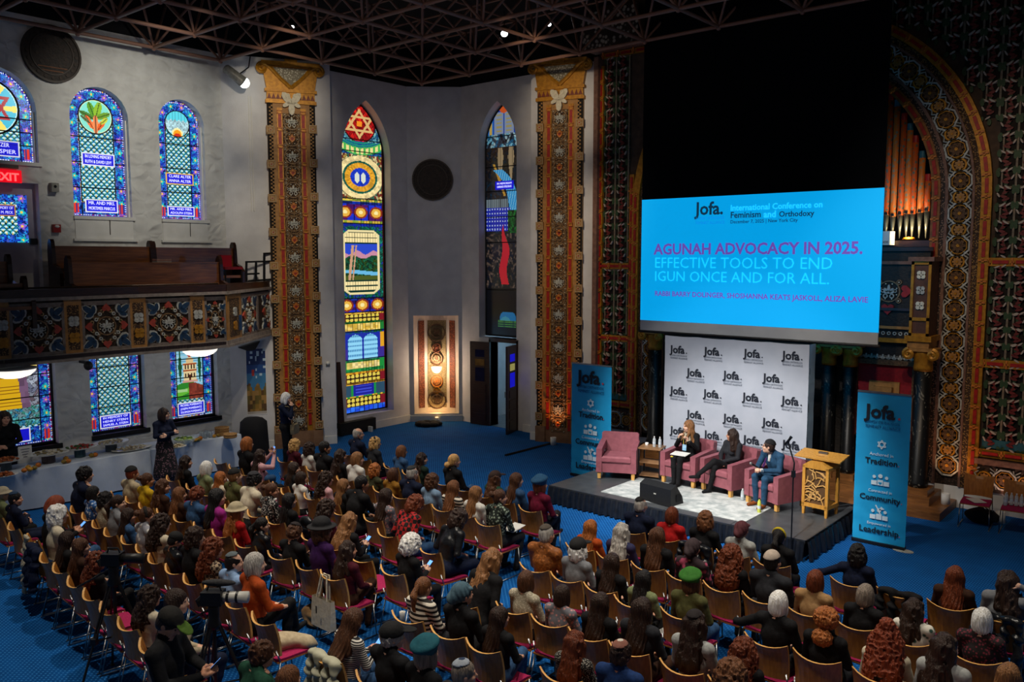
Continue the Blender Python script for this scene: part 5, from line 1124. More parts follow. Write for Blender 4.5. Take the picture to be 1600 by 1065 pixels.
def platter(px, py, r, food, label, ped=None, bowl=False, rx=1.35):
    p = tz(px, py); t = thing('serving_bowl' if bowl else 'platter', label, 'bowl' if bowl else 'platter', (p.x, p.y, .748)); z = 0; r = r*1.1
    if ped: MB().lathe([(r*.42, 0), (r*.42, .16)], 12).build('stand', M('stand_'+ped, ped, None, 40, rough=.4, kind='cells'), t); z = .16
    if bowl: MB().lathe([(r*.45, 0), (r*.8, .06), (r, .15), (r*.96, .15), (r*.7, .05), (.001, .03)], 18, cap=False).build('dish', M('clear_bowl', 'c8d4d4', 'b8c4c4', 5, rough=.05, alpha=.35), t, None, True); z = .03
    else: MB().lathe([(.001, z), (r*.7, z), (r, z+.03), (r*.98, z+.035), (r*.7, z+.012), (.001, z+.012)], 18, cap=False).build('dish', M('plate_white', 'd4d4ce', 'c8c8c2', 5, rough=.3), t, SC(1, rx, 1), True)
    f = MB(); R = random.Random(int(px*7+py))
    for k in range(46): a = R.uniform(0, 2*pi); q = r*.72*math.sqrt(R.random()); f.ell((q*math.cos(a), q*math.sin(a)*(1 if bowl else rx), z+.03+R.uniform(0, .06)*(1-q/r)+(.05 if bowl else 0)), (R.uniform(.02, .04), R.uniform(.02, .04), R.uniform(.015, .025)), 5, 3, R.randrange(2))
    c = FOODS[food]; f.build('food', [M('food_'+food+'a', c[0]), M('food_'+food+'b', c[1])], t)['kind'] = 'stuff'
platter(10, 734, .20, 'pastry', 'platter of golden pastries at the near end of the buffet', '3a4a55'); platter(6, 744, .16, 'pastry', 'low plate of glazed pastries in front of the raised pastry platter')
platter(76, 722, .26, 'white', 'raised platter of pale cheese cubes beside the menu card', '5a4a4a'); platter(125, 713, .22, 'veg', 'raised platter of red and green crudites', '3a5a66'); platter(174, 704, .24, 'fish', 'raised platter of pale fish slices', '4a5560')
platter(206, 702, .2, 'fish', 'flat white tray left of the woman in navy', None, False, 1.9); platter(287, 694, .24, 'greens', 'glass bowl of green salad on the far table', None, True); platter(276, 699, .14, 'white', 'small white plate in front of the salad bowl')
for i, (px, py) in enumerate(((38, 738), (47, 736), (54, 734), (60, 729), (44, 733), (100, 724), (107, 723), (103, 719), (143, 714), (149, 713), (305, 690), (310, 689), (313, 687), (335, 683), (341, 682))):
    p = tz(px, py); r = .05 if i < 13 else .042; grp = ['beside the pastries', 'before the cheese platter', 'before the crudites', 'on the far table'][0 if i < 5 else 1 if i < 8 else 2 if i < 10 else 3]
    t = tag(MB().ell((0, 0, r*.85), (r, r, r*.85), 10, 7).build('fruit', M('fruit_orange%d' % (i % 3), ('d9791e', 'e0a030', '9a7a28')[i % 3], None, 10, rough=.4), None, T(p.x, p.y, .748), True), 'small round orange fruit on the white cloth %s' % grp, 'fruit', 'oranges '+grp); MB().tube([(0, 0, r*1.6), (.005, 0, r*1.85)], .006, 5).build('stem', GREENP, t)
p = tz(40, 722); t = thing('menu_card', 'upright white menu card among the pastry platters', 'card', (p.x, p.y, .748)); MB().box((0, 0, .16), (.01, .24, .32)).build('card', WHITE, t); [MB().box((.007, 0, .26-.05*k), (.004, .16-.03*k, .014)).build('text_line', M('ink_grey', '6a6a70', '5a5a60', 8), t) for k in range(4)]
for px, py, n, r, lb in ((347, 679, 4, .16, 'tall stack of round wicker baskets on the far table'), (360, 683, 2, .15, 'short stack of round wicker baskets at the table end')):
    p = tz(px, py); t = thing('basket_stack', lb, 'baskets', (p.x, p.y, .748))
    for k in range(n): MB().lathe([(r*.9, k*.045), (r, k*.045+.04), (r*.93, k*.045+.04), (r*.85, k*.045+.01), (.001, k*.045+.01)], 16, cap=False).build('basket', M('wicker', 'b08a58', '8a6436', 60, rough=.7, kind='cells'), t, None, True)
p = tz(325, 683)
for k in range(6):
    t = tag(MB().lathe([(.032, 0), (.036, .13), (.033, .13), (.03, .012), (.001, .01)], 10, cap=False).build('drinking_glass', M('tumbler', 'aebcc4', '98a6ae', 6, rough=.05, alpha=.5), None, T(p.x-.12+.09*(k % 3), p.y-.1+.13*(k//3), .748), True), 'clear tumbler in the cluster between salad bowl and baskets', 'glass', 'tumblers on the far table')
c = atz(402, 712, 0); mb = MB()
P = []
for i, (r, z) in enumerate(((.50, 0), (.48, .4), (.46, .8), (.44, 1.05), (.30, 1.16), (.02, 1.18))): P.append([(r*(1+.06*math.sin(k*1.7+i))*math.cos(2*pi*k/20), r*.8*(1+.06*math.cos(k*2.3+i))*math.sin(2*pi*k/20), z) for k in range(20)])
mb.grid(P, closed=True); tag(mb.build('covered_cart', BLACKC, None, T(c.x+.05, c.y-.1, 0) @ SC(.8, .8, .80), True), 'tall cart hidden under a black cover beside the buffet end', 'cart')
# ================================================================ STAGE
SZ = .34; SX0, SX1, SY0, SY1 = -9.75, -4.78, 12.60, 15.05
st_ = thing('stage', 'low black stage with a pleated black skirt', 'stage', ((SX0+SX1)/2, (SY0+SY1)/2, 0))
ox, oy = (SX0+SX1)/2, (SY0+SY1)/2
DECK = M('stage_deck', '4a4d50', '3e4144', 6, rough=.4)
for i in range(4):
    a = SX0+(SX1-SX0)*i/4; b = SX0+(SX1-SX0)*(i+1)/4; MB().bb(a-ox+.004, b-ox-.004, SY0-oy, SY1-oy, SZ-.06, SZ).build('deck_panel', DECK, st_)
MB().bb(SX0-ox-.012, SX1-ox+.012, SY0-oy-.012, SY0-oy, SZ-.05, SZ+.002).build('front_edging', M('edge_alu', '55585c', '484b4f', 8, rough=.3, metal=.7), st_); MB().bb(SX1-ox, SX1-ox+.012, SY0-oy-.012, SY1-oy, SZ-.05, SZ+.002).build('side_edging', M('edge_alu', '55585c'), st_)
def skirt(p, q, n):
    d = Vector(q)-Vector(p); L = d.length; u = d/L; nrm = Vector((u.y, -u.x, 0)); P = []
    for z in (SZ-.02, SZ-.12, .02):
        am = .012 if z > SZ-.05 else .03 if z > .1 else .045
        P.append([(Vector(p)+u*(L*i/n)+nrm*(.02+am*(1+math.sin(i*1.15)+.4*math.sin(i*.37)))+Vector((0, 0, z))) for i in range(n+1)])
    MB().grid(P).build('skirt', M('satin_black', '1d2129', '14171d', 10, rough=.32), st_, None, True)
skirt((SX0-ox, SY0-oy, 0), (SX1-ox, SY0-oy, 0), 230); skirt((SX1-ox, SY0-oy, 0), (SX1-ox, SY1-oy, 0), 70); skirt((SX0-ox, SY1-oy, 0), (SX0-ox, SY0-oy, 0), 70)
RUGM = M('rug_grey_pattern', 'c9ccca', '9aa2a2', 7, rough=.95, kind='noise', bump=.1)
rug = tag(MB().bb(-8.72, -5.88, 12.83, 14.15, SZ, SZ+.012).build('rug', RUGM), 'pale grey mottled rug in the middle of the stage', 'rug')
def armchair(x, y, rz, label, w=.78, d=.72):
    t = thing('armchair', label, 'armchair', (x, y, SZ), rz, 'mauve stage armchairs'); h = w/2     # local front = -y
    for sx in (-1, 1):
        a = MB(); a.prism([(-d*.5, .14), (d*.5, .14), (d*.5, .66), (d*.1, .64), (-d*.5, .60)], -.055, .055); o = a.build('arm', MAUVE, t, T(sx*(h-.055), 0, 0) @ RZ(pi/2)); 
        for sy, yy in ((-1, -d*.5+.05), (1, d*.5-.05)): MB().prism([(-.03, .012), (.03, .012), (.035, .15), (-.035, .15)], -.03, .03).build('leg', PALEW, t, T(sx*(h-.06), yy, 0))
    sm = MB().bb(-h+.11, h-.11, -d*.5+.02, d*.3, .14, .34).build('seat_base', MAUVE, t)
    c = MB(); P = []
    for z, ins in ((.34, .0), (.36, -.012), (.43, -.012), (.46, .02)): P.append([(sx*(h-.115-ins), yy, z) for sx, yy in ((-1, -d*.5-.0+ins), (1, -d*.5+ins), (1, d*.26-ins), (-1, d*.26-ins))])
    c.grid(P, closed=True); c.face([12, 13, 14, 15]); c.build('seat_cushion', MAUVE, t)
    b = MB(); b.prism([(-h+.02, .14), (h-.02, .14), (h-.02, .80), (h-.05, .83), (-h+.05, .83), (-h+.02, .80)], 0, .13); b.build('backrest', MAUVE, t, T(0, d*.5-.16, 0) @ RX(math.radians(-9)) @ T(0, 0, 0))
    return t
def ac(pa, pb, label):
    d = Vector((pb[0]-pa[0], pb[1]-pa[1], 0)); a = math.atan2(d.y, d.x); m = Vector(((pa[0]+pb[0])/2, (pa[1]+pb[1])/2, 0)); n = Vector((-d.y, d.x, 0)).normalized()
    c = m+n*.30; armchair(c.x, c.y, a, label); return c, a
AC = [ac((-9.31, 13.62), (-8.70, 13.92), 'empty mauve leather armchair at the stage end by the slim banner'), ac((-8.23, 14.21), (-7.49, 14.16), 'mauve leather armchair of the speaker holding a microphone up'), ac((-7.41, 14.24), (-6.65, 14.02), 'mauve leather armchair of the speaker with crossed booted legs'), ac((-6.40, 13.99), (-5.66, 13.72), 'mauve leather armchair of the speaker in the blue suit')]
# side table + bottles
p = atz(1013, 746, SZ); t = thing('side_table', 'small wood-topped metal side table with two lower shelves', 'side table', (p.x, p.y+.12, SZ), .25)
MB().bb(-.23, .23, -.2, .2, .58, .605).build('table_top', M('walnut_top', '9a7452', '84603f', 5, rough=.45), t)
for z in (.30, .04): MB().bb(-.21, .21, -.18, .18, z, z+.02).build('shelf', M('walnut_top', '9a7452'), t)
for sx in (-1, 1):
    for sy in (-1, 1): MB().bb(sx*.21-.012, sx*.21+.012, sy*.18-.012, sy*.18+.012, .0, .58).build('leg', BLACKM, t)
CLEAR = M('clear_plastic', 'dfe8ec', 'cfd8dc', 6, rough=.05, alpha=.55); 
def bottle(p, label, group=None, h=.21, body=None, cap=None):
    t = thing('water_bottle', label, 'bottle', p, 0, group); MB().lathe([(.03, 0), (.032, .01), (.032, h*.62), (.026, h*.78), (.012, h*.9), (.012, h*.94)], 12).build('body', body or CLEAR, t, None, True); MB().lathe([(.014, h*.93), (.014, h)], 10).build('cap', cap or WHITE, t); MB().lathe([(.0325, h*.3), (.0325, h*.5)], 12, cap=False).build('wrapper', M('bottle_label', 'c8d4dc', 'a0b4c4', 12), t)
    return t
tt = Vector(t.location); bottle(tt+Vector((.05, 0, .605)), 'clear water bottle on the side table, left one'); bottle(tt+Vector((.16, .03, .605)), 'clear water bottle on the side table, right one')
tag(MB().lathe([(.03, 0), (.035, .05), (.031, .05), (.027, .008), (.001, .006)], 10, cap=False).build('cup', WHITE, None, T(tt+Vector((-.15, .05, .605))), True), 'small white cup on the side table corner', 'cup')
b = atz(1186, 801, SZ); bottle(b, 'lime green tumbler bottle standing on the rug edge', None, .26, M('lime_bottle', 'c8d060', 'b4be4c', 8, rough=.3), BLACKM)
b = atz(1160, 781, SZ+.012); bottle(b, 'clear water bottle on the stage between two armchairs')
p = AC[0][0]; t = thing('spare_microphone', 'microphone lying on the empty armchair seat', 'microphone', (p.x-.30, p.y-.02, SZ+.49), .4); MB().ell((0, -.1, 0), (.028, .028, .028), 10, 7).build('head', M('mic_mesh', '9a9a98', '77777a', 60, rough=.4, metal=.6), t); MB().tube([(0, -.08, 0), (0, .1, -.005)], [.02, .014], 8).build('handle', BLACKM, t)
# monitor wedge
p = atz(1027, 785, SZ+.012); t = thing('stage_monitor', 'black wedge floor monitor on the stage front facing the speakers', 'speaker', (p.x, p.y+.12, SZ+.012), -.12)
w = MB(); w.prism([(-.17, 0), (.20, 0), (.17, .12), (-.02, .36), (-.17, .30)], -.34, .34); w.build('cabinet', M('monitor_black', '17181a', '101113', 30, rough=.55), t, RZ(pi/2)); MB().box((.352, .05, .12), (.012, .12, .12)).build('side_handle', BLACKC, t); MB().box((0, -.176, .17), (.05, .006, .02)).build('badge', SILVER, t)
# lectern (slim wooden cabinet with tree lattice)
pl, pr, pb = atz(1252, 800, SZ), atz(1292, 812, SZ), atz(1307, 797, SZ)
w = .46; d = .42; c = Vector(((pl.x+pr.x)/2+.02, (pl.y+pr.y)/2+.21, SZ)); t = thing('lectern', 'pale wooden lectern with cut-out branch panel and tilted top', 'lectern', c, -.10)
LW = M('lectern_wood', 'c9923f', 'b27d30', 6, rough=.4, stretch=(5, 5, 1))
for sx in (-1, 1):
    for sy in (-1, 1):
        MB().bb(sx*(w/2-.025)-.025, sx*(w/2-.025)+.025, sy*(d/2-.025)-.025, sy*(d/2-.025)+.025, .16, .84).build('post', LW, t); MB().prism([(-.02, 0), (.015, 0), (.03, .17), (-.03, .17)], -.02, .02).build('leg', LW, t, T(sx*(w/2-.03), sy*(d/2-.03), 0))
MB().bb(-w/2, w/2, -d/2, d/2, .14, .20).build('bottom_board', LW, t); MB().prism([(-w/2, .80), (w/2, .80), (w/2, .84), (.1, .93), (-.1, .93), (-w/2, .84)], -d/2, d/2).build('top_cap', LW, t); MB().bb(-.07, .07, -.06, .06, .92, 1.0).build('neck', M('lectern_neck', '9a5a24', '84491a', 6), t)
MB().box((0, 0, 1.0), (.80, .36, .02), 0, RX(math.radians(12)).to_3x3()).build('reading_top', LW, t); MB().box((0, .06, 1.035), (.16, .05, .03)).build('clip', CHROME, t)
tr = MB(); R = random.Random(4)
for k in range(26):
    x = R.uniform(-.15, .15); z = R.uniform(.24, .76); a = R.uniform(0, pi); l = R.uniform(.06, .12)
    tr.tube([(x-l*math.cos(a), -d/2+.02, max(.2, z-l*math.sin(a))), (x+.02*math.sin(k), -d/2+.02, z), (x+l*math.cos(a+.7), -d/2+.02, min(.8, z+l*math.sin(a+.7)))], .011, 5)
tr.build('branch_panel', M('branch_wood', 'd0a465', 'b88a48', 10), t)['kind'] = 'stuff'
MB().bb(-w/2+.04, w/2-.04, -d/2+.035, -d/2+.045, .2, .8).build('inner_panel', M('lectern_inside', '5f4326', '4c351d', 6), t)
# backdrop
YB = 15.22; bx0, bx1 = aty(1038, 600, YB).x, aty(1263, 600, YB).x; bz = (aty(1038, 525, YB).z+aty(1275, 537, YB).z)/2
bd = thing('logo_backdrop', 'tall pale fabric backdrop printed with repeated dark logos', 'backdrop', ((bx0+bx1)/2, YB, 0))
W_ = bx1-bx0; P = []
BDM = M('backdrop_fabric', 'b4bac6', 'a9b0bd', 2, rough=.8, bump=.12, bscale=8)
for i in range(41):
    x = -W_/2+W_*i/40; P.append([(x, .006*math.sin(i*1.3+z*3)*(1 if z > .1 and (i < 3 or i > 37 or z > bz-.3) else .2), z-(.012*abs(math.sin(i*pi/10)) if z > bz-.05 else 0)) for z in np.linspace(.05, bz, 18)])
g = MB(); g.grid(P); g.build('fabric', BDM, bd, None, True)
P = [[(W_/2+.004*math.sin(z*9), .30*j/3, z) for z in np.linspace(.05, bz, 18)] for j in range(4)]; MB().grid(P).build('side_fabric', M('backdrop_side', 'a9c6d4', '9ab8c8', 3, rough=.7, bump=.3, bscale=10), bd)
for x in (-W_/2+.02, -W_/6, W_/6, W_/2-.02): MB().tube([(x, .06, 0), (x, .06, bz-.01)], .02, 6).build('pole', BLACKM, bd)
MB().tube([(-W_/2, .06, bz-.02), (W_/2, .06, bz-.02)], .02, 6).build('top_pole', BLACKM, bd)
LOGO = M('logo_navy', '1b2230', '161c28', 8, rough=.8); LOGOS = M('logo_grey', '7d8694', '727b89', 8, rough=.8); DOT = M('logo_dot', 'c8455a', 'b83c50', 8)
def logo(par, x, y, z, w, sub=LOGOS, dot=DOT):
    text('logo_lettering', 'Jofa', LOGO, par, T(x, y, z), width=w*.9, bold=.03); MB().disc(w*.035, -.002, 0, 10).build('logo_dot', dot, par, T(x+w*.96, y, z+w*.035))
    text('logo_lettering', 'JEWISH ORTHODOX', sub, par, T(x, y, z-w*.17), width=w, height=w*.13); text('logo_lettering', 'FEMINIST ALLIANCE', sub, par, T(x, y, z-w*.31), width=w, height=w*.13)
lw = .38
for r_, (py, pxs) in enumerate(((549, (1048, 1101, 1163, 1223)), (583, (1074, 1131, 1193)), (613, (1048, 1100, 1161, 1222)), (647, (1074, 1131, 1192)), (675, (1048, 1101, 1162, 1223)))):
    for px in pxs:
        a = aty(px, py+(px-1048)*.055+(px-1048)*.018*r_, YB); logo(bd, a.x-(bx0+bx1)/2, -.012, a.z-.02, lw, LOGOS, LOGO)
# banners
BAN = M('banner_blue', '22a4dc', '1d9ad2', 3, rough=.45, bump=.15, bscale=3)
WICON = M('banner_white', 'd8ecf6', 'cfe4ee', 8, rough=.6); NAV = M('banner_navy', '0f2233', '0c1c2a', 8, rough=.6); MIDB = M('banner_dim', '0a5f92', '095686', 8, rough=.6)
def banner(x0, y0, x1, zt, label):
    w = x1-x0; cx = (x0+x1)/2; t = thing('rollup_banner', label, 'banner', (cx, y0, 0), 0)
    P = [[(-w/2+w*i/12, .004*math.sin(z*22+i*.8)*(1.8 if z < .9 else .4), z) for z in np.linspace(.05, zt, 30)] for i in range(13)]; MB().grid(P).build('sheet', BAN, t, None, True)
    MB().bb(-w/2, w/2, -.012, .012, zt-.02, zt+.01).build('top_rail', CHROME, t); MB().bb(-w/2, w/2, -.04, .06, .01, .055).build('base', BLACKM, t); MB().tube([(0, .03, .05), (0, .03, zt)], .012, 6).build('pole', CHROME, t)
    f = MB(); f.lathe([(.16, .0), (.16, .01), (.02, .014)], 16); f.build('foot', SILVER, t, T(w/2-.02, -.02, 0) @ SC(1, .55, 1))
    u = w/.86; lg = .56*u
    logo(t, -lg/2, -.02, zt*.835, lg, MIDB, DOT)
    zs = zt*.665; s = .075*u
    for sg in (1, -1):
        tri = MB(); pts = [(s*math.cos(pi/2+k*2*pi/3), sg*s*math.sin(pi/2+k*2*pi/3)) for k in range(3)]
        for a, b in zip(pts, pts[1:]+pts[:1]): tri.tube([(a[0], 0, a[1]), (b[0], 0, b[1])], .009*u, 4)
        tri.build('star_icon', WICON, t, T(0, -.02, zs) @ SC(1, .3, 1))
    def people(z, arms):
        ic = MB()
        for k, (x, h, r) in enumerate(((-.10, 0, .028), (.10, 0, .028), (0, .02, .036))): ic.disc(r*u, -.004, 0, 12, 0, (x*u, z+.07*u+h*u)); ic.prism([((x-.045)*u, z-.07*u), ((x+.045)*u, z-.07*u), ((x+.045)*u, z+.005*u+h*u), ((x-.045)*u, z+.005*u+h*u)], -.004, 0)
        if arms: ic.tube([(.02*u, 0, z+.03*u), (-.06*u, 0, z+.17*u)], .012*u, 4); ic.prism([(.0, z+.09*u), (.09*u, z+.12*u), (.03*u, z+.16*u)], -.004, 0)
        ic.build('people_icon', WICON, t, T(0, -.02, 0)); 
        if not arms: MB().prism(heart(.028*u), -.004, 0).build('heart_icon', BAN, t, T(0, -.026, z-.03*u))
    people(zt*.425, False); people(zt*.20, True)
    for s1, s2, z in (('Anchored in', 'Tradition', .555), ('Connected in', 'Community', .315), ('Empowered in', 'Leadership', .10)):
        text('banner_lettering', s1, WICON, t, T(-.19*u, -.02, zt*(z+.035)), width=.38*u); ww = {'Tradition': .52, 'Community': .66, 'Leadership': .64}[s2]*u; text('banner_lettering', s2, NAV, t, T(-ww/2, -.02, zt*(z-.02)), width=ww, bold=.018); MB().disc(.009*u, -.003, 0, 8).build('dot', DOT, t, T(ww/2+.02, -.02, zt*(z-.02)+.01))
y = 14.53; banner(aty(893, 650, y).x, y, aty(955, 650, y).x, aty(893, 566, y).z, 'slim blue roll-up banner beside the empty armchair')
y = 14.12; banner(aty(1337, 700, y).x, y, aty(1421, 700, y).x, (aty(1338, 607, y).z+aty(1425, 620, y).z)/2, 'larger blue roll-up banner right of the lectern')
# mic stand in front of the stage
p = atz(1240, 873, 0); t = thing('microphone_stand', 'tall black microphone stand in front of the stage corner', 'microphone stand', (p.x, p.y-.12, 0)); top = aty(1239, 735, t.location.y).z
MB().lathe([(.14, 0), (.14, .015), (.02, .03)], 16).build('base', BLACKM, t); MB().tube([(0, 0, .02), (0, 0, top)], .012, 8).build('pole', BLACKM, t); MB().box((0, 0, top-.05), (.05, .05, .10)).build('clutch', BLACKM, t)
MB().tube([(0, 0, top), (.01, 0, top+.12), (-.05, .02, top+.26), (-.10, .02, top+.40), (-.08, .0, top+.47)], .012, 6).build('gooseneck', BLACKM, t); MB().tube([(-.16, .02, top+.38), (-.08, 0, top+.47), (-.05, 0, top+.52)], [.016, .02, .025], 8).build('microphone', BLACKM, t)
# props at the right wall
def box_lamp(px, py, label):
    p = atz(px, py, .0 if py > 800 else .15); t = thing('small_uplight', label, 'uplight', p); MB().lathe([(.075, 0), (.075, .2), (.06, .2), (.05, .12)], 10).build('housing', WHITE, t, None, True); MB().lathe([(.001, .13), (.05, .13)], 10, cap=False).build('lens', E('warm_white_lens', 'ffd0c0', 5), t); return p
p = box_lamp(1477, 787, 'white cylinder uplight on the bimah step by the right wall'); spot('uplight_beam', p+Vector((0, -.05, .22)), p+Vector((.02, .5, 1.5)), 22, 90, .8, (1, .5, .22), .04)
p = box_lamp(1563, 816, 'white cylinder uplight under the chair holding bottles'); spot('uplight_beam', p+Vector((.0, -.05, .22)), p+Vector((.1, .9, 1.6)), 16, 90, .8, (1, .55, .4), .04)
# ================================================================ PEOPLE: smooth-union distance field -> one continuous mesh
def rot(yaw=0, pitch=0, roll=0): return np.array((Matrix.Rotation(yaw, 3, 'Z') @ Matrix.Rotation(pitch, 3, 'X') @ Matrix.Rotation(roll, 3, 'Y')))
class SDF:
    def __init__(s, lo, hi, h):
        s.lo = np.array(lo, float); s.h = h; s.n = np.ceil((np.array(hi)-s.lo)/h).astype(int)+1
        s.ax = [s.lo[i]+h*np.arange(s.n[i]) for i in range(3)]
        s.d = np.full(s.n, .5, np.float32); s.td = np.full(s.n, .5, np.float32); s.tag = np.zeros(s.n, np.int8)
    def _w(s, lo, hi):
        a = np.maximum(0, np.floor((lo-s.lo)/s.h).astype(int)); b = np.minimum(s.n, np.ceil((hi-s.lo)/s.h).astype(int)+1)
        return tuple(slice(int(a[i]), int(max(a[i], b[i]))) for i in range(3))
    def _pts(s, w): return np.meshgrid(s.ax[0][w[0]], s.ax[1][w[1]], s.ax[2][w[2]], indexing='ij', sparse=True)
    def _put(s, w, dn, k, tag, sub=False):
        d = s.d[w]
        if sub: s.d[w] = np.maximum(d, -dn); return
        if k > 0: hh = np.clip(.5+.5*(d-dn)/k, 0, 1); s.d[w] = d*(1-hh)+dn*hh-k*hh*(1-hh)
        else: s.d[w] = np.minimum(d, dn)
        td = s.td[w]; m = dn < td; s.td[w] = np.where(m, dn, td); s.tag[w] = np.where(m, tag, s.tag[w])
    def ell(s, c, r, k=.02, tag=0, R=None, sub=False, disp=None):
        c = np.array(c, float); r = np.array(r, float); m = r.max()+k+3*s.h+(.03 if disp else 0); w = s._w(c-m, c+m); X, Y, Z = s._pts(w)
        x, y, z = X-c[0], Y-c[1], Z-c[2]
        if R is not None: x, y, z = (R[0, 0]*x+R[1, 0]*y+R[2, 0]*z, R[0, 1]*x+R[1, 1]*y+R[2, 1]*z, R[0, 2]*x+R[1, 2]*y+R[2, 2]*z)
        k0 = np.sqrt((x/r[0])**2+(y/r[1])**2+(z/r[2])**2); k1 = np.sqrt((x/r[0]**2)**2+(y/r[1]**2)**2+(z/r[2]**2)**2)+1e-9
        d = k0*(k0-1)/k1
        if disp: d = d+disp(X, Y, Z)
        s._put(w, d.astype(np.float32), k, tag, sub)
    def cap(s, a, b, ra, rb, k=.02, tag=0, sy=1, disp=None):
        a = np.array(a, float); b = np.array(b, float); m = max(ra, rb)+k+3*s.h+(.03 if disp else 0); w = s._w(np.minimum(a, b)-m, np.maximum(a, b)+m); X, Y, Z = s._pts(w)
        ay, by = a[1]/sy, b[1]/sy; bx = np.array([b[0]-a[0], by-ay, b[2]-a[2]]); L = bx@bx+1e-9
        x, y, z = X-a[0], Y/sy-ay, Z-a[2]; t = np.clip((x*bx[0]+y*bx[1]+z*bx[2])/L, 0, 1)
        d = (np.sqrt((x-t*bx[0])**2+(y-t*bx[1])**2+(z-t*bx[2])**2)-(ra+(rb-ra)*t))*(min(1, sy) if sy < 1 else 1)
        if disp: d = d+disp(X, Y, Z)
        s._put(w, d.astype(np.float32), k, tag)
    def mesh(s, name, nm):
        v = s.d; sg = v < 0; c = np.zeros(np.array(v.shape)-1, np.int8)
        offs = [(i, j, k) for i in (0, 1) for j in (0, 1) for k in (0, 1)]
        sl = lambda o: tuple(slice(o[i], v.shape[i]-1+o[i]) for i in range(3))
        for o in offs: c += sg[sl(o)]
        mask = (c > 0) & (c < 8); ids = np.argwhere(mask); idx = np.full(mask.shape, -1, np.int64); idx[mask] = np.arange(len(ids))
        acc = np.zeros((len(ids), 3)); cnt = np.zeros(len(ids))
        cv = {o: v[ids[:, 0]+o[0], ids[:, 1]+o[1], ids[:, 2]+o[2]].astype(float) for o in offs}
        for o in offs:
            for ax in range(3):
                if o[ax]: continue
                o2 = list(o); o2[ax] = 1; o2 = tuple(o2); a, b = cv[o], cv[o2]; m = (a < 0) != (b < 0); t = np.where(m, a/(a-b+1e-12), 0)
                p = np.array(o, float)[None]+np.zeros((len(ids), 3)); p[:, ax] += t; acc[m] += p[m]; cnt[m] += 1
        V = s.lo+s.h*(ids+acc/np.maximum(cnt, 1)[:, None])
        Q = []
        for ax in range(3):
            a = [slice(None)]*3; b = [slice(None)]*3; a[ax] = slice(0, -1); b[ax] = slice(1, None)
            e = np.argwhere(sg[tuple(a)] != sg[tuple(b)]); u, w = (ax+1) % 3, (ax+2) % 3
            ok = (e[:, u] > 0) & (e[:, w] > 0) & (e[:, u] < mask.shape[u]) & (e[:, w] < mask.shape[w]); e = e[ok]
            cell = []
            for du, dw in ((-1, -1), (0, -1), (0, 0), (-1, 0)): q = e.copy(); q[:, u] += du; q[:, w] += dw; cell.append(idx[q[:, 0], q[:, 1], q[:, 2]])
            q = np.stack(cell, 1); fl = ~sg[e[:, 0], e[:, 1], e[:, 2]]; q[fl] = q[fl][:, ::-1]; Q.append(q)
        Q = np.concatenate(Q); Q = Q[(Q >= 0).all(1)]
        tg = s.tag[ids[:, 0], ids[:, 1], ids[:, 2]]; ft = tg[Q[:, 0]]
        me = bpy.data.meshes.new(name); me.vertices.add(len(V)); me.vertices.foreach_set('co', V.ravel()); me.loops.add(Q.size); me.loops.foreach_set('vertex_index', Q.ravel().astype(np.int32))
        me.polygons.add(len(Q)); me.polygons.foreach_set('loop_start', np.arange(0, Q.size, 4, dtype=np.int32)); me.polygons.foreach_set('loop_total', np.full(len(Q), 4, np.int32))
        for i in range(nm): me.materials.append(None)
        me.polygons.foreach_set('material_index', ft.astype(np.int32)); me.polygons.foreach_set('use_smooth', np.ones(len(Q), bool)); me.update(); me.validate(); return me
def nrm(v): v = np.array(v, float); return v/(np.linalg.norm(v)+1e-9)
def hand(s, w, d, n, side, curl=.5, k=.004):
    w = np.array(w, float); d = nrm(d); n = nrm(np.array(n)-d*np.dot(n, d)); x = np.cross(d, n)*side
    s.cap(w-d*.01, w+d*.03, .026, .030, .012, 0); s.cap(w+d*.03-x*.016, w+d*.075-x*.022, .021, .019, .008, 0); s.cap(w+d*.03+x*.016, w+d*.075+x*.022, .021, .019, .008, 0)
    for i, l in enumerate((.062, .072, .068, .052)):
        b = w+d*.082+x*(i-1.5)*-.0185; c1, c2 = curl*.9, curl*2.0
        m = b+(d*math.cos(c1)-n*math.sin(c1))*l*.5; e = m+(d*math.cos(c2)-n*math.sin(c2))*l*.5
        s.cap(b-d*.012, m, .0098, .009, k, 0); s.cap(m, e, .009, .0076, k, 0)
    t0 = w+d*.022+x*.026; t1 = t0+nrm(d*.6+x*.75-n*.25)*.038; t2 = t1+nrm(d*.9+x*.1-n*.35)*.03
    s.cap(t0, t1, .014, .011, .008, 0); s.cap(t1, t2, .011, .009, k, 0)
def head(s, O, R, male=False, beard=False):
    O = np.array(O, float); P = lambda p: O+R@np.array(p, float)
    s.ell(P((0, -.012, .022)), (.076, .095, .096), .02, 0, R); s.ell(P((0, .022, -.038)), (.061, .072, .083), .03, 0, R); s.ell(P((0, .06, -.092)), (.026, .024, .022), .03, 0, R)
    s.cap(P((0, .086, .008)), P((0, .106, -.028)), .009, .0135, .012, 0); s.cap(P((-.036, .076, .024)), P((.036, .076, .024)), .011, .011, .018, 0)
    for sx in (-1, 1):
        s.ell(P((sx*.038, .058, -.03)), (.028, .028, .026), .02, 0, R); s.ell(P((sx*.03, .083, .003)), (.013, .008, .0075), .002, 4, R); s.ell(P((sx*.077, -.008, -.008)), (.010, .02, .031), .006, 0, R)
    s.cap(P((-.018, .086, -.062)), P((.018, .086, -.062)), .0085, .0085, .006, 5)
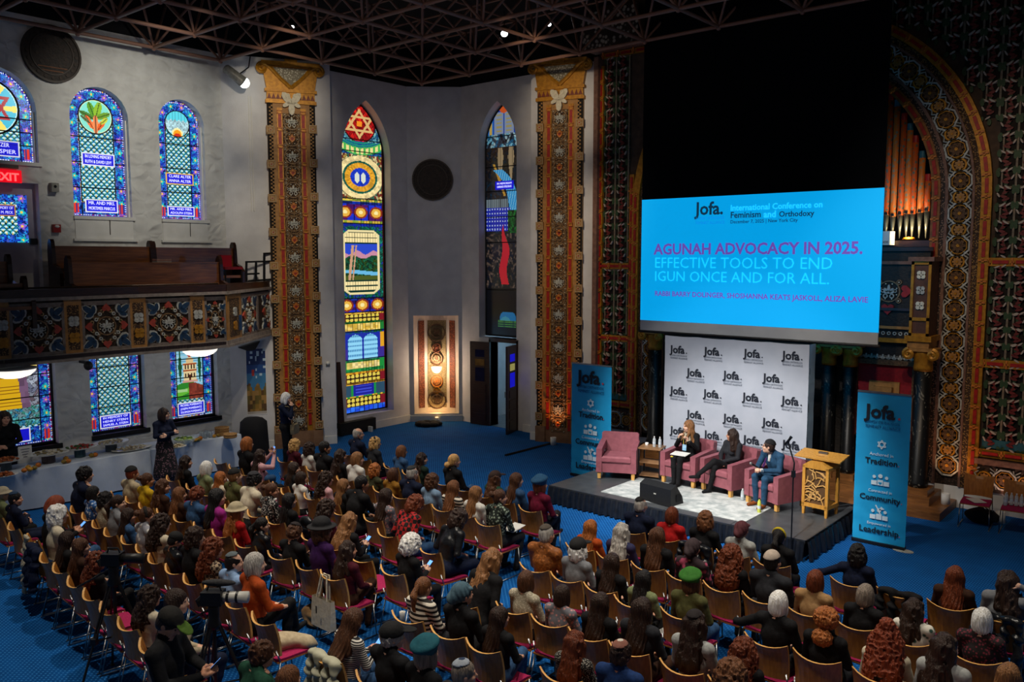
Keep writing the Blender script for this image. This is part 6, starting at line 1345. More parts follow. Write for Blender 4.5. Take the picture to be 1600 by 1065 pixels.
def body(name, J, h=.009, male=False, skirt=None, lo=None, hi=None):
    s = SDF(lo or (-.5, -.36, -.02), hi or (.5, .74, 1.46), h); g = J
    sw = g.get('sw', .165 if not male else .19); b = 1.0 if not male else 1.08
    pel = np.array(g['pel']); Tb = g['T']; t = lambda p: pel+Tb@np.array(p, float)
    s.ell(t((0, -.015, .0)), (.172*b, .14, .125), .03, 2, Tb); s.ell(t((0, -.01, .15)), (.145*b, .112, .15), .05, 1, Tb); s.ell(t((0, -.02, .31)), (.165*b, .118*b, .165), .05, 1, Tb)
    s.cap(t((-sw, -.025, .465)), t((sw, -.025, .465)), .062*b, .062*b, .05, 1)
    for sx in (-1, 1): s.cap(t((sx*.035, -.035, .53)), t((sx*sw*.8, -.03, .475)), .045, .05, .03, 1)
    if not male:
        for sx in (-1, 1): s.ell(t((sx*.07, .075, .32)), (.062, .055, .06), .03, 1, Tb)
    O = t(g.get('hoff', (0, .018, .655))); R = g['R']
    s.cap(t((0, -.025, .50)), O+R@np.array((0, -.012, -.06)), .052*b, .050*b, .015, 0); s.cap(t((-.03, -.03, .535)), t((.03, -.03, .535)), .045*b, .045*b, .02, 1)
    head(s, O, R, male)
    for i, sx in enumerate((-1, 1)):
        el, wr, hd, hn = [np.array(q, float) for q in g['arm'][i]]; sh = t((sx*sw, -.025, .46))
        s.cap(sh, el, .056*b, .047*b, .03, 1); s.cap(el, wr, .046*b, .033*b, .012, 1); s.cap(wr-nrm(wr-el)*.02, wr+nrm(hd)*.006, .034*b, .032*b, .004, 6 if g.get('cuff') else 1); hand(s, wr+nrm(hd)*.01, hd, hn, -sx, g.get('curl', .5))
        kn, an, toe = [np.array(q, float) for q in g['leg'][i]]; hp = t((sx*.085, .0, -.015)); bt = g.get('boot', 0)
        s.cap(hp, kn, .088*b, .064*b, .03, 2); s.cap(kn, kn+(an-kn)*.35, .060*b, .058*b, .02, 3 if bt else 2); s.cap(kn+(an-kn)*.35, an, .058*b, .042*b, .02, 3 if bt else 2)
        s.cap(an+(0, 0, -.01), an+np.array((0, 0, -.035)), .040, .038, .02, 3); s.cap(an+np.array((0, -.02, -.045))+0*an, toe, .036, .030, .02, 3)
    if skirt:
        for q in skirt: s.cap(q[0], q[1], q[2], q[3], .03, 2, q[4])
    for f in g.get('extra', ()): f(s, t)
    me = s.mesh(name, 7); return me, O, R
def seated(lean=0, yaw=0, pitch=0, arms='lap', legs='flat', male=False, pel=(0, 0, .545), roll=0, **kw):
    Tb = rot(0, lean, roll); R = rot(yaw, pitch+lean*.35)
    hs = .165 if not male else .19
    A = {'lap': (((-.225, .05, .76), (-.075, .24, .655), (.5, .8, -.25), (0, .2, 1)), ((.225, .05, .76), (.08, .26, .66), (-.5, .8, -.25), (0, .2, 1))),
         'phone': (((-.215, .07, .77), (-.06, .27, .78), (.25, .6, .35), (-.6, .3, .5)), ((.215, .07, .77), (.07, .27, .78), (-.25, .6, .35), (.6, .3, .5))),
         'chin': (((-.215, .07, .76), (.03, .25, .68), (1, .3, 0), (0, .2, 1)), ((.17, .21, .80), (.05, .17, .985), (-.2, -.25, .8), (.2, .9, .2))),
         'cross': (((-.235, .07, .80), (.06, .185, .81), (1, .1, .05), (0, 1, .2)), ((.235, .07, .80), (-.05, .21, .85), (-1, .05, .0), (0, 1, .3))),
         'outl': (((-.40, -.03, .88), (-.62, .04, .83), (-1, .25, -.1), (0, 0, 1)), ((.225, .05, .76), (.08, .26, .66), (-.5, .8, -.25), (0, .2, 1))),
         'up': (((-.20, .22, .98), (-.06, .34, 1.18), (.1, .25, .9), (-.5, .6, 0)), ((.20, .22, .98), (.07, .34, 1.18), (-.1, .25, .9), (.5, .6, 0))),
         'head': (((-.225, .05, .76), (-.075, .24, .655), (.5, .8, -.25), (0, .2, 1)), ((.34, .06, 1.10), (.15, -.02, 1.19), (-.6, -.2, .3), (0, -.5, .8)))}[arms]
    L = {'flat': (((-.11, .43, .52), (-.115, .42, .09), (-.13, .56, .03)), ((.11, .43, .52), (.115, .43, .09), (.13, .57, .03))),
         'crossed': (((-.07, .44, .51), (-.06, .38, .09), (-.07, .52, .03)), ((-.03, .44, .63), (-.13, .56, .28), (-.16, .70, .27))),
         'tuck': (((-.10, .42, .52), (-.12, .28, .09), (-.13, .41, .03)), ((.10, .43, .52), (.10, .32, .09), (.11, .45, .03)))}[legs]
    return dict(pel=pel, T=Tb, R=R, arm=A, leg=L, **kw)
def rz_(d): return math.radians(d)
VAR = {}
def var(k, male=False, **kw):
    ex = {q: kw.pop(q) for q in list(kw) if q in ('h',)}; VAR[k] = body('person', seated(male=male, **kw), male=male, **ex)
var('F0'); var('F1', yaw=rz_(-22), legs='crossed'); var('F2', pitch=rz_(-26), arms='phone', lean=rz_(-4)); var('F3', lean=rz_(-10), arms='chin', yaw=rz_(-10), pitch=rz_(4))
var('F4', yaw=rz_(16), arms='cross', legs='tuck'); var('F5', yaw=rz_(-38), lean=rz_(-3), legs='tuck'); var('F6', arms='outl', yaw=rz_(8)); var('F7', arms='up', pitch=rz_(6), lean=rz_(-6)); var('F8', arms='head', yaw=rz_(48)); var('F9', lean=rz_(-22), pitch=rz_(-14), yaw=rz_(-20))
var('M0', male=True, yaw=rz_(-6)); var('M1', male=True, lean=rz_(-12), arms='chin', yaw=rz_(-16)); var('M2', male=True, pitch=rz_(-30), arms='phone'); var('M3', male=True, arms='cross', yaw=rz_(-28))
# ---------------- hair and headwear, in head coordinates
HAIR = {}
NG = np.random.RandomState(5).rand(32, 32, 32).astype(np.float32)
def vnoise(x, y, z):
    x, y, z = np.broadcast_arrays(x, y, z); i = [np.floor(q).astype(int) for q in (x, y, z)]; f = [q-np.floor(q) for q in (x, y, z)]; f = [q*q*(3-2*q) for q in f]; r = 0
    for a in (0, 1):
        for b in (0, 1):
            for c in (0, 1): r = r+NG[(i[0]+a) % 32, (i[1]+b) % 32, (i[2]+c) % 32]*(f[0] if a else 1-f[0])*(f[1] if b else 1-f[1])*(f[2] if c else 1-f[2])
    return r
def wob(a, f, ph=0):
    q = f/2.7; zq = .42 if f < 70 else .8; return lambda X, Y, Z: (a*2.1*(np.abs(vnoise(X*q+9, Y*q+7, Z*q*zq+5)-.5)*2-.45)+a*.8*(vnoise(X*q*1.7, Y*q*1.7+3, Z*q*zq+11)-.5)).astype(np.float32)
def strand(a, f): return lambda X, Y, Z: (a*np.sin(f*np.arctan2(X, -(Y+.02))+6*np.sin(9*Z))+a*.6*np.sin(31*Z+40*X)).astype(np.float32)
def hair(k, fn, lo=(-.2, -.27, -.52), hi=(.2, .16, .24), h=.0085, face=True, cut=-.045):
    s = SDF(lo, hi, h); fn(s)
    if face: s.ell((0, .115, -.055), (.064, .082, .105), sub=True); s.ell((0, .10, -.13), (.10, .09, .09), sub=True)
    HAIR[k] = s.mesh('hair', 1)
def skull(s, g=1.0, disp=None): s.ell((0, -.014, .026), (.086*g, .105*g, .106*g), .02, 0, None, False, disp)
def f_short(s): skull(s, .985); s.ell((0, -.05, -.03), (.075, .055, .065), .03)
def f_shortcurl(s): skull(s, 1.06, wob(.012, 95)); s.ell((0, -.05, -.02), (.085, .062, .07), .03, 0, None, False, wob(.012, 95))
def f_fringe(s): skull(s, .98); s.ell((0, -.05, -.03), (.078, .058, .06), .03); s.ell((0, .04, .11), (.085, .11, .075), sub=True)
def f_bob(s):
    skull(s, 1.05, strand(.0035, 22)); s.ell((0, -.05, -.05), (.092, .075, .10), .04, 0, None, False, strand(.0035, 22))
    for sx in (-1, 1): s.ell((sx*.072, .01, -.06), (.026, .045, .085), .03)
def f_bobcurl(s):
    skull(s, 1.10, wob(.013, 80)); s.ell((0, -.05, -.06), (.108, .09, .11), .04, 0, None, False, wob(.014, 80))
    for sx in (-1, 1): s.ell((sx*.08, .01, -.07), (.034, .045, .085), .03, 0, None, False, wob(.012, 80))
def f_long(s):
    d = strand(.004, 24); skull(s, 1.04, d); s.cap((0, -.055, -.02), (0, -.145, -.36), .095, .115, .05, 0, .5, d)
    for sx in (-1, 1): s.cap((sx*.075, -.01, -.02), (sx*.105, -.07, -.30), .030, .032, .04, 0, 1, d)
def f_longf(s):
    f_long(s)
    for sx in (-1, 1): s.cap((sx*.08, .01, -.06), (sx*.10, .085, -.30), .026, .026, .03, 0, 1, strand(.004, 18))
def f_wavy(s):
    d = wob(.010, 62); skull(s, 1.07, d); s.cap((0, -.055, -.02), (0, -.145, -.33), .105, .125, .05, 0, .58, d)
    for sx in (-1, 1): s.cap((sx*.082, -.005, -.02), (sx*.12, -.05, -.27), .036, .04, .04, 0, 1, d)
def f_curly(s):
    d = wob(.016, 92); skull(s, 1.16, d); s.cap((0, -.05, -.03), (0, -.13, -.27), .13, .145, .05, 0, .66, d)
    for sx in (-1, 1): s.cap((sx*.095, -.005, -.02), (sx*.13, -.04, -.22), .045, .05, .04, 0, 1, d)
def f_afro(s): skull(s, 1.38, wob(.018, 100)); s.ell((0, -.04, -.03), (.125, .11, .12), .04, 0, None, False, wob(.018, 100))
def f_bun(s): skull(s, 1.0, strand(.003, 22)); s.ell((0, -.05, -.03), (.074, .055, .06), .03); s.ell((0, -.13, .055), (.05, .045, .045), .012, 0, None, False, wob(.005, 120))
def f_lowbun(s): skull(s, 1.0, strand(.003, 22)); s.ell((0, -.05, -.03), (.074, .055, .06), .03); s.ell((0, -.135, -.055), (.055, .05, .05), .012, 0, None, False, wob(.006, 120))
def f_pony(s): skull(s, 1.0, strand(.003, 22)); s.ell((0, -.05, -.03), (.074, .055, .06), .03); s.cap((0, -.11, .03), (0, -.17, -.06), .028, .042, .015, 0, 1, strand(.004, 14)); s.cap((0, -.17, -.06), (0, -.16, -.24), .042, .018, .02, 0, 1, strand(.004, 14))
def f_twobun(s): s.ell((0, -.03, .04), (.125, .12, .115), .02, 0, None, False, wob(.014, 110)); s.ell((0, -.13, -.14), (.10, .085, .09), .01, 0, None, False, wob(.014, 110))
def f_wildbun(s): f_curly(s); s.ell((0, -.05, .15), (.07, .065, .06), .02, 0, None, False, wob(.012, 110)); s.cap((0, -.08, -.1), (0, -.16, -.34), .15, .17, .05, 0, .6, wob(.016, 90))
for k, f in dict(short=f_short, shortcurl=f_shortcurl, fringe=f_fringe, bob=f_bob, bobcurl=f_bobcurl, long=f_long, longf=f_longf, wavy=f_wavy, curly=f_curly, afro=f_afro, bun=f_bun, lowbun=f_lowbun, pony=f_pony, twobun=f_twobun, wildbun=f_wildbun).items(): hair(k, f)
HAT = {}
def hat(k, fn, **kw):
    s = SDF((-.2, -.22, -.16), (.2, .26, .27), .008); fn(s); HAT[k] = s.mesh('hat', 2)
def h_kippah(s): s.ell((0, -.022, .034), (.087, .104, .107), 0, 0); s.ell((0, .03, -.055), (.3, .3, .16), sub=True); s.ell((0, .17, .05), (.2, .13, .3), sub=True); s.tag[:, :, s.ax[2] > .134] = 1
def h_kbig(s): s.ell((0, -.02, .034), (.092, .110, .112), 0, 0); s.ell((0, .04, -.085), (.3, .3, .16), sub=True); s.ell((0, .2, .05), (.2, .13, .3), sub=True)
def h_beret(s): s.ell((0, -.025, .085), (.125, .13, .055), 0, 0, rot(0, .25)); s.cap((0, -.01, .05), (0, -.012, .07), .098, .10, .02, 0); s.ell((0, -.03, .142), (.008, .008, .012), .004, 1)
def h_wrap(s): s.ell((0, -.028, .03), (.092, .118, .112), .0, 0, None, False, strand(.004, 12)); s.ell((0, -.13, -.02), (.06, .06, .06), .04, 0, None, False, strand(.004, 9)); s.cap((-.07, .06, .07), (.07, .06, .07), .02, .02, .02, 1); s.ell((0, .13, -.055), (.075, .095, .115), sub=True)
def h_bucket(s): s.ell((0, -.014, .05), (.095, .108, .095), .0, 0); s.ell((0, -.01, .035), (.145, .155, .02), .03, 0); s.ell((0, -.01, -.08), (.2, .2, .10), sub=True)
def h_cap(s): s.ell((0, -.014, .045), (.092, .108, .092), 0, 0); s.ell((0, .12, .05), (.07, .09, .012), .015, 1, rot(0, -.15)); s.ell((0, -.01, -.09), (.2, .3, .12), sub=True)
def h_brim(s): s.ell((0, -.014, .07), (.088, .10, .085), 0, 0); s.ell((0, -.012, .045), (.15, .16, .014), .02, 0); s.ell((0, -.01, -.1), (.2, .2, .13), sub=True)
def h_band(s): s.ell((0, -.006, .03), (.094, .05, .112), 0, 0, rot(0, .2)); s.ell((0, -.014, .02), (.084, .12, .098), sub=True); s.ell((0, 0, -.11), (.2, .2, .12), sub=True)
for k, f in dict(kippah=h_kippah, kbig=h_kbig, beret=h_beret, wrap=h_wrap, bucket=h_bucket, cap=h_cap, brim=h_brim, band=h_band).items(): hat(k, f)
HC_ = dict(black='100d0d', darkbrown='24160f', brown='412616', midbrown='5c381f', lightbrown='6d4a2b', blond='a07d4c', red='662a14', auburn='55250f', grey='8f8b86', silver='c2beb7', white='d8d3ca', ginger='864d22', greybrown='6d6258')
def HM(k): return M('hair_'+k, HC_[k], '%02x%02x%02x' % tuple(min(255, int(int(HC_[k][i:i+2], 16)*1.35+8)) for i in (0, 2, 4)), 9, rough=.45, kind='hair', bump=.9, bscale=13)
TOPC = dict(black=('101012', '18181b'), navy=('131c36', '0e152a'), charcoal=('2a2b30', '222328'), grey=('7d7f84', '6d6f74'), lightgrey=('a8aaa8', '8e908e'), cream=('cfc4ad', 'bfb39b'), white=('d6d4ce', 'c6c4be'), olive=('5a5a34', '4a4a2a'), sage=('7d8660', '6b7451'), green=('1f4a38', '183c2d'), darkgreen=('1c2f26', '15241d'), yellow=('c9a21c', 'b38f16'), mustard=('8f6420', '7a541a'), red=('b51a1c', '9c1416'), orange=('b04a1a', '983e14'), maroon=('6e1230', '5a0f28'), burgundy=('4a1020', '3c0c1a'), purple=('3c1a52', '301442'), magenta=('a02a86', '8a2272'), pink=('d0a2a8', 'c09298'), rust=('8a4a1e', '743c16'), brown=('3c2418', '301c12'), tan=('a8845a', '95734c'), denim=('34557e', '2a4668'), paledenim=('7c96b2', '6a84a0'), skyblue=('8aa6cc', '7a96bc'), blue=('1e3a6e', '182f5a'), teal=('1f5f66', '194e54'), suit=('274a68', '1f3d57'), beige=('b9a98c', 'a6967a'))
def TM(k):
    if k in TOPC: return M('cloth_'+k, *TOPC[k], 22, rough=.85, bump=.35, bscale=16, spec=.2)
    return {'stripes': lambda: M('cloth_stripes', '16161a', 'd8d4ca', 14, rough=.85, kind='stripes'), 'widestripes': lambda: M('cloth_widestripes', '1d1a1a', 'd2cabb', 5.5, rough=.85, kind='stripes'), 'plaid': lambda: M('cloth_plaid', 'a81a1c', '140c0c', 18, rough=.85, kind='checker'), 'brownplaid': lambda: M('cloth_brownplaid', '2a1a14', 'a08a70', 26, rough=.85, kind='checker'),
            'floralbw': lambda: M('cloth_floralbw', 'c8c4be', '141418', 40, rough=.85, kind='cells'), 'floralpink': lambda: M('cloth_floralpink', 'c58a86', '6a6a72', 26, rough=.85, kind='cells'), 'floraldark': lambda: M('cloth_floraldark', '8a9a8a', '16201c', 24, rough=.85, kind='cells'), 'floralwhite': lambda: M('cloth_floralwhite', '2a4a40', 'd2cec2', 14, rough=.85, kind='cells'), 'tiedye': lambda: M('cloth_tiedye', 'd8d6d2', '8a8a94', 14, rough=.85, kind='cells'), 'camopink': lambda: M('cloth_camopink', 'b04a6a', '2a1c22', 12, rough=.85, kind='cells'), 'bluewhite': lambda: M('cloth_bluewhite', 'c8d4e0', '2a5a9a', 20, rough=.85, kind='cells'), 'knit': lambda: M('cloth_knit', 'c8c0ac', '98907c', 45, rough=.9, kind='cells'), 'speckle': lambda: M('cloth_speckle', 'b8b2a6', '181414', 70, rough=.85, kind='cells'), 'burgknit': lambda: M('cloth_burgknit', '7a2a3a', '1e1416', 34, rough=.85, kind='cells'), 'camo': lambda: M('cloth_camo', '5c5a30', '2e3018', 12, rough=.85, kind='cells'), 'quilt': lambda: M('cloth_quilt', 'a05c20', '7e4615', 30, rough=.6, kind='cells', bump=.8, bscale=20), 'shawl': lambda: M('cloth_shawl', '1c2c50', '2c1c44', 6, rough=.85), 'puffer': lambda: M('cloth_puffer', '0e0f12', '191b20', 6, rough=.3, bump=.9, bscale=9), 'skirtfloral': lambda: M('cloth_skirtfloral', '7a5a62', '100e12', 26, rough=.85, kind='cells')}[k]()
EYE = M('eye_dark', '1a1412', '221a16', 20, rough=.3); LIP = M('lips', 'a8604f', '9a5546', 20, rough=.5)
def dress(o, mats):
    for i, m in enumerate(mats):
        o.material_slots[i].link = 'OBJECT'; o.material_slots[i].material = m
def person(v, mw, top, bottom, shoe, skin, label, hairk=None, hairc='brown', hatk=None, hatc=None, hatc2=None, group=None, accent=None):
    me, O, R = v; o = put('person', me, None, mw); dress(o, [SKINS[skin], TM(top), TM(bottom), TM(shoe), EYE, LIP, accent or TM(top)]); tag(o, label, 'person', group)
    Mh = T(Vector(O)) @ Matrix(R.tolist()).to_4x4()
    if hairk:
        Mk = Mh
        if hairk in ('long', 'longf', 'wavy', 'curly', 'wildbun'):
            f = R@np.array((0, 1., 0)); pt = math.asin(max(-1, min(1, f[2])))
            if pt < -.1: Mk = T(Vector(O)) @ Matrix(rot(math.atan2(-f[0], f[1]), pt*.5).tolist()).to_4x4() @ T(0, .006, .004) @ SC(1.03)
        hh = put('hair', HAIR[hairk], o, Mk); dress(hh, [HM(hairc)])
    if hatk: ht = put({'band': 'headband', 'wrap': 'head_wrap', 'kbig': 'kippah', 'brim': 'hat', 'bucket': 'hat'}.get(hatk, hatk), HAT[hatk], o, Mh @ SC({'bobcurl': 1.16, 'shortcurl': 1.12, 'wavy': 1.12, 'curly': 1.2, 'bob': 1.07}.get(hairk, 1.02) if hatk not in ('wrap', 'band') else 1.0 if hatk == 'wrap' else 1.04)); dress(ht, [hatc, hatc2 or hatc])
    return o
# ================================================================ AUDIENCE CHAIRS
def chair_parts():
    P = {}
    F_, B_ = [], []; ny = 8; nz = 6; w = .235; g = MB()
    def sp(u, v, off):       # back shell: curved in plan, flared top corners
        x = u*w*(1-.06*(1-v)); y = -.235+.075*u*u-.075*v*v+off*.012; z = .485+.36*v-.028*(1-abs(u)**2)*v**6+.02*abs(u)**3*v; return (x, y-(.0), z)
    f = [[sp(-1+2*i/ny, j/nz, 1) for j in range(nz+1)] for i in range(ny+1)]; b = [[sp(-1+2*i/ny, j/nz, -1) for j in range(nz+1)] for i in range(ny+1)]
    g.grid(f); g.grid(b)
    rim_f = [f[i][nz] for i in range(ny+1)]; rim_b = [b[i][nz] for i in range(ny+1)]; g.grid([rim_f, rim_b], 1); g.grid([[f[0][j] for j in range(nz+1)], [b[0][j] for j in range(nz+1)]], 1); g.grid([[f[ny][j] for j in range(nz+1)], [b[ny][j] for j in range(nz+1)]], 1); g.grid([[f[i][0] for i in range(ny+1)], [b[i][0] for i in range(ny+1)]], 1)
    P['backrest'] = g.mesh('backrest', [CHAIRW, CHAIRE], smooth=False)
    s = MB(); Q = [[(x*(.225-.02*(y < -.1)), y, z) for y in (-.20, -.1, .05, .18, .23)] for x in (-1, -.5, 0, .5, 1) for z in (0,)]
    top = [[(q[0], q[1], .452-.012*(1-(q[0]/.225)**2)-.012*(q[1] > .2)) for q in r] for r in Q]; bot = [[(q[0], q[1], .425) for q in r] for r in Q]
    s.grid(top); s.grid(bot)
    for a, b in ((0, None), (4, None)): s.grid([top[a], bot[a]])
    s.grid([[r[0] for r in top], [r[0] for r in bot]]); s.grid([[r[4] for r in top], [r[4] for r in bot]])
    P['seat_pad'] = s.mesh('seat_pad', MAGENTA, smooth=False)
    P['seat_shell'] = MB().bb(-.23, .23, -.205, .232, .410, .424).mesh('seat_shell', CHAIRW)
    P['leg'] = MB().tube([(0, 0, 0), (0, 0, 1)], .0085, 6).mesh('leg', CHROME, smooth=True)
    return P
CP_ = chair_parts()
LEGS = [((sx*.235, sy, .012), (sx*.225, sy2, .42)) for sx in (-1, 1) for sy, sy2 in ((.24, .20), (-.27, -.17))]
def chair(x, y, rz, label, group='audience chairs'):
    t = thing('chair', label, 'chair', (x, y, 0), rz, group)
    for k in ('backrest', 'seat_pad', 'seat_shell'): put(k, CP_[k], t)
    for a, b in LEGS+[((-.235, -.29, .012), (-.235, .26, .012)), ((.235, -.29, .012), (.235, .26, .012)), ((-.225, -.17, .42), (-.215, -.215, .56)), ((.225, -.17, .42), (.215, -.215, .56))]:
        a, b = Vector(a), Vector(b); d = b-a; nm = 'runner' if abs(d.z) < .01 else 'leg' if a.z < .1 else 'back_stay'
        put(nm, CP_['leg'], t, T(a) @ d.to_track_quat('Z', 'Y').to_matrix().to_4x4() @ SC(1, 1, d.length))
    return t
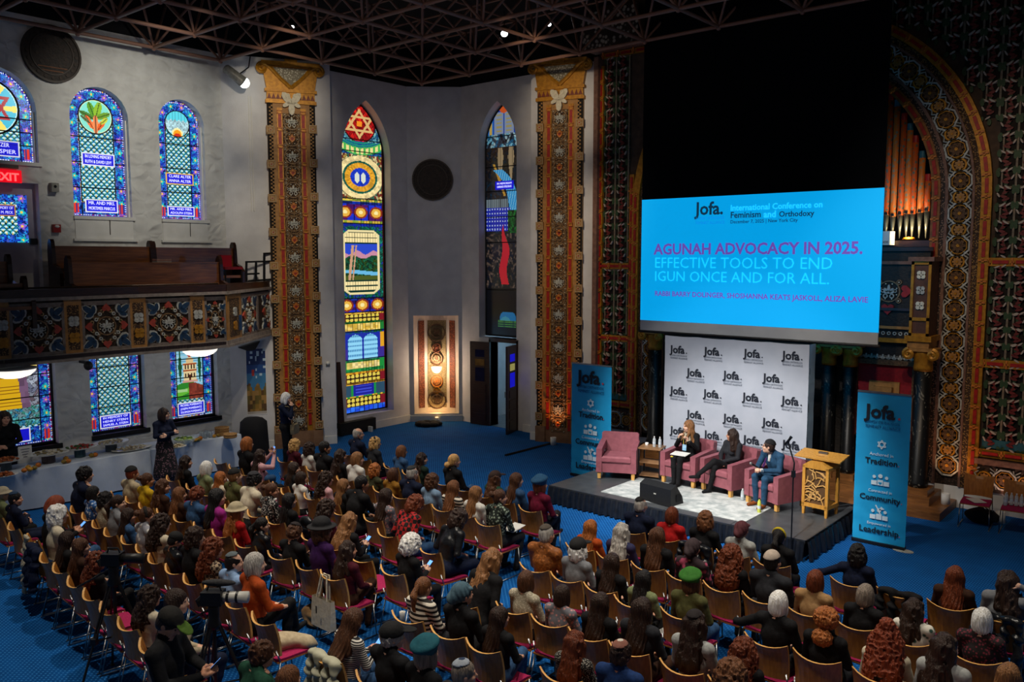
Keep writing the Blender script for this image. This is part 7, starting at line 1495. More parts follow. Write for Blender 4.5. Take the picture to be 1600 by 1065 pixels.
# ================================================================ AUDIENCE
# row: id, pixel of head, pose, hair style, hair colour, top, extra (hat kind, colour), words
HB = lambda c, d=None: M('hat_'+c, c, d, 25, rough=.85, bump=.3)
A = {
'L1': (9.17, -.116, [(560, 678, 'M3', 'fringe', 'grey', 'navy', None, 'navy sweater'), (587, 692, 'F5', 'bobcurl', 'blond', 'charcoal', ('band', '141214'), 'charcoal jacket with dark headband'), (628, 705, 'F1', 'bob', 'midbrown', 'denim', None, 'denim shirt'), (660, 717, 'F5', 'wavy', 'darkbrown', 'darkgreen', ('band', '1a1616'), 'dark green top with headband'), (710, 720, 'F1', 'lowbun', 'blond', 'black', None, 'black blazer'), (775, 747, 'F0', 'wavy', 'brown', 'green', ('cap', '33201a'), 'green top and brown cap'), (807, 750, 'F1', 'long', 'brown', 'denim', None, 'blue denim jacket'), (845, 757, 'F1', 'bob', 'auburn', 'maroon', ('beret', '1f4f74'), 'maroon jacket and blue beret')]),
'L2': (8.71, -.061, [(462, 695, 'F1', 'bobcurl', 'blond', 'burgundy', None, 'burgundy plaid jacket'), (490, 702, 'F0', 'bobcurl', 'darkbrown', 'white', None, 'white lace top'), (511, 700, 'M3', 'short', 'black', 'black', None, 'black shirt'), (532, 712, 'F1', 'wavy', 'darkbrown', 'black', None, 'black top beside a white one'), (560, 717, 'F5', 'bob', 'lightbrown', 'white', None, 'plain white top'), (580, 732, 'F1', 'bobcurl', 'ginger', 'camo', None, 'olive patterned jacket'), (612, 740, 'F0', 'bob', 'brown', 'mustard', None, 'mustard top'), (647, 740, 'M0', 'fringe', 'grey', 'navy', ('kippah', '2a2a2c'), 'dark navy suit and kippah'), (680, 752, 'F1', 'bobcurl', 'brown', 'paledenim', None, 'pale denim shirt'), (710, 762, 'F0', 'long', 'midbrown', 'widestripes', None, 'black and white striped top'), (740, 770, 'F1', 'long', 'lightbrown', 'white', None, 'white blouse'), (775, 775, 'F5', 'bun', 'brown', 'floraldark', None, 'dark floral dress')]),
'L3': (7.34, -.094, [(392, 695, 'F0', 'bob', 'ginger', 'black', None, 'dark top behind the raised phone'), (402, 710, 'F7', 'wavy', 'darkbrown', 'pink', None, 'pink top raising a phone'), (460, 732, 'F5', 'long', 'darkbrown', 'black', None, 'black top'), (480, 750, 'F1', 'bob', 'darkbrown', 'white', None, 'white and black top'), (507, 747, 'F5', 'curly', 'darkbrown', 'pink', None, 'pink blouse'), (532, 757, 'F1', 'long', 'lightbrown', 'black', None, 'black dress'), (565, 755, 'M1', 'short', 'black', 'black', None, 'black sweater, hand on chin'), (604, 775, 'F0', 'long', 'darkbrown', 'floralpink', None, 'pink floral blouse'), (650, 787, 'F9', 'bobcurl', 'auburn', 'plaid', None, 'red and black plaid shirt'), (718, 810, 'F9', 'bobcurl', 'darkbrown', 'puffer', None, 'long black puffer coat')]),
'L4': (6.51, -.070, [(291, 722, 'F1', 'wavy', 'darkbrown', 'black', None, 'black top nearest the buffet'), (326, 732, 'F0', 'bob', 'white', 'sage', None, 'sage green jacket'), (346, 747, 'F1', 'longf', 'ginger', 'cream', None, 'cream top'), (364, 742, 'M0', 'short', 'lightbrown', 'olive', ('kbig', '121214'), 'olive jacket and black kippah'), (402, 752, 'M1', 'shortcurl', 'black', 'cream', ('kippah', '2a2a30'), 'cream knit sweater'), (427, 767, 'F5', 'bun', 'brown', 'floralbw', None, 'black and white floral blouse'), (447, 780, 'F1', 'long', 'black', 'black', None, 'black sweater'), (512, 795, 'F5', 'curly', 'darkbrown', 'burgundy', None, 'dark burgundy top'), (547, 815, 'F2', 'wavy', 'lightbrown', 'black', None, 'black top looking at a phone'), (642, 852, 'F2', 'afro', 'silver', 'black', None, 'black top bending down')]),
'L5': (6.47, .005, [(214, 742, 'M0', 'short', 'red', 'beige', ('kbig', '101012'), 'beige hooded top and black kippah'), (231, 750, 'F1', 'bun', 'brown', 'yellow', None, 'yellow top'), (255, 760, 'F5', 'wavy', 'brown', 'brown', None, 'dark brown top'), (275, 770, 'F1', 'longf', 'midbrown', 'brown', None, 'brown sweater'), (306, 772, 'M2', 'shortcurl', 'auburn', 'denim', None, 'blue denim shirt holding a phone'), (350, 780, 'F1', 'long', 'black', 'magenta', None, 'magenta top'), (360, 795, 'F1', 'wavy', 'ginger', 'red', ('bucket', 'b0a284'), 'red jacket and beige bucket hat'), (410, 820, 'F5', 'pony', 'black', 'puffer', None, 'black puffer jacket'), (460, 832, 'M2', 'shortcurl', 'brown', 'black', ('kippah', '20181a'), 'black sweater looking down'), (512, 830, 'F1', 'bobcurl', 'brown', 'purple', ('brim', '121216'), 'purple top and black hat'), (537, 857, 'F1', 'wavy', 'darkbrown', 'burgundy', None, 'black and burgundy top')]),
'L6': (4.59, -.077, [(147, 748, 'F3', 'shortcurl', 'black', 'navy', None, 'navy top, hand at mouth'), (146, 770, 'F1', 'bob', 'black', 'bluewhite', None, 'blue and white shirt'), (170, 782, 'F1', 'bobcurl', 'black', 'knit', None, 'cream patterned knit'), (185, 785, 'F5', 'pony', 'darkbrown', 'grey', None, 'grey top'), (206, 808, 'F1', 'long', 'darkbrown', 'denim', None, 'denim top'), (238, 810, 'F1', 'bun', 'brown', 'tiedye', ('band', '1a1412'), 'white tie-dye shirt'), (264, 823, 'F1', 'curly', 'darkbrown', 'cream', None, 'cream blouse'), (291, 831, 'F5', 'bobcurl', 'darkbrown', 'black', None, 'dark top behind a flat cap'), (312, 845, 'F5', 'curly', 'auburn', 'brownplaid', None, 'brown plaid shirt'), (285, 850, 'M2', 'short', 'black', 'puffer', ('cap', '121214'), 'black puffer jacket and flat cap'), (339, 864, 'M3', 'fringe', 'black', 'skyblue', ('kippah', '5a6468'), 'light blue shirt and grey kippah'), (394, 878, 'F1', 'bob', 'grey', 'orange', None, 'orange sweater')]),
'L7': (3.32, -.101, [(6, 772, 'M0', 'short', 'grey', 'sage', ('bucket', 'b8ac94'), 'green top and beige cap'), (24, 779, 'M3', 'short', 'black', 'navy', ('kippah', '27405e'), 'navy jacket and blue kippah'), (88, 790, 'F2', 'bob', 'red', 'black', None, 'black top with pale bag strap'), (96, 807, 'F1', 'bobcurl', 'silver', 'cream', None, 'cream cardigan'), (105, 842, 'F0', 'long', 'darkbrown', 'black', None, 'black top'), (122, 850, 'F1', 'long', 'brown', 'brown', None, 'dark brown sweater'), (152, 877, 'F1', 'curly', 'auburn', 'black', ('band', '6a6a6c'), 'black top and grey headband'), (236, 932, 'F1', 'curly', 'darkbrown', 'cream', None, 'cream top in front of the tripod'), (277, 940, 'F5', 'long', 'darkbrown', 'beige', None, 'beige cardigan')]),
'R1': (10.32, .017, [(1004, 790, 'M0', 'fringe', 'grey', 'navy', ('kippah', '141416'), 'navy suit and black kippah'), (1048, 804, 'F0', 'bob', 'auburn', 'red', None, 'red jacket'), (1103, 812, 'F0', 'bobcurl', 'midbrown', 'black', None, 'black top'), (1161, 828, 'F0', None, None, 'lightgrey', ('wrap', '5a2c34'), 'light grey top and burgundy head wrap'), (1216, 838, 'F0', 'pony', 'black', 'black', ('band', 'c8b020'), 'black jacket and yellow headband'), (1340, 865, 'F6', 'bobcurl', 'black', 'navy', None, 'navy sweater, arm over the next chair'), (1495, 900, 'F0', 'long', 'auburn', 'brown', None, 'brown jacket'), (1570, 908, 'F8', 'wavy', 'darkbrown', 'grey', None, 'grey blazer, hand at the head')]),
'R2': (9.06, -.016, [(926, 825, 'F0', 'long', 'ginger', 'orange', None, 'orange top'), (970, 830, 'F0', 'wavy', 'grey', 'shawl', None, 'dark blue shawl'), (1032, 839, 'F0', 'long', 'brown', 'black', None, 'black turtleneck'), (1079, 855, 'F0', None, None, 'camopink', ('wrap', '3a2c30'), 'pink patterned shawl and dark head wrap'), (1146, 868, 'F0', 'curly', 'auburn', 'black', None, 'black leather jacket'), (1206, 877, 'M0', 'short', 'black', 'charcoal', ('kbig', 'b8a89a'), 'grey jacket and patterned kippah'), (1274, 906, 'F0', 'bob', 'auburn', 'tan', None, 'tan knit top'), (1354, 929, 'F0', 'bob', 'greybrown', 'black', None, 'black sweater'), (1429, 952, 'F5', 'wavy', 'darkbrown', 'floralwhite', None, 'white floral blouse'), (1535, 968, 'F0', 'bob', 'silver', 'burgknit', None, 'burgundy patterned knit')]),
'R3': (8.05, -.025, [(855, 835, 'M0', 'short', 'grey', 'quilt', ('kippah', '4a423a'), 'orange quilted vest and kippah'), (905, 857, 'F0', 'bobcurl', 'silver', 'grey', ('cap', '141416'), 'grey sweater and black cap'), (962, 880, 'F0', 'long', 'darkbrown', 'black', None, 'black top'), (1000, 903, 'F0', 'long', 'black', 'sage', None, 'sage green sweater'), (1080, 908, 'F0', 'bob', 'brown', 'olive', ('beret', '2c6a1c'), 'olive vest and bright green beret'), (1224, 943, 'F6', 'bob', 'white', 'black', None, 'black jacket, arm over the next chair'), (1285, 967, 'F0', 'twobun', 'ginger', 'black', None, 'black top'), (1388, 995, 'F0', 'wildbun', 'red', 'cream', None, 'cream blouse'), (1480, 1012, 'F5', 'wavy', 'darkbrown', 'lightgrey', None, 'pale grey striped top'), (1575, 1055, 'F0', 'long', 'lightbrown', 'beige', None, 'beige top at the frame edge')]),
'R4': (7.07, -.004, [(798, 885, 'F9', 'wavy', 'lightbrown', 'black', None, 'black top leaning over'), (808, 902, 'F0', 'bob', 'brown', 'knit', None, 'cream speckled sweater'), (872, 927, 'F0', 'bob', 'darkbrown', 'floralpink', None, 'pink and grey floral blouse'), (932, 940, 'F0', 'long', 'darkbrown', 'black', None, 'black top'), (1002, 951, 'F0', 'long', 'darkbrown', 'charcoal', None, 'dark charcoal jacket'), (1097, 978, 'F0', 'wavy', 'darkbrown', 'lightgrey', ('kippah', '1c1416'), 'light grey sweater and dark kippah'), (1153, 1013, 'F0', 'curly', 'auburn', 'black', None, 'dark top')]),
'R5': (6.32, .020, [(662, 917, 'F0', 'pony', 'midbrown', 'widestripes', None, 'cream sweater with dark stripes'), (730, 930, 'F1', None, None, 'black', ('wrap', '44606e'), 'black vest and blue-grey head wrap'), (775, 962, 'F1', 'long', 'darkbrown', 'black', None, 'black top and jeans'), (904, 1005, 'F0', 'wavy', 'auburn', 'speckle', None, 'black speckled top'), (967, 1020, 'M0', 'shortcurl', 'darkbrown', 'blue', ('kippah', '8a5a4c'), 'blue top and crocheted kippah'), (1143, 1060, 'F0', 'afro', 'midbrown', 'charcoal', None, 'dark top at the bottom edge')]),
'R6': (4.53, -.093, [(552, 970, 'F2', 'long', 'brown', 'stripes', None, 'black and white striped shirt'), (635, 1005, 'M3', 'shortcurl', 'grey', 'black', ('cap', '121214'), 'black coat and cap'), (658, 1014, 'F0', 'bob', 'greybrown', 'black', ('beret', '155a68'), 'black coat and teal beret'), (712, 1045, 'M3', 'short', 'greybrown', 'charcoal', ('kippah', 'a8b0bc'), 'dark coat and pale kippah')]),
'R7': (3.22, -.140, [(411, 1022, 'M1', 'shortcurl', 'brown', 'green', None, 'dark green shirt'), (452, 1060, 'F0', 'bob', 'midbrown', 'brown', None, 'brown top at the bottom edge')]),
}
ORD = ['', 'front', 'second', 'third', 'fourth', 'fifth', 'sixth', 'seventh']; NTH = ['', 'first', 'second', 'third', 'fourth', 'fifth', 'sixth', 'seventh', 'eighth', 'ninth', 'tenth', 'eleventh', 'twelfth', '13th', '14th', '15th', '16th', '17th', '18th']
BOT = ['black', 'navy', 'charcoal', 'denim', 'black', 'brown']; R_ = random.Random(3)
SEATS = []
for rk, (a, b, L) in A.items():
    nx = Vector((-b, 1, 0)).normalized(); rz = math.atan2(-nx.x, nx.y); ux = Vector((1, b, 0)).normalized(); ppl = []
    for (px, py, v, hk, hc, top, ht, words) in L:
        d = ray(px, py); t = a/(d[1]-b*d[0]); p = Vector(CP+d*t)
        zlo, zhi = (1.03, 1.24)
        if p.z < zlo or p.z > zhi: p = atz(px, py, min(zhi, max(zlo, p.z)))
        ppl.append([p, v, hk, hc, top, ht, words])
    for it in range(60):
        ppl.sort(key=lambda q: q[0].dot(ux))
        for i in range(len(ppl)-1):
            dd = (ppl[i+1][0]-ppl[i][0]).dot(ux); g = .50-dd
            if g > 0 and abs((ppl[i+1][0]-ppl[i][0]).dot(nx)) < .45: ppl[i][0] = ppl[i][0]-ux*g*.5; ppl[i+1][0] = ppl[i+1][0]+ux*g*.5
    seats = []
    for q in ppl:
        me, O, R = VAR[q[1]]; s = q[0].z/O[2]; ang = rz+R_.uniform(-.06, .06); off = RZ(ang) @ Vector((O[0]*s, O[1]*s, 0)); seats.append((Vector((q[0].x-off.x, q[0].y-off.y, 0)), ang, s, q))
    # empty chairs in the gaps
    empt = []
    for (p0, *_), (p1, *_) in zip(seats, seats[1:]):
        gap = (p1-p0).length; n = int(gap/.52)-1
        for k in range(n): empt.append((p0+(p1-p0)*(k+1)/(n+1), rz))
    if rk == 'L3': empt.append((seats[0][0]+ux*-.6, rz))
    if rk in ('R4',): empt += [(seats[-1][0]+ux*.56*k, rz) for k in (1, 2, 3)]
    if rk in ('R5',): empt += [(seats[-1][0]+ux*.56*k, rz) for k in (1,)]
    if rk == 'L6': empt.append((seats[-1][0]+ux*.60, rz))
    if rk == 'L7': empt.append((seats[-1][0]+ux*.62, rz))
    allp = [(p.dot(ux), p, ang, q, s) for p, ang, s, q in seats]+[(p.dot(ux), p, ang, None, 1) for p, ang in empt]
    allp.sort(key=lambda z: -z[0] if rk[0] == 'L' else z[0])
    side = 'left' if rk[0] == 'L' else 'right'
    for n, (_, p, ang, q, s) in enumerate(allp, 1):
        chair(p.x, p.y, ang, '%splywood chair, %s block %s row, %s from the centre aisle' % ('' if q else 'empty ', side, ORD[int(rk[1])], NTH[n]))
        if not q: continue
        _, v, hk, hc, top, ht, words = q
        hm = None; hm2 = None
        if ht:
            hm = HB(ht[1]); hm2 = HB('a8453a') if ht[1] == 'b8a89a' else HB('cfcabc') if ht[1] in ('8a5a4c',) else HB('30405c') if ht[1] == 'a8b0bc' else None
        hk2 = hk
        person(VAR[v], T(p.x, p.y, .0) @ RZ(ang) @ SC(s), top, 'denim' if 'jeans' in words else R_.choice(BOT), R_.choice(['black', 'brown', 'charcoal']), R_.choice([0, 0, 1, 2, 2, 3]) if rk != 'x' else 0, 'person in %s, %s block %s row, %s from aisle' % (words, side, ORD[int(rk[1])], NTH[n]), hk2, hc, ht[0] if ht else None, hm, hm2, 'seated audience')
        SEATS.append((rk, p, ang, s, q))
# ================================================================ PANELISTS
MICM = M('mic_mesh', '9a9a98')
def mic(mw, label):
    t = thing('microphone', label, 'microphone'); t.matrix_world = mw; MB().ell((0, 0, .12), (.026, .026, .03), 10, 7).build('head', MICM, t, None, True); MB().tube([(0, 0, -.10), (0, 0, .10)], [.012, .019], 8).build('handle', BLACKM, t); return t
def stage_seat(i, back=.05): c, a = AC[i]; return T(c.x, c.y, SZ+.012) @ RZ(a) @ T(0, back, 0) @ RZ(pi) @ SC((0, .945, .92, .95)[i])
lo_, hi_ = (-.5, -.36, -.02), (.5, .9, 1.46)
g = seated(lean=rz_(-3), yaw=rz_(-32), pitch=rz_(2), pel=(0, 0, .49)); g['arm'] = (((-.25, .10, .73), (-.17, .31, .90), (.25, .35, .85), (-.3, -.7, .5)), ((.25, .09, .73), (.10, .235, .915), (-.35, .25, .75), (.6, .3, .4))); g['leg'] = (((-.075, .45, .54), (-.07, .50, .09), (-.09, .64, .03)), ((.075, .45, .54), (.05, .47, .09), (.06, .61, .03))); g['boot'] = 1; g['cuff'] = 1; g['curl'] = .7
def collar(s, t):
    for sx in (-1, 1): s.cap(t((sx*.03, .045, .50)), t((sx*.075, .085, .40)), .022, .018, .006, 6); s.cap(t((sx*.04, -.03, .54)), t((sx*.07, .03, .50)), .024, .022, .006, 6)
g['extra'] = (collar,)
v1 = body('person', g, .007, lo=lo_, hi=hi_); m1 = stage_seat(1)
person(v1, m1, 'black', 'black', 'black', 2, 'seated speaker in black top with cream collar raising a microphone', 'longf', 'lightbrown', accent=TM('cream'))
mic(m1 @ T(.055, .245, .99) @ RX(.35) @ RY(-.2), 'microphone held to the mouth of the speaker in black and cream')
t = thing('paper_sheet', 'white paper sheets on the lap of the speaker raising a microphone', 'paper'); t.matrix_world = m1 @ T(0, .33, .625) @ RX(-.12) @ RZ(.1); MB().box((0, 0, 0), (.34, .22, .012)).build('sheet', WHITE, t); MB().box((.1, .13, -.02), (.05, .12, .012)).build('yellow_tab', M('tab_yellow', 'd8c040', 'c8b030', 8), t)
t = thing('name_badge', 'blue and white name badge hanging from a yellow lanyard', 'badge'); t.matrix_world = m1 @ T(0, .185, .73) @ RX(.1); MB().box((0, 0, 0), (.09, .008, .12)).build('card', M('badge_blue', '9ac0d8', '7aa8c8', 12), t); MB().tube([(-.03, -.01, .06), (-.06, -.03, .20)], .007, 5).build('lanyard', M('tab_yellow', 'd8c040'), t); MB().tube([(.03, -.01, .06), (.06, -.03, .20)], .007, 5).build('lanyard', M('tab_yellow', 'd8c040'), t)
g = seated(lean=rz_(2), yaw=rz_(-62), pitch=rz_(0), pel=(0, 0, .47)); g['arm'] = (((-.22, .06, .70), (-.03, .26, .63), (.8, .4, -.1), (0, .2, 1)), ((.22, .06, .70), (.05, .24, .60), (-.8, .4, -.05), (0, .2, 1))); g['leg'] = (((.03, .45, .64), (.22, .70, .37), (.34, .80, .31)), ((.02, .44, .52), (.10, .50, .09), (.13, .64, .03))); g['boot'] = 1
v2 = body('person', g, .007, lo=lo_, hi=hi_); m2 = stage_seat(2); person(v2, m2, 'charcoal', 'black', 'black', 1, 'seated speaker in black jacket with crossed legs and tall boots', 'wavy', 'darkbrown')
g = seated(lean=rz_(-22), yaw=rz_(-52), pitch=rz_(14), male=True, pel=(0, 0, .50)); g['arm'] = (((-.25, .24, .70), (-.05, .46, .69), (.5, .6, .1), (0, .3, 1)), ((.25, .24, .70), (.055, .47, .70), (-.5, .6, .1), (0, .3, 1))); g['leg'] = (((-.12, .45, .54), (-.11, .46, .10), (-.13, .62, .03)), ((.12, .45, .54), (.12, .42, .10), (.15, .58, .03))); g['cuff'] = 1; g['curl'] = .9
def shirt(s, t): s.cap(t((0, .03, .51)), t((0, .095, .40)), .03, .022, .004, 6)
g['extra'] = (shirt,)
v3 = body('person', g, .007, male=True, lo=lo_, hi=hi_); m3 = stage_seat(3); o = person(v3, m3, 'suit', 'suit', 'rust', 2, 'seated speaker in blue suit and black kippah leaning forward', 'short', 'darkbrown', 'kbig', HB('101012'), accent=TM('white'))
MB().prism([(-.02, 0), (.02, 0), (.025, -.16), (0, -.19), (-.025, -.16)], -.006, 0).build('tie', TM('purple'), o, T(0, .315, .90) @ RX(.42))
mic(m3 @ T(.03, .53, .755) @ RX(-1.0) @ RY(.3), 'microphone held low by the speaker in the blue suit')
gl = MB()
for sx in (-1, 1): gl.ring(.018, .022, -.002, .002, 12, 0, (sx*.03, 0))
gl.tube([(-.012, 0, 0), (.012, 0, 0)], .003, 4); gl.tube([(.05, 0, 0), (.075, -.09, .0)], .003, 4); gl.tube([(-.05, 0, 0), (-.075, -.09, .0)], .003, 4)
GLS = gl.mesh('glasses', BLACKM)
def glasses(o, v): put('glasses', GLS, o, T(Vector(v[1])) @ Matrix(v[2].tolist()).to_4x4() @ T(0, .097, .005))
glasses(o, v3)
# ================================================================ STANDING PEOPLE
def standing(yaw=0, pitch=0, lean=0, arm=None, leg=None, **kw):
    L = leg or (((-.09, .02, .48), (-.10, .0, .09), (-.12, .14, .03)), ((.09, .02, .48), (.10, .0, .09), (.12, .14, .03)))
    return dict(pel=(0, 0, .90), T=rot(0, lean), R=rot(yaw, pitch+lean*.3), arm=arm, leg=L, **kw)
slo, shi = (-.45, -.4, -.02), (.45, .62, 1.82)
ACR = (((-.245, .06, 1.14), (.07, .185, 1.14), (1, .1, .05), (0, 1, .2)), ((.245, .06, 1.14), (-.06, .21, 1.185), (-1, .05, 0), (0, 1, .3)))
vA = body('person', standing(yaw=rz_(38), arm=ACR), .009, lo=slo, hi=shi, skirt=[((0, 0, .92), (0, .02, .36), .155, .27, .8)])
p = atz(262, 764, 0); q = atz(247, 654, 1.5); mA = T(p.x-.05, p.y, 0) @ RZ(rz_(-82)) @ SC(.985)
o = person(vA, mA, 'navy', 'skirtfloral', 'black', 2, 'person in navy sweater and floral skirt standing with crossed arms by buffet', 'bob', 'darkbrown', 'band', HB('15121a')); glasses(o, vA)
HND = (((-.235, .05, 1.14), (-.06, .23, 1.05), (.8, .5, 0), (0, .5, 1)), ((.235, .05, 1.14), (.07, .24, 1.06), (-.8, .5, 0), (0, .5, 1)))
vB = body('person', standing(yaw=rz_(30), arm=HND), .010, lo=slo, hi=shi); q = atx(7, 652, -17.92); person(vB, T(q.x+.03, q.y, 0) @ RZ(rz_(-120)) @ SC(max(.9, min(1.04, q.z/1.56))), 'black', 'black', 'black', 0, 'person in black standing behind the pastry platters with folded hands', 'wavy', 'darkbrown')
CHN = (((-.235, .05, 1.14), (.05, .20, 1.13), (1, .1, 0), (0, 1, .2)), ((.17, .20, 1.16), (.03, .165, 1.36), (-.2, -.2, .9), (.2, .9, .2)))
vC = body('person', standing(yaw=rz_(10), pitch=rz_(-8), arm=CHN), .010, lo=slo, hi=shi); p = atz(449, 727, 0); q = aty(450, 622, p.y); o = person(vC, T(p.x, p.y, 0) @ RZ(rz_(-62)) @ SC(max(.92, min(1.06, q.z/1.56))), 'navy', 'black', 'black', 2, 'person in navy standing before the pilaster, hand raised to the mouth', 'bob', 'silver')
s_ = max(.92, min(1.06, q.z/1.56)); t = thing('shoulder_bag', 'tan shoulder bag hanging at the hip of the person before the pilaster', 'bag'); t.matrix_world = T(p.x, p.y, 0) @ RZ(rz_(-62)) @ SC(s_)
b = MB(); P = [[(x*(1-.12*abs(z)), y, -.11+.22*(z+1)/2+.86) for x, y in ((-.14, .16), (.14, .16), (.14, .25), (-.14, .25))] for z in (-1, -.6, 0, .6, 1)]; b.grid(P, closed=True); b.face([0, 1, 2, 3]); b.face([16, 17, 18, 19]); b.build('pouch', M('bag_tan', '8a7a5c', '76684c', 14, rough=.7), t); MB().tube([(-.13, .2, .96), (-.10, .14, 1.2), (.08, .10, 1.38), (.14, -.05, 1.40)], .010, 5).build('strap', M('bag_tan', '8a7a5c'), t)
PHN = (((-.24, .08, 1.13), (-.06, .30, 1.14), (.25, .6, .35), (-.6, .3, .5)), ((.24, .08, 1.13), (.07, .30, 1.14), (-.25, .6, .35), (.6, .3, .5)))
vD = body('person', standing(pitch=rz_(-32), yaw=rz_(-4), arm=PHN, leg=(((-.11, .02, .48), (-.12, .0, .09), (-.14, .14, .03)), ((.11, .02, .48), (.12, .0, .09), (.14, .14, .03)))), .008, male=True, lo=slo, hi=shi)
q = atz(262, 974, 1.58); mD = T(q.x, q.y, 0) @ RZ(rz_(-56)) @ SC(1.02); person(vD, mD, 'black', 'denim', 'charcoal', 1, 'person in black T-shirt and green-brimmed cap standing, looking at a phone', 'short', 'darkbrown', 'cap', HB('1a1816'), HB('4a6a1e'))
SCRN = E('phone_glow', '6aa8ff', .9)
def phone(mw, label):
    t = thing('phone', label, 'phone'); t.matrix_world = mw; MB().box((0, 0, 0), (.074, .010, .150)).build('case', BLACKM, t); MB().box((0, -.006, 0), (.066, .002, .138)).build('display', SCRN, t); return t
phone(mD @ T(0, .39, 1.21) @ RX(-.75), 'glowing phone held by the standing person in the cap')
for rk, p, ang, s, q in SEATS:
    side = 'left' if rk[0] == 'L' else 'right'
    if q[1] in ('F2', 'M2'): phone(T(p.x, p.y, 0) @ RZ(ang) @ SC(s) @ T(0, .375, .845) @ RX(-.85), 'phone held by the person in %s' % q[6])
    if q[1] == 'F7': phone(T(p.x, p.y, 0) @ RZ(ang) @ SC(s) @ T(0, .385, 1.27) @ RX(-.1), 'phone raised by the person in the pink top')
# ================================================================ TRIPODS WITH CAMERAS
def tripod(base, rz, h, label, clabel, white=False):
    t = thing('tripod', label, 'tripod', base, rz)
    for k, a in enumerate((100, 215, 330)):
        a = math.radians(a); e = Vector((.46*math.cos(a), .46*math.sin(a), .015)); s0 = Vector((.05*math.cos(a), .05*math.sin(a), h-.28)); m = s0+(e-s0)*.5
        lg = MB(); lg.tube([s0+Vector((.02*math.sin(a), -.02*math.cos(a), 0)), m+Vector((.02*math.sin(a), -.02*math.cos(a), 0))], .013, 6); lg.tube([s0-Vector((.02*math.sin(a), -.02*math.cos(a), 0)), m-Vector((.02*math.sin(a), -.02*math.cos(a), 0))], .013, 6); lg.tube([m-(m-e).normalized()*-.08, e], .014, 6); L = lg.build('leg', BLACKM, t); MB().box(m, (.06, .06, .07)).build('clamp', BLACKM, L); MB().ell(e, (.025, .025, .015), 8, 4).build('foot', BLACKM, L)
        MB().tube([(0, 0, h*.38), m], .009, 5).build('spreader', BLACKM, t)
    MB().tube([(0, 0, h*.36), (0, 0, h-.16)], .02, 8).build('column', BLACKM, t); MB().lathe([(.06, h-.30), (.07, h-.26), (.05, h-.2), (.055, h-.1), (.045, h-.06)], 14).build('fluid_head', BLACKM, t, None, True); MB().tube([(0, -.05, h-.12), (.06, -.38, h-.30)], .011, 6).build('pan_handle', BLACKM, t)
    c = thing('video_camera', clabel, 'camera', Vector(base)+Vector((0, 0, h-.058)), rz)
    MB().bb(-.07, .07, -.10, .10, 0, .13).build('body', M('camera_black', '141416', '0c0c0e', 30, rough=.5), c); MB().tube([(0, .10, .07), (0, .16, .07), (0, .20, .07), (0, .34, .07)], [.045, .05, .052, .056], 14).build('lens', M('lens_white', 'c9c7c0', 'bdbbb4', 10, rough=.4) if white else BLACKM, c, None, True)
    if white:
        for y in (.15, .24): MB().lathe([(.057, -.012), (.057, .012)], 14).build('focus_ring', BLACKM, c, T(0, y, .07) @ RX(pi/2))
        MB().ell((-.02, .05, .20), (.035, .17, .035), 12, 8).build('fur_microphone', M('fur_grey', '3c3c3e', '2a2a2c', 60, rough=.95), c, None, True)
    MB().box((0, -.135, .02), (.11, .012, .075), 0, RX(.4).to_3x3()).build('monitor_case', BLACKM, c); MB().box((0, -.143, .018), (.095, .004, .062), 0, RX(.4).to_3x3()).build('monitor', E('monitor_glow', '7d8ae0' if white else '6fb0d8', .8), c); MB().tube([(0, -.06, .13), (0, -.04, .18), (0, .06, .18), (0, .08, .13)], .01, 5).build('handle', BLACKM, c)
q = atz(187, 868, 1.38); tripod((q.x+.1, q.y-.12, 0), rz_(-52), 1.40, 'black tripod at the back of the left block holding the dark-lensed camera', 'video camera with a black lens on the leftmost tripod')
q = atz(352, 922, 1.38); tripod((q.x+.12, q.y-.20, 0), rz_(-52), 1.40, 'black tripod beside the aisle holding the white-lensed camera', 'video camera with a white lens and furry microphone', True)
# ================================================================ LOOSE THINGS
def blob(name, fn, mat, mw, label, cat, lo=(-.4, -.4, -.1), hi=(.4, .4, .7), h=.012):
    s = SDF(lo, hi, h); fn(s); me = s.mesh(name, 1); me.materials[0] = mat; o = put(name, me, None, mw); return tag(o, label, cat)
fold = lambda X, Y, Z: (.012*np.sin(26*X+8*np.sin(9*Z))+.010*np.sin(31*Z+12*Y)).astype(np.float32)
def drape(s):
    for x in (-.2, -.07, .07, .2): s.cap((x, -.30, .84), (x*1.05, -.34, .36), .038, .05, .03, 0, 1, fold)
    s.cap((-.2, -.26, .83), (.2, -.26, .83), .045, .045, .04, 0, 1, fold)
def lapcoat(s): s.cap((-.12, .0, .50), (.14, .22, .50), .09, .08, .05, 0, 1, fold); s.cap((.0, -.1, .50), (.05, .28, .44), .08, .07, .05, 0, 1, fold); s.cap((.1, .22, .48), (.14, .30, .25), .07, .06, .05, 0, 1, fold)
seat = {(rk, q[6]): (p, ang) for rk, p, ang, s, q in SEATS}
def at_seat(rk, w): p, a = seat[(rk, w)]; return T(p.x, p.y, 0) @ RZ(a)
blob('puffer_coat', drape, M('white_puffer', 'b9b79f', 'a9a78f', 8, rough=.6), at_seat('R6', 'black and white striped shirt'), 'off-white puffer coat hung over the striped shirt person\'s chair', 'coat', (-.4, -.5, .2), (.4, -.1, 1))
blob('dark_coat', drape, TM('navy'), at_seat('L7', 'cream cardigan') @ T(0, -.02, 0), 'navy coat hung on the chair back of the cream cardigan person', 'coat', (-.4, -.5, .2), (.4, -.1, 1))
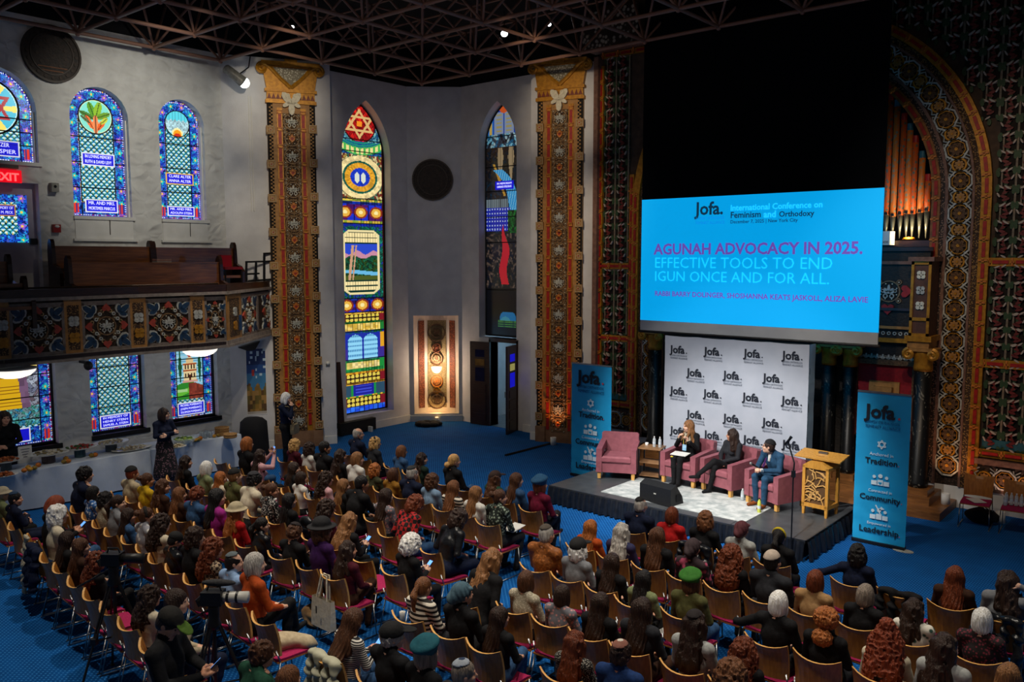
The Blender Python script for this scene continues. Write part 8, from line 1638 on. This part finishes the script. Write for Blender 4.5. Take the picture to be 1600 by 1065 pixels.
blob('grey_scarf', lambda s: s.cap((0, -.32, .86), (-.02, -.36, .20), .06, .08, .03, 0, .6, fold), TM('knit'), at_seat('L7', 'black top with pale bag strap'), 'long grey scarf hanging down a left block chair back', 'scarf', (-.3, -.5, .05), (.3, -.1, 1))
blob('black_coat', drape, TM('black'), at_seat('R1', 'navy sweater, arm over the next chair') @ T(.56, .02, 0), 'black coat hung over the front row chair beside the navy sweater', 'coat', (-.4, -.5, .2), (.4, -.1, 1))
blob('puffer_jacket', drape, TM('puffer'), at_seat('R1', 'grey blazer, hand at the head'), 'shiny black puffer jacket over the grey blazer person\'s chair', 'jacket', (-.4, -.5, .2), (.4, -.1, 1))
blob('jacket_over_chair', drape, TM('puffer'), at_seat('R1', 'black top'), 'black puffer jacket over the chair in front of the pink shawl', 'jacket', (-.4, -.5, .2), (.4, -.1, 1))
em = [o for o in bpy.data.objects if o.name.startswith('chair') and o.parent is None and 'left block sixth' in o.get('label', '') and o['label'].startswith('empty') and o['label'].endswith('first from the centre aisle')]
if em: blob('beige_coat', lapcoat, TM('beige'), T(em[0].location) @ RZ(em[0].rotation_euler.z), 'beige coat lying on the empty aisle chair beside the orange sweater', 'coat', (-.4, -.3, .1), (.45, .5, .7))
m = at_seat('L5', 'black and burgundy top') @ T(-.05, -.34, 0); t = thing('tote_bag', 'natural canvas tote bag hanging from an aisle chair back', 'bag'); t.matrix_world = m
P = [[(x*(1+.03*math.sin(z*20)), y*(.4+.9*(.62-z)), z) for x, y in ((-.19, -.06), (.19, -.06), (.19, .06), (-.19, .06))] for z in (.22, .32, .45, .58)]; b = MB(); b.grid(P, closed=True); b.face([0, 1, 2, 3]); b.build('pouch', TM('cream'), t)
for y in (-.02, .02): MB().tube([(-.10, y, .57), (-.05, y+.04, .86), (.05, y+.04, .86), (.10, y, .57)], .012, 5).build('strap', TM('cream'), t)
MB().box((-.02, -.088, .46), (.02, .004, .09)).build('print_mark', BLACKM, t)
for i, (px, py, lb) in enumerate(((629, 968, 'white paper cup on the carpet left of the striped sweater person'), (612, 933, 'paper cup on the carpet behind the person bending down in black'), (696, 892, 'paper cup under the empty chair beside the puffer coat'))):
    p = atz(px, py, 0); t = thing('paper_cup', lb, 'cup', p); MB().lathe([(.03, 0), (.042, .11), (.039, .11), (.028, .01), (.001, .01)], 12, cap=False).build('wall', WHITE, t, None, True); MB().lathe([(.001, .085), (.037, .085)], 12, cap=False).build('coffee', TM('tan'), t)
def paper(mw, label): t = tag(MB().box((0, 0, 0), (.21, .29, .006)).build('paper', WHITE, None, mw), label, 'paper'); return t
em = [o for o in bpy.data.objects if o.name.startswith('chair') and o.parent is None and 'left block third' in o.get('label', '') and o['label'].startswith('empty')]
if em: paper(T(em[0].location) @ RZ(em[0].rotation_euler.z+.3) @ T(0, .03, .456), 'white sheet lying on an empty magenta seat in the left block')
p, a = seat[('L2', 'dark floral dress')]; paper(T(p.x, p.y, 0) @ RZ(a) @ T(.06, .30, .655) @ RX(.15), 'white programme on the lap of the dark floral dress')
p, a = seat[('R3', 'olive vest and bright green beret')]; paper(T(p.x-.40, p.y, 0) @ RZ(a) @ T(0, .1, .456), 'pale paper on the seat beside the bright green beret')
p, a = seat[('L4', 'black sweater')]; b = blob('handbag', lambda s: (s.ell((0, .30, .70), (.15, .07, .09), 0)), TM('puffer'), T(p.x, p.y, 0) @ RZ(a), 'black handbag on the lap of the black sweater person', 'bag', (-.25, .1, .5), (.25, .5, .9))
blob('paper_bag', lambda s: (s.ell((0, 0, .14), (.22, .18, .15), 0, 0, None, False, fold)), TM('tan'), T(atz(497, 975, 0)), 'crumpled tan bag on the carpet below the tote bag', 'bag', (-.4, -.4, -.02), (.4, .4, .4))
# right wall chairs
for i, (x, lb) in enumerate(((-3.20, 'plywood chair with papers on its red seat by the right wall'), (-2.58, 'plywood chair holding water bottles at the right edge'))):
    chair(x, 16.28+.02*i, pi+.08, lb, 'chairs by the right wall')
paper(T(-3.2, 16.26, .456) @ RZ(.7), 'folded white paper on the wall chair seat')
for k in range(6): bottle((-2.76+.075*(k % 5), 16.36-.09*(k//5), .452), 'clear water bottle on the wall chair, %s from the left' % NTH[k+1] if k < 5 else 'clear water bottle in front of the row on the wall chair', 'bottles on the wall chair')
t = thing('dark_bag', 'dark bag under the wall chair with papers', 'bag', (-3.15, 16.55, 0)); s = SDF((-.35, -.25, -.02), (.35, .25, .35), .015); s.ell((0, 0, .13), (.28, .17, .14), 0, 0, None, False, fold); me = s.mesh('body', 1); me.materials[0] = BLACKC; put('body', me, t); MB().tube([(-.1, 0, .24), (0, 0, .32), (.1, 0, .24)], .012, 5).build('handle', BLACKM, t)
